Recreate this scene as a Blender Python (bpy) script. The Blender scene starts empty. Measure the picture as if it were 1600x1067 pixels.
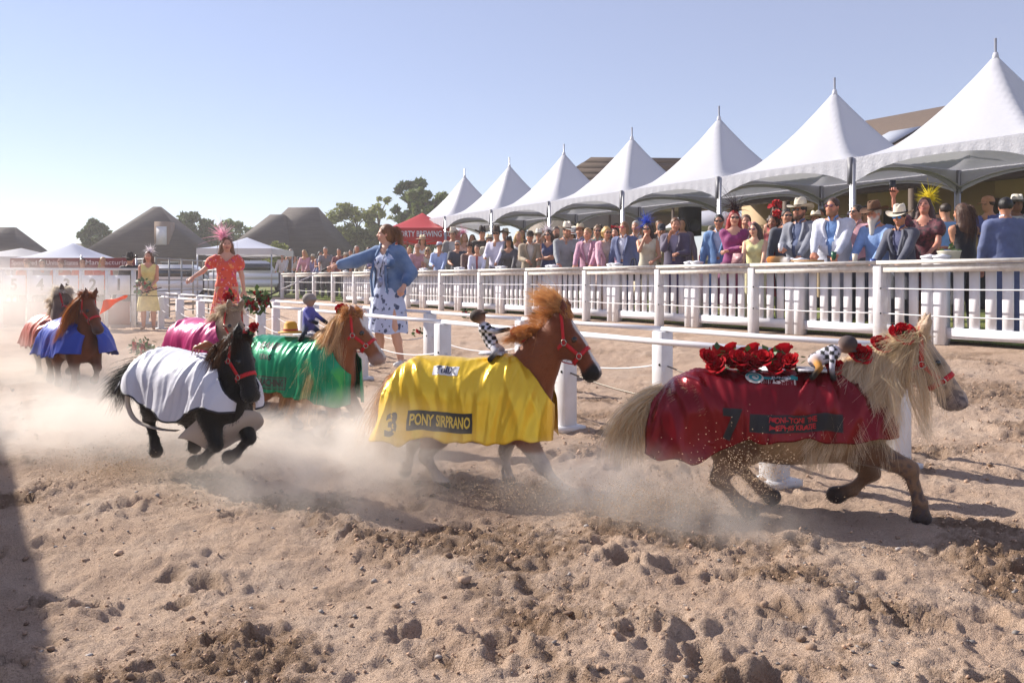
import bpy, bmesh, math, random
import numpy as np
from mathutils import Vector, Matrix
R = math.radians
rng = np.random.default_rng(7)
random.seed(7)
SC = bpy.context.scene
COL = SC.collection
# ------------------------------------------------------------------ camera, sky, sun, exposure
FPX, CH, HY = 1300.0, 1.05, 436.0            # focal length in photo pixels, eye height, horizon row
cd = bpy.data.cameras.new('camera'); cam = bpy.data.objects.new('camera', cd); COL.objects.link(cam)
cam.location = (0, 0, CH); cam.rotation_euler = (R(90), 0, 0)
cd.sensor_width = 36; cd.lens = FPX / 1600 * 36; cd.shift_y = (HY - 533.5) / 1600
cd.clip_start = .05; cd.clip_end = 3000
SC.camera = cam
SUN_EL, SUN_AZ = R(33), math.atan2(-.86, .51)   # azimuth measured from +Y towards +X
w = bpy.data.worlds.new('World'); SC.world = w; w.use_nodes = True
wn = w.node_tree.nodes; wl = w.node_tree.links
sky = wn.new('ShaderNodeTexSky'); sky.sky_type = 'NISHITA'; sky.sun_disc = False
sky.sun_elevation = SUN_EL; sky.sun_rotation = SUN_AZ; sky.air_density = 1.0; sky.dust_density = 0.0; sky.ozone_density = 2.5
bg = wn['Background']; bg.inputs[1].default_value = .088
hzm = wn.new('ShaderNodeMix'); hzm.data_type = 'RGBA'; hzm.inputs[0].default_value = .34; hzm.inputs[7].default_value = (5.4, 5.3, 6.1, 1)   # even thin veil over the whole sky
wl.new(sky.outputs[0], hzm.inputs[6]); tin = wn.new('ShaderNodeMix'); tin.data_type = 'RGBA'; tin.blend_type = 'MULTIPLY'; tin.inputs[0].default_value = 1; tin.inputs[7].default_value = (.985, .945, 1.02, 1)   # white balance of the photograph
wl.new(hzm.outputs[2], tin.inputs[6]); wl.new(tin.outputs[2], bg.inputs[0])
sd = bpy.data.lights.new('sun', 'SUN'); sd.energy = 5.0; sd.angle = R(.53); sd.color = (1, .93, .83)
sun = bpy.data.objects.new('sun', sd); COL.objects.link(sun)
SV = Vector((math.sin(SUN_AZ) * math.cos(SUN_EL), math.cos(SUN_AZ) * math.cos(SUN_EL), math.sin(SUN_EL)))
sun.rotation_euler = SV.to_track_quat('Z', 'Y').to_euler()
SC.view_settings.view_transform = 'Standard'; SC.view_settings.look = 'None'
SC.view_settings.gamma = 1; SC.view_settings.exposure = .72
SC.cycles.use_denoising = True
SC.cycles.max_bounces = 7; SC.cycles.diffuse_bounces = 3; SC.cycles.glossy_bounces = 3
SC.cycles.transmission_bounces = 4; SC.cycles.volume_bounces = 2; SC.cycles.transparent_max_bounces = 12
SC.cycles.volume_step_rate = 1.0; SC.cycles.volume_max_steps = 128
# ------------------------------------------------------------------ the track's own axes: t along the rails (away), q across (to the crowd)
AL = math.atan(780 / FPX); SA, CA = math.sin(AL), math.cos(AL)
def TP(t, q, z=0.0): return np.array((-SA * t + CA * q, CA * t + SA * q, z))
def G(q):
    q = np.asarray(q, float)
    return np.interp(q, [-400, 4.6, 9.0, 9.7, 12, 20, 60, 400], [0, 0, .30, .37, .46, .55, .75, .9])
def gq(x, y): return float(G(CA * x + SA * y))
def px_row(x, q):                    # plan position on the line q where it passes image column x
    u = (x - 800) / FPX; Z = q / (CA * u + SA); return u * Z, Z
def px_t(x, q):
    X, Z = px_row(x, q); return -SA * X + CA * Z
def px_at(x, Z): return (x - 800) / FPX * Z, Z
# ------------------------------------------------------------------ helpers
def lin(c):
    if isinstance(c, str): c = [int(c[i:i + 2], 16) / 255 for i in (0, 2, 4)]
    return tuple((v / 12.92 if v <= .04045 else ((v + .055) / 1.055) ** 2.4) for v in c)
def tag(o, label=None, cat=None, group=None, kind=None):
    if label: o['label'] = label
    if cat: o['category'] = cat
    if group: o['group'] = group
    if kind: o['kind'] = kind
    return o
def empty(name, loc=(0, 0, 0), rz=0.0, label=None, cat=None, group=None):
    o = bpy.data.objects.new(name, None); COL.objects.link(o); o.empty_display_size = .1
    o.location = loc; o.rotation_euler = (0, 0, rz)
    return tag(o, label, cat, group)
def mk_mesh(name, V, F, smooth=True, cols=None):
    me = bpy.data.meshes.new(name)
    V = np.ascontiguousarray(V, np.float32)
    if isinstance(F, np.ndarray):
        n, k = F.shape; lt = np.full(n, k, np.int32); li = F.astype(np.int32).ravel()
    else:
        lt = np.array([len(f) for f in F], np.int32); li = np.array([i for f in F for i in f], np.int32); n = len(lt)
    me.vertices.add(len(V)); me.vertices.foreach_set('co', V.ravel())
    me.loops.add(len(li)); me.loops.foreach_set('vertex_index', li)
    me.polygons.add(n); me.polygons.foreach_set('loop_start', np.concatenate(([0], np.cumsum(lt)[:-1])).astype(np.int32))
    me.polygons.foreach_set('loop_total', lt)
    if smooth: me.polygons.foreach_set('use_smooth', np.ones(n, bool))
    me.update(calc_edges=True)
    if cols is not None:
        a = me.color_attributes.new('Col', 'FLOAT_COLOR', 'POINT')
        c = np.ones((len(V), 4), np.float32); c[:, :3] = cols; a.data.foreach_set('color', c.ravel())
    return me
def link(name, me, m=None, parent=None, loc=None, rz=None):
    o = bpy.data.objects.new(name, me); COL.objects.link(o)
    if m is not None and not me.materials: me.materials.append(m)
    if parent is not None: o.parent = parent
    if loc is not None: o.location = loc
    if rz is not None: o.rotation_euler = (0, 0, rz)
    return o
class MB:
    def __init__(s): s.V = []; s.F = []; s.C = []; s.n = 0; s.col = (.5, .5, .5)
    def add(s, V, F):
        V = np.asarray(V, float).reshape(-1, 3); b = s.n
        s.V.append(V); s.F += [[i + b for i in f] for f in F]; s.C.append(np.tile(s.col, (len(V), 1))); s.n += len(V); return s
    def box(s, c, d, M=None):
        x, y, z = d[0] / 2, d[1] / 2, d[2] / 2
        V = np.array([(sx * x, sy * y, sz * z) for sx in (-1, 1) for sy in (-1, 1) for sz in (-1, 1)])
        if M is not None: V = V @ np.array(M).T
        return s.add(V + np.array(c), [[0, 1, 3, 2], [4, 6, 7, 5], [0, 4, 5, 1], [2, 3, 7, 6], [0, 2, 6, 4], [1, 5, 7, 3]])
    def tube(s, P, r, n=8, cap=True, flat=None):
        P = np.asarray(P, float); m = len(P); r = np.broadcast_to(np.asarray(r, float), (m,))
        T = np.gradient(P, axis=0); T /= np.linalg.norm(T, axis=1)[:, None] + 1e-9
        up = np.array((0, 0, 1.)) if abs(T[0][2]) < .9 else np.array((1., 0, 0))
        V = []
        for i in range(m):
            a = np.cross(T[i], up); a /= np.linalg.norm(a) + 1e-9; b = np.cross(a, T[i]); up = b
            fa, fb = (1, 1) if flat is None else flat
            th = np.arange(n) * 2 * math.pi / n
            V.append(P[i] + r[i] * (fa * np.cos(th)[:, None] * a + fb * np.sin(th)[:, None] * b))
        F = [[i * n + j, i * n + (j + 1) % n, (i + 1) * n + (j + 1) % n, (i + 1) * n + j] for i in range(m - 1) for j in range(n)]
        if cap: F += [list(range(n))[::-1], [(m - 1) * n + j for j in range(n)]]
        return s.add(np.concatenate(V), F)
    def sheet(s, Gd, closed=False):
        Gd = np.asarray(Gd); a, b = Gd.shape[:2]
        F = [[i * b + j, i * b + (j + 1) % b, (i + 1) * b + (j + 1) % b, (i + 1) * b + j] for i in range(a - 1) for j in range(b if closed else b - 1)]
        return s.add(Gd.reshape(-1, 3), F)
    def lathe(s, prof, n=20, c=(0, 0, 0), sx=1, sy=1, fn=None):
        th = np.arange(n) * 2 * math.pi / n
        V = [[(r * sx * math.cos(a), r * sy * math.sin(a), z) for a in th] for r, z in prof]
        V = np.array(V)
        if fn is not None: V = fn(V)
        return s.sheet(V + np.array(c), closed=True)
    def ell(s, c, r, M=None, n=10, m=7):
        V = [(0, 0, -1)] + [(math.sin(math.pi * i / m) * math.cos(2 * math.pi * j / n), math.sin(math.pi * i / m) * math.sin(2 * math.pi * j / n), -math.cos(math.pi * i / m)) for i in range(1, m) for j in range(n)] + [(0, 0, 1)]
        V = np.array(V) * np.array(r)
        if M is not None: V = V @ np.array(M).T
        F = [[0, 1 + (j + 1) % n, 1 + j] for j in range(n)]
        F += [[1 + i * n + j, 1 + i * n + (j + 1) % n, 1 + (i + 1) * n + (j + 1) % n, 1 + (i + 1) * n + j] for i in range(m - 2) for j in range(n)]
        e = len(V) - 1; F += [[e, 1 + (m - 2) * n + j, 1 + (m - 2) * n + (j + 1) % n] for j in range(n)]
        return s.add(V + np.array(c), F)
    def mesh(s, name, smooth=False, vcol=False):
        return mk_mesh(name, np.concatenate(s.V), s.F, smooth, np.concatenate(s.C) if vcol else None)
    def build(s, name, m, parent=None, smooth=False, loc=None, rz=None, vcol=False):
        return link(name, s.mesh(name, smooth, vcol), m, parent, loc, rz)
def rotz(a): c, s = math.cos(a), math.sin(a); return np.array(((c, -s, 0), (s, c, 0), (0, 0, 1)))
def rotx(a): c, s = math.cos(a), math.sin(a); return np.array(((1, 0, 0), (0, c, -s), (0, s, c)))
def roty(a): c, s = math.cos(a), math.sin(a); return np.array(((c, 0, s), (0, 1, 0), (-s, 0, c)))
# value / gradient noise
_PG = rng.normal(size=(4096, 3)); _PG /= np.linalg.norm(_PG, axis=1)[:, None]
def _h(i, j, k): return ((i * 73856093) ^ (j * 19349663) ^ (k * 83492791)) & 4095
def noise3(x, y, z=0.0):
    x, y, z = np.broadcast_arrays(np.asarray(x, float), np.asarray(y, float), np.asarray(z, float))
    i, j, k = np.floor(x).astype(np.int64), np.floor(y).astype(np.int64), np.floor(z).astype(np.int64)
    fx, fy, fz = x - i, y - j, z - k
    u, v, q = [f * f * f * (f * (f * 6 - 15) + 10) for f in (fx, fy, fz)]
    out = 0
    for a in (0, 1):
        for b in (0, 1):
            for c in (0, 1):
                g = _PG[_h(i + a, j + b, k + c)]
                d = g[..., 0] * (fx - a) + g[..., 1] * (fy - b) + g[..., 2] * (fz - c)
                out = out + d * (u if a else 1 - u) * (v if b else 1 - v) * (q if c else 1 - q)
    return out * 1.5
def noise2(x, y):
    i, j = np.floor(x).astype(np.int64), np.floor(y).astype(np.int64); fx, fy = x - i, y - j
    u, v = fx * fx * fx * (fx * (fx * 6 - 15) + 10), fy * fy * fy * (fy * (fy * 6 - 15) + 10)
    out = 0
    for a in (0, 1):
        for b in (0, 1):
            g = _PG[_h(i + a, j + b, 0)]
            out = out + (g[..., 0] * (fx - a) + g[..., 1] * (fy - b)) * (u if a else 1 - u) * (v if b else 1 - v)
    return out * 1.6
# ------------------------------------------------------------------ smooth-union solids
def _smin(a, b, k): hh = np.maximum(k - np.abs(a - b), 0) / k; return np.minimum(a, b) - hh * hh * k * .25
class Solid:
    def __init__(s): s.P = []
    def cap(s, a, b, ra, rb, col=None, k=.03, sq=None, sub=False):
        s.P.append(('c', np.array(a, float), np.array(b, float), ra, rb, col, k, sq, sub)); return s
    def chain(s, pts, rad, col=None, k=.03, sq=None):
        for i in range(len(pts) - 1): s.cap(pts[i], pts[i + 1], rad[i], rad[i + 1], col, k, sq)
        return s
    def ell(s, c, r, M=None, col=None, k=.03, sub=False):
        s.P.append(('e', np.array(c, float), np.array(r, float), None if M is None else np.array(M), None, col, k, None, sub)); return s
    @staticmethod
    def dist(p, X):
        if p[0] == 'c':
            a, b, ra, rb, sq = p[1], p[2], p[3], p[4], p[7]
            q = X - a; ba = b - a
            if sq is not None:
                n = np.array(sq[0], float); n /= np.linalg.norm(n); g = 1 / sq[1] - 1
                q = q + (q @ n)[..., None] * n * g; ba = ba + (ba @ n) * n * g
            t = np.clip((q @ ba) / (ba @ ba + 1e-12), 0, 1)
            return np.linalg.norm(q - t[..., None] * ba, axis=-1) - (ra + (rb - ra) * t)
        q = X - p[1]
        if p[3] is not None: q = q @ p[3]
        l = np.linalg.norm(q / p[2], axis=-1)
        return (l - 1) * p[2].min() * .5 + (l - 1) * p[2].mean() * .5
    def aabb(s, p):
        if p[0] == 'c':
            r = max(p[3], p[4]); lo = np.minimum(p[1] - r, p[2] - r); hi = np.maximum(p[1] + r, p[2] + r)
        else:
            r = p[2].max() if p[3] is not None else p[2]; lo, hi = p[1] - r, p[1] + r
        return lo, hi
    def arrays(s, h=.012, inflate=0.0, base=(.5, .5, .5), soft=.006):
        bb = [s.aabb(p) for p in s.P if not p[8]]
        lo = np.min([b[0] for b in bb], axis=0) - inflate - 3 * h; hi = np.max([b[1] for b in bb], axis=0) + inflate + 3 * h
        n = np.ceil((hi - lo) / h).astype(int) + 1
        ax = [lo[i] + h * np.arange(n[i]) for i in range(3)]
        Fd = np.full(n, 1.0)
        for p in s.P:
            l, u = s.aabb(p); m = p[6] + 3 * h + inflate
            i0 = np.maximum(((l - m - lo) / h).astype(int), 0); i1 = np.minimum(((u + m - lo) / h).astype(int) + 2, n)
            if (i1 <= i0).any(): continue
            sl = tuple(slice(i0[i], i1[i]) for i in range(3))
            X = np.stack(np.meshgrid(*[ax[i][sl[i]] for i in range(3)], indexing='ij'), -1)
            d = s.dist(p, X) - (0 if p[8] else inflate)
            if p[8]: Fd[sl] = np.maximum(Fd[sl], -d)
            else: Fd[sl] = _smin(Fd[sl], d, p[6])
        V, Fc = surface_nets(Fd, lo, h)
        cols = None
        if any(p[5] is not None for p in s.P):
            best = np.zeros((len(V), 3)); wsum = np.zeros(len(V))
            D = np.stack([s.dist(p, V) if not p[8] else np.full(len(V), 9.) for p in s.P], 1); D -= D.min(1)[:, None]
            for i, p in enumerate(s.P):
                wgt = np.exp(-D[:, i] / soft); best += wgt[:, None] * np.array(p[5] if p[5] is not None else base); wsum += wgt
            cols = best / wsum[:, None]
        return V, Fc, cols
    def build(s, name, m, parent=None, h=.012, inflate=0.0, base=(.5, .5, .5), cut=None, post=None, extra=None):
        V, Fc, cols = s.arrays(h, inflate, base)
        if cut is not None:
            bad = cut(V); Fc = Fc[~bad[Fc].any(1)]
        if post is not None: V, cols = post(V, cols)
        if extra is not None:
            for (V2, F2, c2) in extra:
                Fc = np.concatenate((Fc, F2 + len(V))); V = np.concatenate((V, V2)); cols = np.concatenate((cols, np.broadcast_to(c2, V2.shape)))
        return link(name, mk_mesh(name, V, Fc, True, cols), m, parent)
def surface_nets(F, lo, h):
    ins = F < 0; nx, ny, nz = F.shape
    off = [(a, b, c) for a in (0, 1) for b in (0, 1) for c in (0, 1)]
    S = lambda A, o: A[o[0]:nx - 1 + o[0], o[1]:ny - 1 + o[1], o[2]:nz - 1 + o[2]]
    cnt = sum(S(ins, o).astype(np.int8) for o in off); mask = (cnt > 0) & (cnt < 8)
    I = np.argwhere(mask); cid = np.full(mask.shape, -1, np.int64); cid[mask] = np.arange(len(I))
    cv = {o: F[I[:, 0] + o[0], I[:, 1] + o[1], I[:, 2] + o[2]] for o in off}
    pos = np.zeros((len(I), 3)); num = np.zeros(len(I))
    for o in off:
        for k in range(3):
            if o[k] == 0:
                o2 = tuple(1 if i == k else o[i] for i in range(3)); a, b = cv[o], cv[o2]
                cr = (a < 0) != (b < 0); t = np.where(cr, a / np.where(cr, a - b, 1), 0)
                pp = np.array(o, float) + t[:, None] * np.eye(3)[k]; pos += pp * cr[:, None]; num += cr
    V = (I + pos / num[:, None]) * h + lo
    Fc = []
    for k in range(3):
        a, b = (k + 1) % 3, (k + 2) % 3
        s0 = [slice(1, -1)] * 3; s1 = [slice(1, -1)] * 3; s0[k] = slice(0, -1); s1[k] = slice(1, None)
        A, B = ins[tuple(s0)], ins[tuple(s1)]
        E = np.argwhere(A != B)
        if not len(E): continue
        sg = A[tuple(E.T)]; E = E.copy(); E[:, a] += 1; E[:, b] += 1
        q = []
        for da, db in ((-1, -1), (0, -1), (0, 0), (-1, 0)):
            c = E.copy(); c[:, a] += da; c[:, b] += db; q.append(cid[tuple(c.T)])
        q = np.stack(q, 1); q[~sg] = q[~sg][:, ::-1]; Fc.append(q)
    return V, np.concatenate(Fc)
# ------------------------------------------------------------------ materials
MATS = {}
def pm(name, col=(.5, .5, .5), rough=.6, metal=0.0, vcol=False, var=None, bump=None, sheen=0.0, spec=.5, coat=0.0, trans=0.0, stretch=None, rand=0.0, emit=None, aniso=0.0):
    """procedural Principled material: var=(scale, amount, second colour), bump=(scale, strength[, distance])"""
    if name in MATS: return MATS[name]
    m = bpy.data.materials.new(name); m.use_nodes = True; N = m.node_tree.nodes; L = m.node_tree.links
    b = N['Principled BSDF']; b.inputs['Roughness'].default_value = rough; b.inputs['Metallic'].default_value = metal
    b.inputs['Specular IOR Level'].default_value = spec; b.inputs['Sheen Weight'].default_value = sheen; b.inputs['Coat Weight'].default_value = coat
    b.inputs['Anisotropic'].default_value = aniso
    if isinstance(col, str): col = lin(col)
    tc = N.new('ShaderNodeTexCoord'); co = tc.outputs['Object']
    if stretch is not None:
        mp = N.new('ShaderNodeMapping'); mp.inputs['Scale'].default_value = stretch; L.new(co, mp.inputs[0]); co = mp.outputs[0]
    if vcol:
        at = N.new('ShaderNodeVertexColor'); at.layer_name = 'Col'; cs = at.outputs[0]
    else:
        rg = N.new('ShaderNodeRGB'); rg.outputs[0].default_value = (*col, 1); cs = rg.outputs[0]
    if var is not None:
        nz = N.new('ShaderNodeTexNoise'); nz.inputs['Scale'].default_value = var[0]; nz.inputs['Detail'].default_value = 5; L.new(co, nz.inputs['Vector'])
        rp = N.new('ShaderNodeMapRange'); rp.inputs[1].default_value = .35; rp.inputs[2].default_value = .68; rp.inputs[4].default_value = var[1]; L.new(nz.outputs[0], rp.inputs[0])
        mx = N.new('ShaderNodeMix'); mx.data_type = 'RGBA'; L.new(rp.outputs[0], mx.inputs[0]); L.new(cs, mx.inputs[6])
        c2 = var[2] if len(var) > 2 else None
        if c2 is None:
            mx.blend_type = 'MULTIPLY'; mx.inputs[7].default_value = (.35, .33, .31, 1)
        else:
            mx.inputs[7].default_value = (*(lin(c2) if isinstance(c2, str) else c2), 1)
        cs = mx.outputs[2]
    if rand:
        ge = N.new('ShaderNodeNewGeometry'); hs = N.new('ShaderNodeHueSaturation'); mr = N.new('ShaderNodeMapRange')
        mr.inputs[3].default_value = 1 - rand; mr.inputs[4].default_value = 1 + rand; L.new(ge.outputs['Random Per Island'], mr.inputs[0])
        L.new(mr.outputs[0], hs.inputs['Value']); L.new(cs, hs.inputs['Color']); cs = hs.outputs[0]
    L.new(cs, b.inputs['Base Color'])
    if bump is not None:
        nz = N.new('ShaderNodeTexNoise'); nz.inputs['Scale'].default_value = bump[0]; nz.inputs['Detail'].default_value = 4; L.new(co, nz.inputs['Vector'])
        bp = N.new('ShaderNodeBump'); bp.inputs['Strength'].default_value = bump[1]; bp.inputs['Distance'].default_value = bump[2] if len(bump) > 2 else .01
        L.new(nz.outputs[0], bp.inputs['Height']); L.new(bp.outputs[0], b.inputs['Normal'])
    if trans:
        tr = N.new('ShaderNodeBsdfTranslucent'); L.new(cs, tr.inputs[0]); ms = N.new('ShaderNodeMixShader'); ms.inputs[0].default_value = trans
        L.new(b.outputs[0], ms.inputs[1]); L.new(tr.outputs[0], ms.inputs[2]); L.new(ms.outputs[0], N['Material Output'].inputs[0])
    MATS[name] = m
    return m
def text_arrays(txt, size=1.0, bold=0.0, xs=1.0, sub=0):
    """flat text as triangles in the xy plane, centred"""
    cu = bpy.data.curves.new('lettering', 'FONT'); cu.body = txt; cu.size = size; cu.align_x = 'CENTER'; cu.align_y = 'CENTER'; cu.offset = bold; cu.resolution_u = 3
    o = bpy.data.objects.new('lettering', cu); COL.objects.link(o)
    me = bpy.data.meshes.new_from_object(o.evaluated_get(bpy.context.evaluated_depsgraph_get()))
    bpy.data.objects.remove(o); bpy.data.curves.remove(cu)
    bm = bmesh.new(); bm.from_mesh(me); bmesh.ops.triangulate(bm, faces=bm.faces[:])
    for _ in range(sub): bmesh.ops.subdivide_edges(bm, edges=[e for e in bm.edges if e.calc_length() > size * .12], cuts=1); bmesh.ops.triangulate(bm, faces=bm.faces[:])
    bm.verts.index_update()
    V = np.array([v.co[:] for v in bm.verts]); F = [[v.index for v in f.verts] for f in bm.faces]; bm.free(); bpy.data.meshes.remove(me)
    V[:, 0] *= xs
    return V, F
def strands(roots, flow, width, nseg=7, taper=.25):
    """roots (n,3); flow(roots, s) -> positions at s in 0..1; three-sided tapered hairs"""
    n = len(roots); S = np.linspace(0, 1, nseg + 1); P = np.stack([flow(roots, s) for s in S], 1)
    T = np.gradient(P, axis=1); T /= np.linalg.norm(T, axis=2)[..., None] + 1e-9
    ref = rng.normal(size=(n, 1, 3)); A = np.cross(T, ref); A /= np.linalg.norm(A, axis=2)[..., None] + 1e-9; B = np.cross(T, A)
    wd = np.broadcast_to(np.asarray(width), (n,))[:, None] * (1 - (1 - taper) * S ** 1.5)[None]
    V = np.stack((P - wd[..., None] * A, P + wd[..., None] * A), 2).reshape(-1, 3)
    i = np.arange(n)[:, None] * ((nseg + 1) * 2); j = np.arange(nseg)[None, :] * 2
    F = np.stack([i + j, i + j + 1, i + j + 3, i + j + 2], -1).reshape(-1, 4)
    return V, F
# ================================================================== ground
def sand_material(fine=True):
    m = bpy.data.materials.new('sand'); m.use_nodes = True; N = m.node_tree.nodes; L = m.node_tree.links; b = N['Principled BSDF']
    b.inputs['Roughness'].default_value = .95; b.inputs['Specular IOR Level'].default_value = .15
    tc = N.new('ShaderNodeTexCoord')
    def nz(sc, det=6, ro=.6):
        n = N.new('ShaderNodeTexNoise'); n.inputs['Scale'].default_value = sc; n.inputs['Detail'].default_value = det; n.inputs['Roughness'].default_value = ro; L.new(tc.outputs['Object'], n.inputs['Vector']); return n.outputs[0]
    def ramp(src, pts):
        r = N.new('ShaderNodeValToRGB'); e = r.color_ramp.elements
        e[0].position, e[0].color = pts[0][0], (*lin(pts[0][1]), 1); e[1].position, e[1].color = pts[-1][0], (*lin(pts[-1][1]), 1)
        for p, c in pts[1:-1]: x = e.new(p); x.color = (*lin(c), 1)
        L.new(src, r.inputs[0]); return r.outputs[0]
    def mix(f, a, c, blend='MIX'):
        x = N.new('ShaderNodeMix'); x.data_type = 'RGBA'; x.blend_type = blend
        if isinstance(f, float): x.inputs[0].default_value = f
        else: L.new(f, x.inputs[0])
        L.new(a, x.inputs[6]); L.new(c, x.inputs[7]); return x.outputs[2]
    base = ramp(nz(2.2), [(.3, 'c0a18a'), (.5, 'd0b39c'), (.7, 'dcc4b0')])
    grain = ramp(nz(190, 3, .75), [(.3, '745d4d'), (.52, 'd0b59f'), (.75, 'f0decd')])
    c = mix(.38, base, grain)
    speck = ramp(nz(75, 2, .6), [(.24, '4c3b30'), (.36, 'ffffff')])
    c = mix(.5, c, speck, 'MULTIPLY')
    if fine:
        at = N.new('ShaderNodeAttribute'); at.attribute_name = 'damp'
        mr = N.new('ShaderNodeMath'); mr.operation = 'MULTIPLY'; mr.inputs[1].default_value = .9; L.new(at.outputs['Fac'], mr.inputs[0])
        dk = N.new('ShaderNodeRGB'); dk.outputs[0].default_value = (*lin('7d624a'), 1)
        c = mix(mr.outputs[0], c, dk.outputs[0])
    L.new(c, b.inputs['Base Color'])
    h1, h2, h3, h4 = nz(160, 4, .7), nz(38, 5, .65), nz(420, 2, .6), nz(80, 3, .7)
    prev = None
    for hh, st, ds in ((h2, .8, .024), (h4, .9, .014), (h1, .9, .008), (h3, .5, .002)):
        bp = N.new('ShaderNodeBump'); bp.inputs['Strength'].default_value = st; bp.inputs['Distance'].default_value = ds; L.new(hh, bp.inputs['Height'])
        if prev is not None: L.new(prev, bp.inputs['Normal'])
        prev = bp.outputs[0]
    L.new(prev, b.inputs['Normal'])
    return m
# the wide land under everything
gx = np.concatenate((-np.geomspace(900, 30, 14), np.linspace(-26, 26, 27), np.geomspace(30, 900, 14)))
gy = np.concatenate((-np.geomspace(300, 8, 8), np.linspace(-4, 60, 33), np.geomspace(66, 1600, 16)))
GX, GY = np.meshgrid(gx, gy, indexing='ij')
GZ = G(CA * GX + SA * GY) - .12 - .0 * GX
mb = MB(); mb.sheet(np.stack((GX, GY, GZ), -1))
land = mb.build('ground', pm('dry_land', '8f7f5c', .95, var=(.25, .8, '6c7040'), bump=(6, .5, .05)), smooth=True)
tag(land, 'flat dry land running to the horizon', kind='structure')
# the churned sand of the arena
NR, NC = 580, 660
dep = np.geomspace(1.25, 46, NR); uu = np.linspace(-1.05, 1.05, NC)
D, U = np.meshgrid(dep, uu, indexing='ij'); X = U * D; Y = D - .25
Qc = CA * X + SA * Y
def fb(x, y, f, o, g=.5):
    s, a = 0, 1.0
    for i in range(o): s = s + a * noise2(x * f + 17.3 * i, y * f - 9.1 * i); f *= 2.03; a *= g
    return s
# lumps run a little along the track, with crumbly dug-over patches
TX, QX = -SA * X + CA * Y, Qc
H = .038 * fb(X, Y, .6, 2) + .020 * fb(TX * .6 + 40, QX, 1.7, 3, .5)
wx = X + .16 * noise2(X * 2.3, Y * 2.3) + .05 * noise2(X * 9, Y * 9); wy = Y + .16 * noise2(X * 2.3 + 50, Y * 2.3) + .05 * noise2(X * 9 + 7, Y * 9)
n1 = fb(wx, wy, 3.6, 4, .52); H += .016 * n1 + .010 * (np.abs(fb(wx + 30, wy, 2.6, 3, .5)) - .3)
n2 = fb(X, Y, 15, 4, .66); H += .0078 * n2
rough = np.clip(fb(X + 9, Y + 3, .9, 3, .6) * 2.0 + .05, 0, 1)
n3 = fb(X, Y + 5, 30, 4, .68); n4 = fb(X + 3, Y, 11, 3, .6); H += .014 * rough * np.maximum(n3, -.15) + .018 * rough * n4
damp = np.clip(rough * 1.25 - .35 + .55 * n3 - .5 * n4, 0, 1) * np.clip(1.35 - D / 12, .12, 1) * .9
# hoof prints and kicked-up clods
def stamp(cx, cy, r, dh, kind):
    r0 = r * 2.0; d0 = math.hypot(cx, cy + .25) if False else cy + .25
    if d0 - r0 < 1.3: return
    i0, i1 = np.searchsorted(dep, (d0 - r0, d0 + r0)); u0, u1 = (cx - r0) / d0, (cx + r0) / d0
    j0, j1 = np.searchsorted(uu, (u0, u1)); j0, j1 = max(j0 - 2, 0), min(j1 + 2, NC)
    if i1 - i0 < 2 or j1 - j0 < 2: return
    x = X[i0:i1, j0:j1] - cx; y = Y[i0:i1, j0:j1] - cy
    wob = 1 + .75 * noise2(x * 16 + cx * 9, y * 16 + cy * 7)
    d = np.hypot(x, y) / (r * wob)
    if kind == 0:
        H[i0:i1, j0:j1] += -dh * np.exp(-(d * 1.35) ** 4) + dh * .7 * np.exp(-((d - 1.25) / .38) ** 2)
        damp[i0:i1, j0:j1] = np.maximum(damp[i0:i1, j0:j1], .75 * np.exp(-(d * 1.0) ** 4) * random.random())
    else:
        H[i0:i1, j0:j1] += dh * np.exp(-(d) ** 2)
for _ in range(200):
    d0 = math.exp(random.uniform(math.log(1.9), math.log(16))); u0 = random.uniform(-.75, .75)
    stamp(u0 * d0, d0, random.uniform(.045, .085), random.uniform(.008, .03), 0)
for _ in range(60):
    d0 = math.exp(random.uniform(math.log(1.9), math.log(7))); u0 = random.uniform(-.75, .75)
    stamp(u0 * d0, d0, random.uniform(.08, .24), random.uniform(.01, .035), 1)
H *= np.clip((9.0 - Qc) / .8, 0, 1)
H = H - .02
Z = G(Qc) + H
keep = (Qc < 9.5)
idx = np.arange(NR * NC).reshape(NR, NC)
Fq = np.stack((idx[:-1, :-1], idx[:-1, 1:], idx[1:, 1:], idx[1:, :-1]), -1).reshape(-1, 4)
kq = (keep[:-1, :-1] & keep[:-1, 1:] & keep[1:, 1:] & keep[1:, :-1]).ravel()
Fq = Fq[kq]
me = mk_mesh('sand_track', np.stack((X, Y, Z), -1).reshape(-1, 3), Fq, True)
a = me.attributes.new('damp', 'FLOAT', 'POINT'); a.data.foreach_set('value', np.clip(damp, 0, 1).astype(np.float32).ravel())
SAND = sand_material()
sand = link('sand_track', me, SAND); tag(sand, 'loose churned pinkish tan sand of the race track', kind='structure')
def sand_z(x, y):
    i = np.clip(np.searchsorted(dep, y + .25), 1, NR - 1); j = np.clip(np.searchsorted(uu, x / (y + .25)), 1, NC - 1); return Z[i, j]
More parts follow.
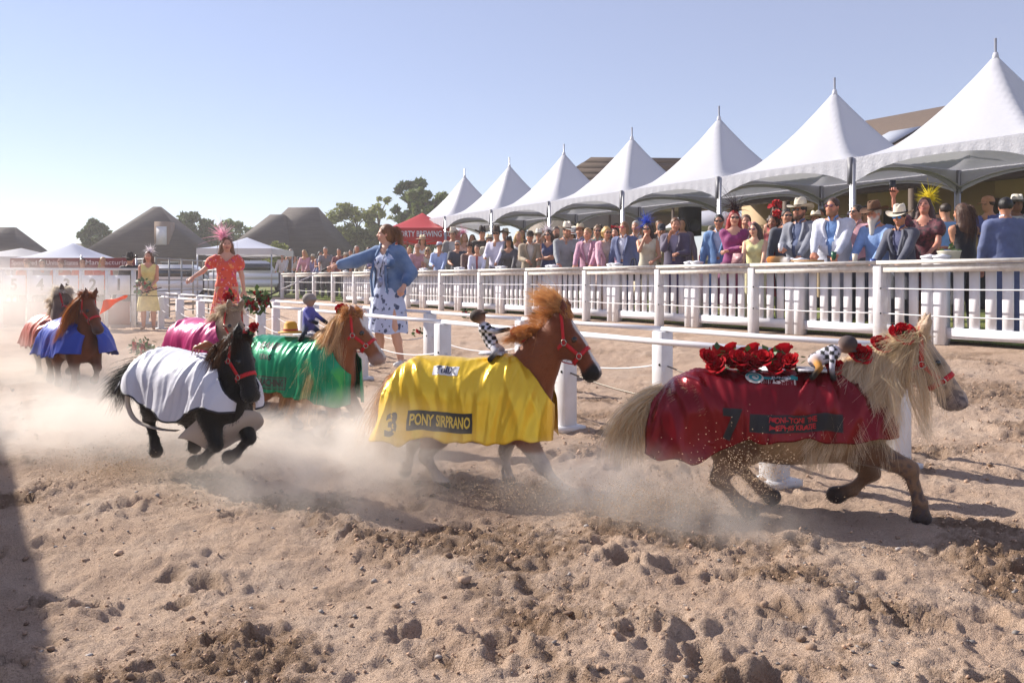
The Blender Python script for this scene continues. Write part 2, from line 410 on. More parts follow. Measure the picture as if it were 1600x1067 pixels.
# clods and pebbles lying loose
mb = MB()
ico = None
def clod_mesh():
    bm = bmesh.new(); bmesh.ops.create_icosphere(bm, subdivisions=1, radius=1); V = np.array([v.co[:] for v in bm.verts]); F = [[v.index for v in f.verts] for f in bm.faces]; bm.free(); return V, F
CV, CF = clod_mesh()
def scatter(mb, n, dmin, dmax, smin, smax, cl=None):
    for _ in range(n):
        d0 = math.exp(random.uniform(math.log(dmin), math.log(dmax))); x = random.uniform(-.72, .72) * d0; y = d0
        if cl is not None and noise2(np.array(x * 1.3), np.array(y * 1.3)) < cl: continue
        if CA * x + SA * y > 8.5: continue
        s = smin * (smax / smin) ** (random.random() ** 2.2)
        V = CV * (1 + .35 * rng.normal(size=(len(CV), 1))) @ rotz(random.uniform(0, 6)).T * (s, s * random.uniform(.6, 1), s * random.uniform(.45, .8))
        mb.add(V + (x, y, float(sand_z(x, y)) + s * .25), CF)
scatter(mb, 900, 1.7, 9, .006, .019, .02)
o = mb.build('sand_clods', SAND2 := pm('clod', 'b0947e', .95, var=(3, .9, '6b5545'), bump=(120, .6, .004), rand=.25)); tag(o, 'loose sand clods scattered over the track', kind='stuff')
# fine crumbs, thickest where the sand has been dug over
nc = 26000; dd_ = np.exp(rng.uniform(math.log(1.75), math.log(8.5), nc)); cx_ = rng.uniform(-.70, .70, nc) * dd_; cy_ = dd_ - .25
ii = np.clip(np.searchsorted(dep, cy_ + .25), 1, NR - 1); jj = np.clip(np.searchsorted(uu, cx_ / (cy_ + .25)), 1, NC - 1)
kp = (rng.random(nc) < .10 + 1.1 * rough[ii, jj] ** 1.2) & (CA * cx_ + SA * cy_ < 8.5); cx_, cy_, ii, jj = cx_[kp], cy_[kp], ii[kp], jj[kp]; nc = len(cx_)
OV = np.array([(1, 0, 0), (-1, 0, 0), (0, 1, 0), (0, -1, 0), (0, 0, 1), (0, 0, -1)], float); OF = np.array([(0, 2, 4), (2, 1, 4), (1, 3, 4), (3, 0, 4), (2, 0, 5), (1, 2, 5), (3, 1, 5), (0, 3, 5)])
sz = .0022 * (3.6 ** (rng.random(nc) ** 2.0)) * np.clip(cy_ / 3, .7, 1.6); PV = OV[None] * rng.uniform(.6, 1.4, (nc, 6, 1)) * sz[:, None, None] + rng.normal(size=(nc, 6, 3)) * sz[:, None, None] * .18 + np.stack((cx_, cy_, Z[ii, jj] + sz * .35), -1)[:, None]
o = link('sand_crumbs', mk_mesh('sand_crumbs', PV.reshape(-1, 3), (np.arange(nc)[:, None, None] * 6 + OF[None]).reshape(-1, 3), True), pm('crumb', 'ae917a', .95, rand=.3)); tag(o, 'fine sand crumbs strewn over the track', kind='stuff')
mb = MB(); scatter(mb, 420, 1.7, 7, .004, .013)
o = mb.build('pebbles', pm('pebble', '8d8580', .7, rand=.45), smooth=True); tag(o, 'small grey pebbles scattered over the track', kind='stuff')
# grass bank behind the fence
tt = np.linspace(-6, 70, 110); qq = np.concatenate((np.linspace(9.22, 12, 22), np.linspace(12.4, 60, 30)))
T_, Q_ = np.meshgrid(tt, qq, indexing='ij')
P = np.stack((-SA * T_ + CA * Q_, CA * T_ + SA * Q_, G(Q_) + .012 + .02 * noise2(T_ * 2.1, Q_ * 2.1) * (Q_ > 9.2)), -1)
mb = MB(); mb.sheet(P)
o = mb.build('grass_bank', pm('turf', '5d6e2c', .9, var=(1.6, .8, '8a8045'), bump=(60, .9, .03)), smooth=True); tag(o, 'mown grass bank behind the picket fence', kind='structure')
ng = 9000
t_ = rng.uniform(2, 32, ng); q_ = 9.24 + 1.5 * rng.random(ng) ** 1.6
base = np.stack((-SA * t_ + CA * q_, CA * t_ + SA * q_, G(q_)), -1); lean = rng.normal(size=(ng, 3)) * .03; hgt = rng.uniform(.04, .12, ng)
wv = rng.normal(size=(ng, 3)); wv[:, 2] = 0; wv /= np.linalg.norm(wv, axis=1)[:, None]
V = np.stack((base - wv * .004, base + wv * .004, base + lean + np.stack((0 * hgt, 0 * hgt, hgt), -1)), 1).reshape(-1, 3)
me = mk_mesh('grass', V, np.arange(ng * 3).reshape(-1, 3), False)
o = link('grass', me, pm('grass_blade', '748a32', .8, rand=.35, trans=.3)); tag(o, 'short grass growing along the picket fence', kind='stuff')
# ================================================================== fences
WHITE = pm('white_paint', 'dcdce0', .45, var=(7, .35, 'b3aaa0'), bump=(40, .12, .004))
WHITE2 = pm('white_vinyl', 'e2e2e8', .35, var=(3, .2, 'c4beb8'))
RAILTOP = pm('weathered_white_rail', 'd9d6d0', .6, var=(16, .45, 'a8998a'), bump=(30, .2, .004))
ROPE = pm('white_rope', 'e4e4e6', .8, bump=(300, .4, .003)); CABLE = pm('steel_cable', '7d756c', .5, .6)
DARK = pm('dark_hole', '1c1a18', .8)
RZ = math.atan2(CA, -SA)                       # direction of +t in plan
MT = rotz(RZ)                                  # local x along +t
def taut(a, b, sag, n=10):
    s = np.linspace(0, 1, n + 1)[:, None]; P = a + (b - a) * s; P[:, 2] -= (4 * s * (1 - s))[:, 0] * sag; return P
FQ = 8.98
f = empty('rope_fence', tuple(TP(0, FQ)), label='white board-topped rope fence along the crowd side of the track', cat='fence')
finv = np.array(f.location)
t0f = px_t(1030, FQ); posts = [t0f + 2.0 * k for k in range(-3, 12)]
hgt = .93
pmesh = None
for k, t in enumerate(posts):
    if pmesh is None:
        mb = MB(); mb.box((0, 0, hgt / 2), (.115, .115, hgt), MT); pmesh = mb.mesh('post')
        bm = bmesh.new(); bm.from_mesh(pmesh); bmesh.ops.bevel(bm, geom=bm.edges[:], offset=.006, segments=1, affect='EDGES'); bm.to_mesh(pmesh); bm.free(); pmesh.materials.append(WHITE)
    link('post', pmesh, None, f, TP(t, FQ, G(FQ) - .01) - finv)
    for zz in (.34, .64):
        mb = MB(); c = TP(t - .062, FQ - .02, 0); mb.ell((0, 0, 0), (.012, .012, .012), n=6, m=4); link('eyelet', mb.mesh('eyelet'), DARK, f, TP(t - .05, FQ - .055, G(FQ) + zz) - finv)
    if k < len(posts) - 1:
        for zz, sg in ((.34, .012), (.64, .008)):
            mb = MB(); a = TP(t + .055, FQ - .01, G(FQ) + zz) - finv; b = TP(posts[k + 1] - .055, FQ - .01, G(FQ) + zz) - finv
            P = taut(a, b, sg, 12); mb.tube(P, .0085, 6); mb.build('rope', ROPE, f, True)
        mb = MB(); mb.box((0, 0, 0), (1.994, .15, .045), MT); r = mb.build('top_rail', RAILTOP, f, loc=TP(t + 1.0, FQ, G(FQ) + hgt + .018) - finv)
        mb = MB(); mb.box((0, 0, 0), (1.88, .03, .085), MT); mb.build('under_rail', RAILTOP, f, loc=TP(t + 1.0, FQ - .03, G(FQ) + hgt - .055) - finv)
# picket panels behind it
PQ = 9.17
tp0 = px_t(1462, PQ)
PH = .88
ordw = ['nearest', 'second', 'third', 'fourth', 'fifth', 'sixth', 'seventh', 'eighth', 'ninth', 'tenth', 'eleventh']
pk = MB(); pk.box((0, 0, 0), (.112, .022, .74), MT); pkm = pk.mesh('picket'); pkm.materials.append(WHITE2)
ps = MB(); ps.box((0, 0, .5), (.125, .125, 1.0), MT); ps.add(np.array([(-.072, -.072, 1.0), (.072, -.072, 1.0), (.072, .072, 1.0), (-.072, .072, 1.0), (-.072, -.072, 1.02), (.072, -.072, 1.02), (.072, .072, 1.02), (-.072, .072, 1.02), (0, 0, 1.045)]) @ MT.T, [[0, 3, 2, 1], [0, 1, 5, 4], [1, 2, 6, 5], [2, 3, 7, 6], [3, 0, 4, 7], [4, 5, 8], [5, 6, 8], [6, 7, 8], [7, 4, 8]])
psm = ps.mesh('panel_post'); psm.materials.append(WHITE2)
for k in range(-1, 10):
    ta = tp0 + 2.0 * k + .075; tb = tp0 + 2.0 * (k + 1) - .075
    z0 = float(G(PQ))
    nm = {-1: 'white picket panel at the right edge of the photo, behind the brown-haired woman'}.get(k, f'white picket fence panel below the crowd, {ordw[k + 1]} panel counted from the right edge')
    pf = empty('picket_panel', tuple(TP(ta, PQ, z0)), label=nm, cat='fence panel', group='white picket panels below the crowd'); o0 = np.array(pf.location)
    link('panel_post', psm, None, pf, TP(ta, PQ, z0 - .02) - o0); link('panel_post', psm, None, pf, TP(tb, PQ, z0 - .02) - o0)
    for zz, dz in ((.115, .12), (.855, .07)):
        mb = MB(); mb.box((0, 0, 0), (tb - ta - .127, .05, dz), MT); mb.build('panel_rail', WHITE2, pf, loc=TP((ta + tb) / 2, PQ, z0 + zz) - o0)
    npk = 9
    for i in range(npk):
        t = ta + .0625 + (tb - ta - .125) * (i + .75) / (npk + .5)
        link('picket', pkm, None, pf, TP(t, PQ, z0 + .49) - o0)
# inner track rails
def rail_fence(name, A, B, x0, sp, hh, label, nback, nfwd, lowrope):
    A, B = np.array(A, float), np.array(B, float); d = (B - A) / np.linalg.norm(B - A)
    rz = math.atan2(d[1], d[0]); M = rotz(rz)
    u = (x0 - 800) / FPX                     # start post at image column x0
    s0 = (u * A[1] - A[0]) / (d[0] - u * d[1])
    P = lambda s: np.array((*(A + d * s), gq(*(A + d * s))))
    fo = empty(name, tuple(P(s0)), label=label, cat='fence'); o0 = np.array(fo.location)
    mb = MB(); mb.box((0, 0, hh / 2 - .02), (.115, .115, hh + .04), M); pmh = mb.mesh('post'); pmh.materials.append(WHITE)
    bm = bmesh.new(); bm.from_mesh(pmh); bmesh.ops.bevel(bm, geom=bm.edges[:], offset=.006, segments=1, affect='EDGES'); bm.to_mesh(pmh); bm.free()
    mb = MB(); mb.box((0, 0, .018), (.2, .2, .036), M); pl = mb.mesh('base_plate'); pl.materials.append(WHITE)
    ks = list(range(-nback, nfwd + 1))
    for k in ks:
        c = P(s0 + sp * k); c[2] = sand_z(c[0], c[1]) if c[1] < 40 else c[2]; c2 = P(s0 + sp * k)
        p_ = link('post', pmh, None, fo, c2 - o0); q_ = link('base_plate', pl, None, p_, (0, 0, c[2] - c2[2] - .006))
        mb = MB(); mb.ell((0, 0, 0), (.011, .011, .011), n=6, m=4); mb.build('cable_hole', DARK, p_, loc=M @ np.array((.03, -.056, hh * .62)))
        if k < ks[-1]:
            a, b = P(s0 + sp * k), P(s0 + sp * (k + 1)); e = np.array((0, 0, hh + .018)); e2 = np.array((0, 0, hh * .62))
            mb = MB(); mb.tube(np.array([a + e - o0, (a + b) / 2 + e - o0 - (0, 0, .004), b + e - o0]), .019, 10); mb.build('rail', WHITE2, fo, True)
            mb = MB(); mb.tube(taut(a + e2 - o0, b + e2 - o0, lowrope, 10), .006, 5); mb.build('cable', ROPE if k < 0 else CABLE, fo, True)
    return P, s0
RAIL_N = rail_fence('inner_rail', (-9.99, 21.6), (1.40, 4.28), 884, 1.8, .655, 'white low rail fence just behind the running ponies', 10, 1, .08)
RAIL_F = rail_fence('outer_rail', (-10.2, 23.7), (1.14, 6.3), 1035, 1.9, .655, 'white low rail fence between the inner rail and the rope fence', 10, 1, .10)
# ================================================================== marquees
VINYL = pm('tent_vinyl', 'd3d3db', .42, var=(1.2, .12, 'cfcdd2'), bump=(9, .22, .02), trans=.22)
VALV = pm('tent_valance', 'c6c6ce', .42, var=(2.5, .2, 'b9b7be'), bump=(26, .45, .015), trans=.2)
ALU = pm('tent_pole', 'b9bac0', .3, .7, var=(8, .3, '8d8d92'))
TS, TPQ, TT0 = 3.05, 13.53, 7.46
def marquee(k):
    t0, q0 = TT0 + TS * k, TPQ; gz = float(G(q0)); eave, peak = 3.06 - gz, 4.66 - gz
    names = ['nearest and largest white peaked tent at the right edge', 'white peaked tent second from the right edge', 'white peaked tent third from the right, behind the white-hatted crowd',
             'middle one of the seven white peaked tents', 'white peaked tent third from the far end of the row', 'white peaked tent next to the far end of the row', 'smallest white peaked tent at the far end beside the red canopy']
    r = empty('peaked_tent', tuple(TP(t0, q0, gz)), RZ, names[k], 'tent', 'white peaked tents in a row behind the crowd')
    h = TS / 2 - .02; n = 34
    # curved canopy skin: concave rise to the mast, straight eaves
    a = np.linspace(-1, 1, n); A, B = np.meshgrid(a, a, indexing='ij')
    m = np.maximum(np.abs(A), np.abs(B)); rr = np.hypot(A, B)
    d = .62 * m + .38 * np.minimum(rr, 1.0); d = np.where(m > .999, 1, d)
    rise = (1 - d) ** 1.55; rise = rise * .86 + .14 * np.clip(1 - m, 0, 1)
    crease = (.03 + .012 * math.sin(k * 2.7)) * np.clip(1 - np.abs(np.abs(A) - np.abs(B)) * 7, 0, 1) * (1 - d) * d * 4
    Zc = eave + (peak - eave) * np.clip(rise, 0, 1) + crease + (.012 * noise2(A * 4 + k * 3, B * 4) + .006 * noise2(A * 13 + k, B * 13)) * (1 - m) - .03 * (1 - np.abs(np.sin(3.14 * A))) * 0
    mb = MB(); mb.sheet(np.stack((A * h, B * h, Zc), -1)); c = mb.build('canopy', VINYL, r, True)
    # arched valance on each side
    for s in range(4):
        x = np.linspace(-1, 1, 41); drop = .13 + .30 * np.abs(x) ** 2.6; v = np.linspace(0, 1, 7)
        P = np.array([[(xx * h, -h - .012 - .012 * math.sin(xx * 40 + s) * vv, eave + .012 - dd * vv) for vv in v] for xx, dd in zip(x, drop)])
        mb = MB(); mb.sheet(P @ rotz(s * math.pi / 2).T); mb.build('valance', VALV, r, True)
        cx = np.array((h, -h, 0)) @ rotz(s * math.pi / 2).T
        mb = MB(); mb.tube([(cx[0], cx[1], -.05), (cx[0], cx[1], eave)], .038, 8); mb.build('leg', ALU, r, True)
        # arched inner rail behind the valance and one crossing cable
        P = np.array([(xx * h, -h + .04, eave + .0 - dd + .03) for xx, dd in zip(x, .10 + .26 * np.abs(x) ** 2.6)]) @ rotz(s * math.pi / 2).T
        mb = MB(); mb.tube(P, .022, 6); mb.build('eave_rail', ALU, r, True)
        mb = MB(); mb.box(((h - .01, -h - .035, eave - .20)), (.085, .03, .44), None); v_ = mb.V[0]; mb.V[0] = v_ @ rotz(s * math.pi / 2).T; mb.build('corner_sleeve', pm('grey_sleeve', '6c6c74', .5), r)
    mb = MB(); mb.lathe([(.001, peak + .02), (.035, peak + .02), (.05, peak - .05), (.06, peak - .12), (.001, peak - .12)], 12); mb.build('peak_cap', VINYL, r, True)
    mb = MB(); mb.tube([(0, 0, eave + .1), (0, 0, peak + .25)], .02, 8); mb.build('mast', ALU, r, True)
for k in range(7): marquee(k)
# ================================================================== barn on the right, behind the tents
TAN = pm('barn_wall', 'b59a78', .8, var=(2, .3, '9a8264'), bump=(12, .1, .01)); SHING = pm('barn_shingle', '5c4c40', .85, var=(9, .5, '473a31'), bump=(30, .5, .02))
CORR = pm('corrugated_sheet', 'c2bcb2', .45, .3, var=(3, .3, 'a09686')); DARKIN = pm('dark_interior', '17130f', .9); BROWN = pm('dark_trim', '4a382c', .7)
bt0, bt1, wq, eq_, rq = 4.0, 20.0, 21.0, 18.2, 27.5
gz = float(G(21)); b = empty('barn', tuple(TP(bt0, wq, gz)), RZ, 'long tan barn with brown shingle roof and corrugated awning behind the tents', 'barn')
Lb = bt1 - bt0                                  # local x along +t, local -y towards the crowd... local y = -q
Y = lambda q: -(q - wq)
doors = [(1.0, 3.2), (5.2, 7.6), (9.2, 11.2), (12.6, 14.6)]
xs = [0] + [v for d in doors for v in d] + [Lb]
for i in range(0, len(xs) - 1, 2):
    mb = MB(); mb.box(((xs[i] + xs[i + 1]) / 2, -.1, 1.7), (xs[i + 1] - xs[i], .2, 3.4)); mb.build('wall_panel', TAN, b)
for (a0, a1) in doors:
    mb = MB(); mb.box(((a0 + a1) / 2, -.1, 2.95), (a1 - a0 - .004, .196, .9)); mb.build('wall_panel', TAN, b)
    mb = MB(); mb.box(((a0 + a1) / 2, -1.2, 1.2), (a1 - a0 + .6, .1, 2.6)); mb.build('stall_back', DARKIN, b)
    for xx in (a0 + .05, a1 - .05): mb = MB(); mb.box((xx, .02, 1.25), (.12, .06, 2.5)); mb.build('door_frame', BROWN, b)
    if a0 > 10:
        mb = MB(); mb.box(((a0 + a1) / 2, .03, .65), (a1 - a0 - .1, .06, 1.3)); dd = mb.build('stall_door', pm('stall_door', 'cfc8bc', .6), b)
        for sg in (-1, 1): mb = MB(); an = sg * math.atan2(1.2, a1 - a0 - .2); mb.box(((a0 + a1) / 2, .07, .65), (math.hypot(a1 - a0 - .2, 1.2), .02, .1), roty(an)); mb.build('cross_brace', BROWN, dd)
# awning
n = 160; xx = np.linspace(-.3, Lb + .1, n); g = np.stack([np.stack((xx, np.full(n, Y(q)), 3.35 - (q < wq) * (wq - q) * .19 + .022 * np.sign(np.sin(xx * 24)) * np.abs(np.sin(xx * 24)) ** .4), -1) for q in (eq_ - .1, (eq_ + wq) / 2, wq)], 1)
mb = MB(); mb.sheet(g); o = mb.build('awning', CORR, b, True); o.modifiers.new('thickness', 'SOLIDIFY').thickness = .02
mb = MB(); mb.box((Lb / 2, Y(eq_) - .05, 2.70), (Lb, .09, .16)); mb.build('awning_beam', BROWN, b)
for k in range(5): mb = MB(); mb.box((.5 + k * (Lb - 1) / 4, Y(eq_) - .05, 1.3), (.14, .14, 2.66)); mb.build('awning_post', BROWN, b)
rz_ = 7.0 - gz
g = np.array([[(x, Y(wq - .3), 3.55), (x, Y(rq), rz_), (x, Y(rq + 6.8), 3.4)] for x in (-.4, Lb * .5, Lb + .3)]); mb = MB(); mb.sheet(g); o = mb.build('roof', SHING, b); o.modifiers.new('thickness', 'SOLIDIFY').thickness = .12
for x_ in (6.5, 9.2, 12.5): mb = MB(); sl = math.atan2(rz_ - 3.55, rq - wq + .3); mb.box((x_, Y(23.6), 3.55 + (2.9) * math.tan(sl) + .06), (1.1, 2.4, .05), rotx(-sl)); mb.build('skylight', pm('skylight', 'b8bcc4', .3), o)
mb = MB(); mb.add([(Lb, Y(wq), 3.4), (Lb, Y(rq), rz_ - .15), (Lb, Y(rq + 6.6), 3.3), (Lb, Y(rq + 6.6), 0), (Lb, Y(wq), 0)], [[0, 1, 2, 3, 4]]); mb.build('gable', TAN, b)
mb = MB(); c0 = (7.0, Y(rq), rz_); mb.box((c0[0], c0[1], c0[2] + .3), (1.0, 1.0, .9)); q = .75; mb.add([(c0[0] - q, c0[1] - q, c0[2] + .75), (c0[0] + q, c0[1] - q, c0[2] + .75), (c0[0] + q, c0[1] + q, c0[2] + .75), (c0[0] - q, c0[1] + q, c0[2] + .75), (c0[0], c0[1], c0[2] + 1.5)], [[0, 1, 4], [1, 2, 4], [2, 3, 4], [3, 0, 4], [3, 2, 1, 0]]); cu = mb.build('cupola', SHING, b)
mb = MB(); mb.tube([(c0[0], c0[1], c0[2] + 1.45), (c0[0], c0[1], c0[2] + 2.2)], .02, 5); mb.box((c0[0], c0[1], c0[2] + 1.95), (.5, .03, .03)); mb.box((c0[0], c0[1], c0[2] + 1.85), (.03, .4, .03)); mb.build('weather_vane', DARK, cu)
# ================================================================== dark timber hall behind the middle tents
HXY = px_at(952, 37); hall = empty('timber_hall', (HXY[0], HXY[1] + 4, gq(*HXY)), R(4), 'dark weathered timber hall with a chamfered roof behind the middle tents', 'hall')
TIM = pm('weathered_timber', '6b5a4d', .85, var=(3, .6, '4a3d35'), bump=(14, .5, .03), stretch=(.3, 1, 3))
hw, hl, hh = 8., 6.4, 4.35
def frust(mb, x0, x1, y0, y1, z0, X0, X1, Y0, Y1, z1): mb.add([(x0, y0, z0), (x1, y0, z0), (x1, y1, z0), (x0, y1, z0), (X0, Y0, z1), (X1, Y0, z1), (X1, Y1, z1), (X0, Y1, z1)], [[0, 3, 2, 1], [4, 5, 6, 7], [0, 1, 5, 4], [1, 2, 6, 5], [2, 3, 7, 6], [3, 0, 4, 7]])
mb = MB(); mb.box((0, 0, hh / 2 - .2), (hl, hw, hh + .4)); mb.build('wall', pm('hall_wall', '85796e', .8, var=(2, .4, '5f554d')), hall)
for i in range(6):
    z0 = hh + i * .27; s0 = i * .42; s1 = s0 + .38; frust(mb := MB(), -hl / 2 - .3 + s0, hl / 2 + .4, -hw / 2 - .5 + s0 * .4, hw / 2 + .5 - s0 * .4, z0, -hl / 2 - .3 + s1, hl / 2 + .36, -hw / 2 - .5 + s1 * .4, hw / 2 + .5 - s1 * .4, z0 + .262); mb.build('roof_course', TIM, hall)
# patio awning and white umbrellas between the hall and the barn
u_ = empty('patio_umbrella', tuple(TP(22.5, 22.0, .58)), 0, 'white round patio umbrella between barn and hall', 'umbrella')
mb = MB(); mb.lathe([(.001, 3.0), (.6, 2.92), (1.2, 2.72), (1.7, 2.35), (1.68, 2.30), (1.1, 2.66), (.001, 2.9)], 16); mb.build('shade', VINYL, u_, True); mb = MB(); mb.tube([(0, 0, 0), (0, 0, 2.95)], .03, 8); mb.build('pole', ALU, u_, True)
pa = empty('patio_shelter', tuple(TP(26.5, 24, .6)), RZ, 'small tan roofed shelter between the barn and the timber hall', 'shelter')
mb = MB(); frust(mb, -2.2, 2.2, -2.2, 2.2, 3.3, -.1, .1, -.1, .1, 4.5); mb.build('roof', pm('shelter_roof', 'a5957f', .8, var=(6, .4, '85755f')), pa)
for sx in (-1, 1):
    for sy in (-1, 1): mb = MB(); mb.tube([(sx * 2, sy * 2, 0), (sx * 2, sy * 2, 3.3)], .06, 6); mb.build('post', BROWN, pa)
# ================================================================== far houses: steep dark hip roofs
ROOFM = pm('house_roof', '453e3b', .85, var=(2.2, .6, '5c524e'), bump=(3, .6, .06), stretch=(.35, .35, 5)); BRICK = pm('house_wall', '8f7a6c', .8, var=(2, .3, '75655a'))
def house(label, cx, Z, hw_, hd, eave, peak, ridge=0.0, rot=0.0, extra=None):
    X_, Y_ = px_at(cx, Z); h_ = empty('house', (X_, Y_, gq(X_, Y_) - .1), rot, label, 'house', 'houses beyond the arena')
    mb = MB(); mb.box((0, 0, eave / 2), (hw_ * 2 - .8, hd * 2 - .8, eave)); w_ = mb.build('wall', BRICK, h_)
    mb = MB(); frust(mb, -hw_, hw_, -hd, hd, eave, -ridge - .15, ridge + .15, -.15, .15, peak); r_ = mb.build('roof', ROOFM, h_)
    for xx in (-.55, 0, .55): mb = MB(); mb.box((xx * hw_, -hd + .38, eave * .55), (1.1, .06, 1.4)); wi = mb.build('window', pm('window_glass', '39414a', .1, spec=.8), h_); mb = MB(); mb.box((xx * hw_, -hd + .36, eave * .55 + .75), (1.3, .08, .1)); mb.build('frame', WHITE, wi)
    if extra == 'wing':
        mb = MB(); frust(mb, -hw_ * 1.15, hw_ * .2, -hd - 2.2, hd - 1.5, eave - .05, -hw_ * .62, -hw_ * .32, -1.2, -.9, peak * .9); mb.build('wing_roof', ROOFM, h_)
    if extra == 'dormer':
        mb = MB(); mb.box((hw_ * .35, -hd * .62, eave + (peak - eave) * .38), (1.0, 1.2, 2.2)); dm = mb.build('dormer', BRICK, h_); mb = MB(); mb.box((hw_ * .35, -hd * .62 - .62, eave + (peak - eave) * .38 + .1), (.7, .06, 1.3)); mb.build('dormer_window', WHITE, dm)
    mb = MB(); mb.box((hw_ * .1, -hd * .5, eave + (peak - eave) * .5), (.9, .9, .1)); 
    return h_
house('tall steep pyramid-roofed house behind the woman in yellow', 246, 62, 4.1, 4.4, 2.3, 6.2, .1, R(4), 'dormer')
house('wide dark hip-roofed house behind the raised flower stick', 474, 64, 3.5, 4.2, 2.2, 6.1, 1.0, R(-6), 'wing')
house('dark roofed house cut off by the left edge', 4, 58, 2.7, 3.6, 2.2, 4.75, .7, R(4))
house('low dark roofed house left of the tall pyramid roof', 138, 75, 2.6, 3.0, 2.2, 4.25, 1.4, R(0))
# ================================================================== trees
LEAF = [pm('leaf_dark', '57663a', .7, rand=.45, trans=.25), pm('leaf_mid', '6f7c42', .7, rand=.45, trans=.3), pm('leaf_light', '858a4c', .7, rand=.4, trans=.35)]
BARK = pm('bark', '5a4a3c', .9, bump=(20, .6, .03))
def tree(label, cx, Z, h_, wd, kind=0, dens=1.0, n=2600, bare=0.0):
    X_, Y_ = px_at(cx, Z); t_ = empty('tree', (X_, Y_, gq(X_, Y_) - .1), 0, label, 'tree', 'trees beyond the arena')
    rr = np.random.default_rng(int(cx * 7 + Z)); mb = MB()
    mb.tube([(0, 0, -.2), (.1, 0, h_ * .25), (-.05, .1, h_ * .5), (.05, 0, h_ * .85)], [h_ * .035, h_ * .028, h_ * .018, h_ * .004], 7)
    cen = []
    for i in range(16):
        z0 = h_ * rr.uniform(.22, .75); an = rr.uniform(0, 6.28); ln = wd * rr.uniform(.45, 1.0) * (1.15 - z0 / h_ * .7)
        e = np.array((math.cos(an) * ln, math.sin(an) * ln, z0 + h_ * rr.uniform(.08, .26))); mb.tube([(0, 0, z0), e * (.5, .5, 1) * .5 + np.array((0, 0, z0 * .5)), e], [h_ * .012, h_ * .008, h_ * .003], 5); cen.append(e)
        for _ in range(2): cen.append(e * rr.uniform(.5, 1.0) + rr.normal(size=3) * wd * .2)
    mb.build('trunk', BARK, t_, True)
    cen.append(np.array((0, 0, h_ * .9))); cen = np.array(cen); rad = rr.uniform(.13, .30, len(cen)) * wd; ci = rr.integers(0, len(cen), n)
    v = rr.normal(size=(n, 3)); v /= np.linalg.norm(v, axis=1)[:, None]; c = cen[ci] + v * (rad[ci] * rr.random(n) ** .45)[:, None] * np.array((1, 1, .8)); c[:, 2] = np.minimum(c[:, 2], h_ * 1.02)
    s = rr.uniform(.5, 1.2, n) * h_ * .027; a_ = rr.normal(size=(n, 3)); b_ = rr.normal(size=(n, 3)); a_ /= np.linalg.norm(a_, axis=1)[:, None]; b_ = np.cross(a_, b_); b_ /= np.linalg.norm(b_, axis=1)[:, None]
    V = np.stack((c - a_ * s[:, None] * 1.4, c + b_ * s[:, None] * .7, c + a_ * s[:, None] * 1.4, c - b_ * s[:, None] * .7), 1).reshape(-1, 3)
    link('crown', mk_mesh('crown', V, np.arange(n * 4).reshape(-1, 4), False), LEAF[kind], t_)
tree('round dark tree left of the tall pyramid roof', 157, 72, 6.2, 1.9, 0, n=5600)
tree('dark leafy tree just right of the pyramid roof', 303, 74, 6.9, 2.3, 0, n=6000)
tree('lighter bushy tree behind the small white canopy', 352, 78, 6.4, 3.2, 1, n=7000)
tree('broad pale green tree left of the red canopy', 558, 72, 6.8, 3.2, 2, n=7500)
tree('tall thin half-bare tree above the red canopy', 592, 76, 8.7, 1.5, 2, n=900)
tree('tall dark pointed tree left of the white tents', 640, 70, 9.4, 1.7, 0, n=4600)
tree('round tree between the red canopy and the white tents', 668, 66, 8.0, 1.9, 1, n=5200)
tree('young yellow-green tree in front of the wide hip roof', 432, 45, 2.9, .9, 2, n=1800)
tree('low scrub at the foot of the pyramid roof', 118, 80, 3.4, 1.6, 1, n=1500)
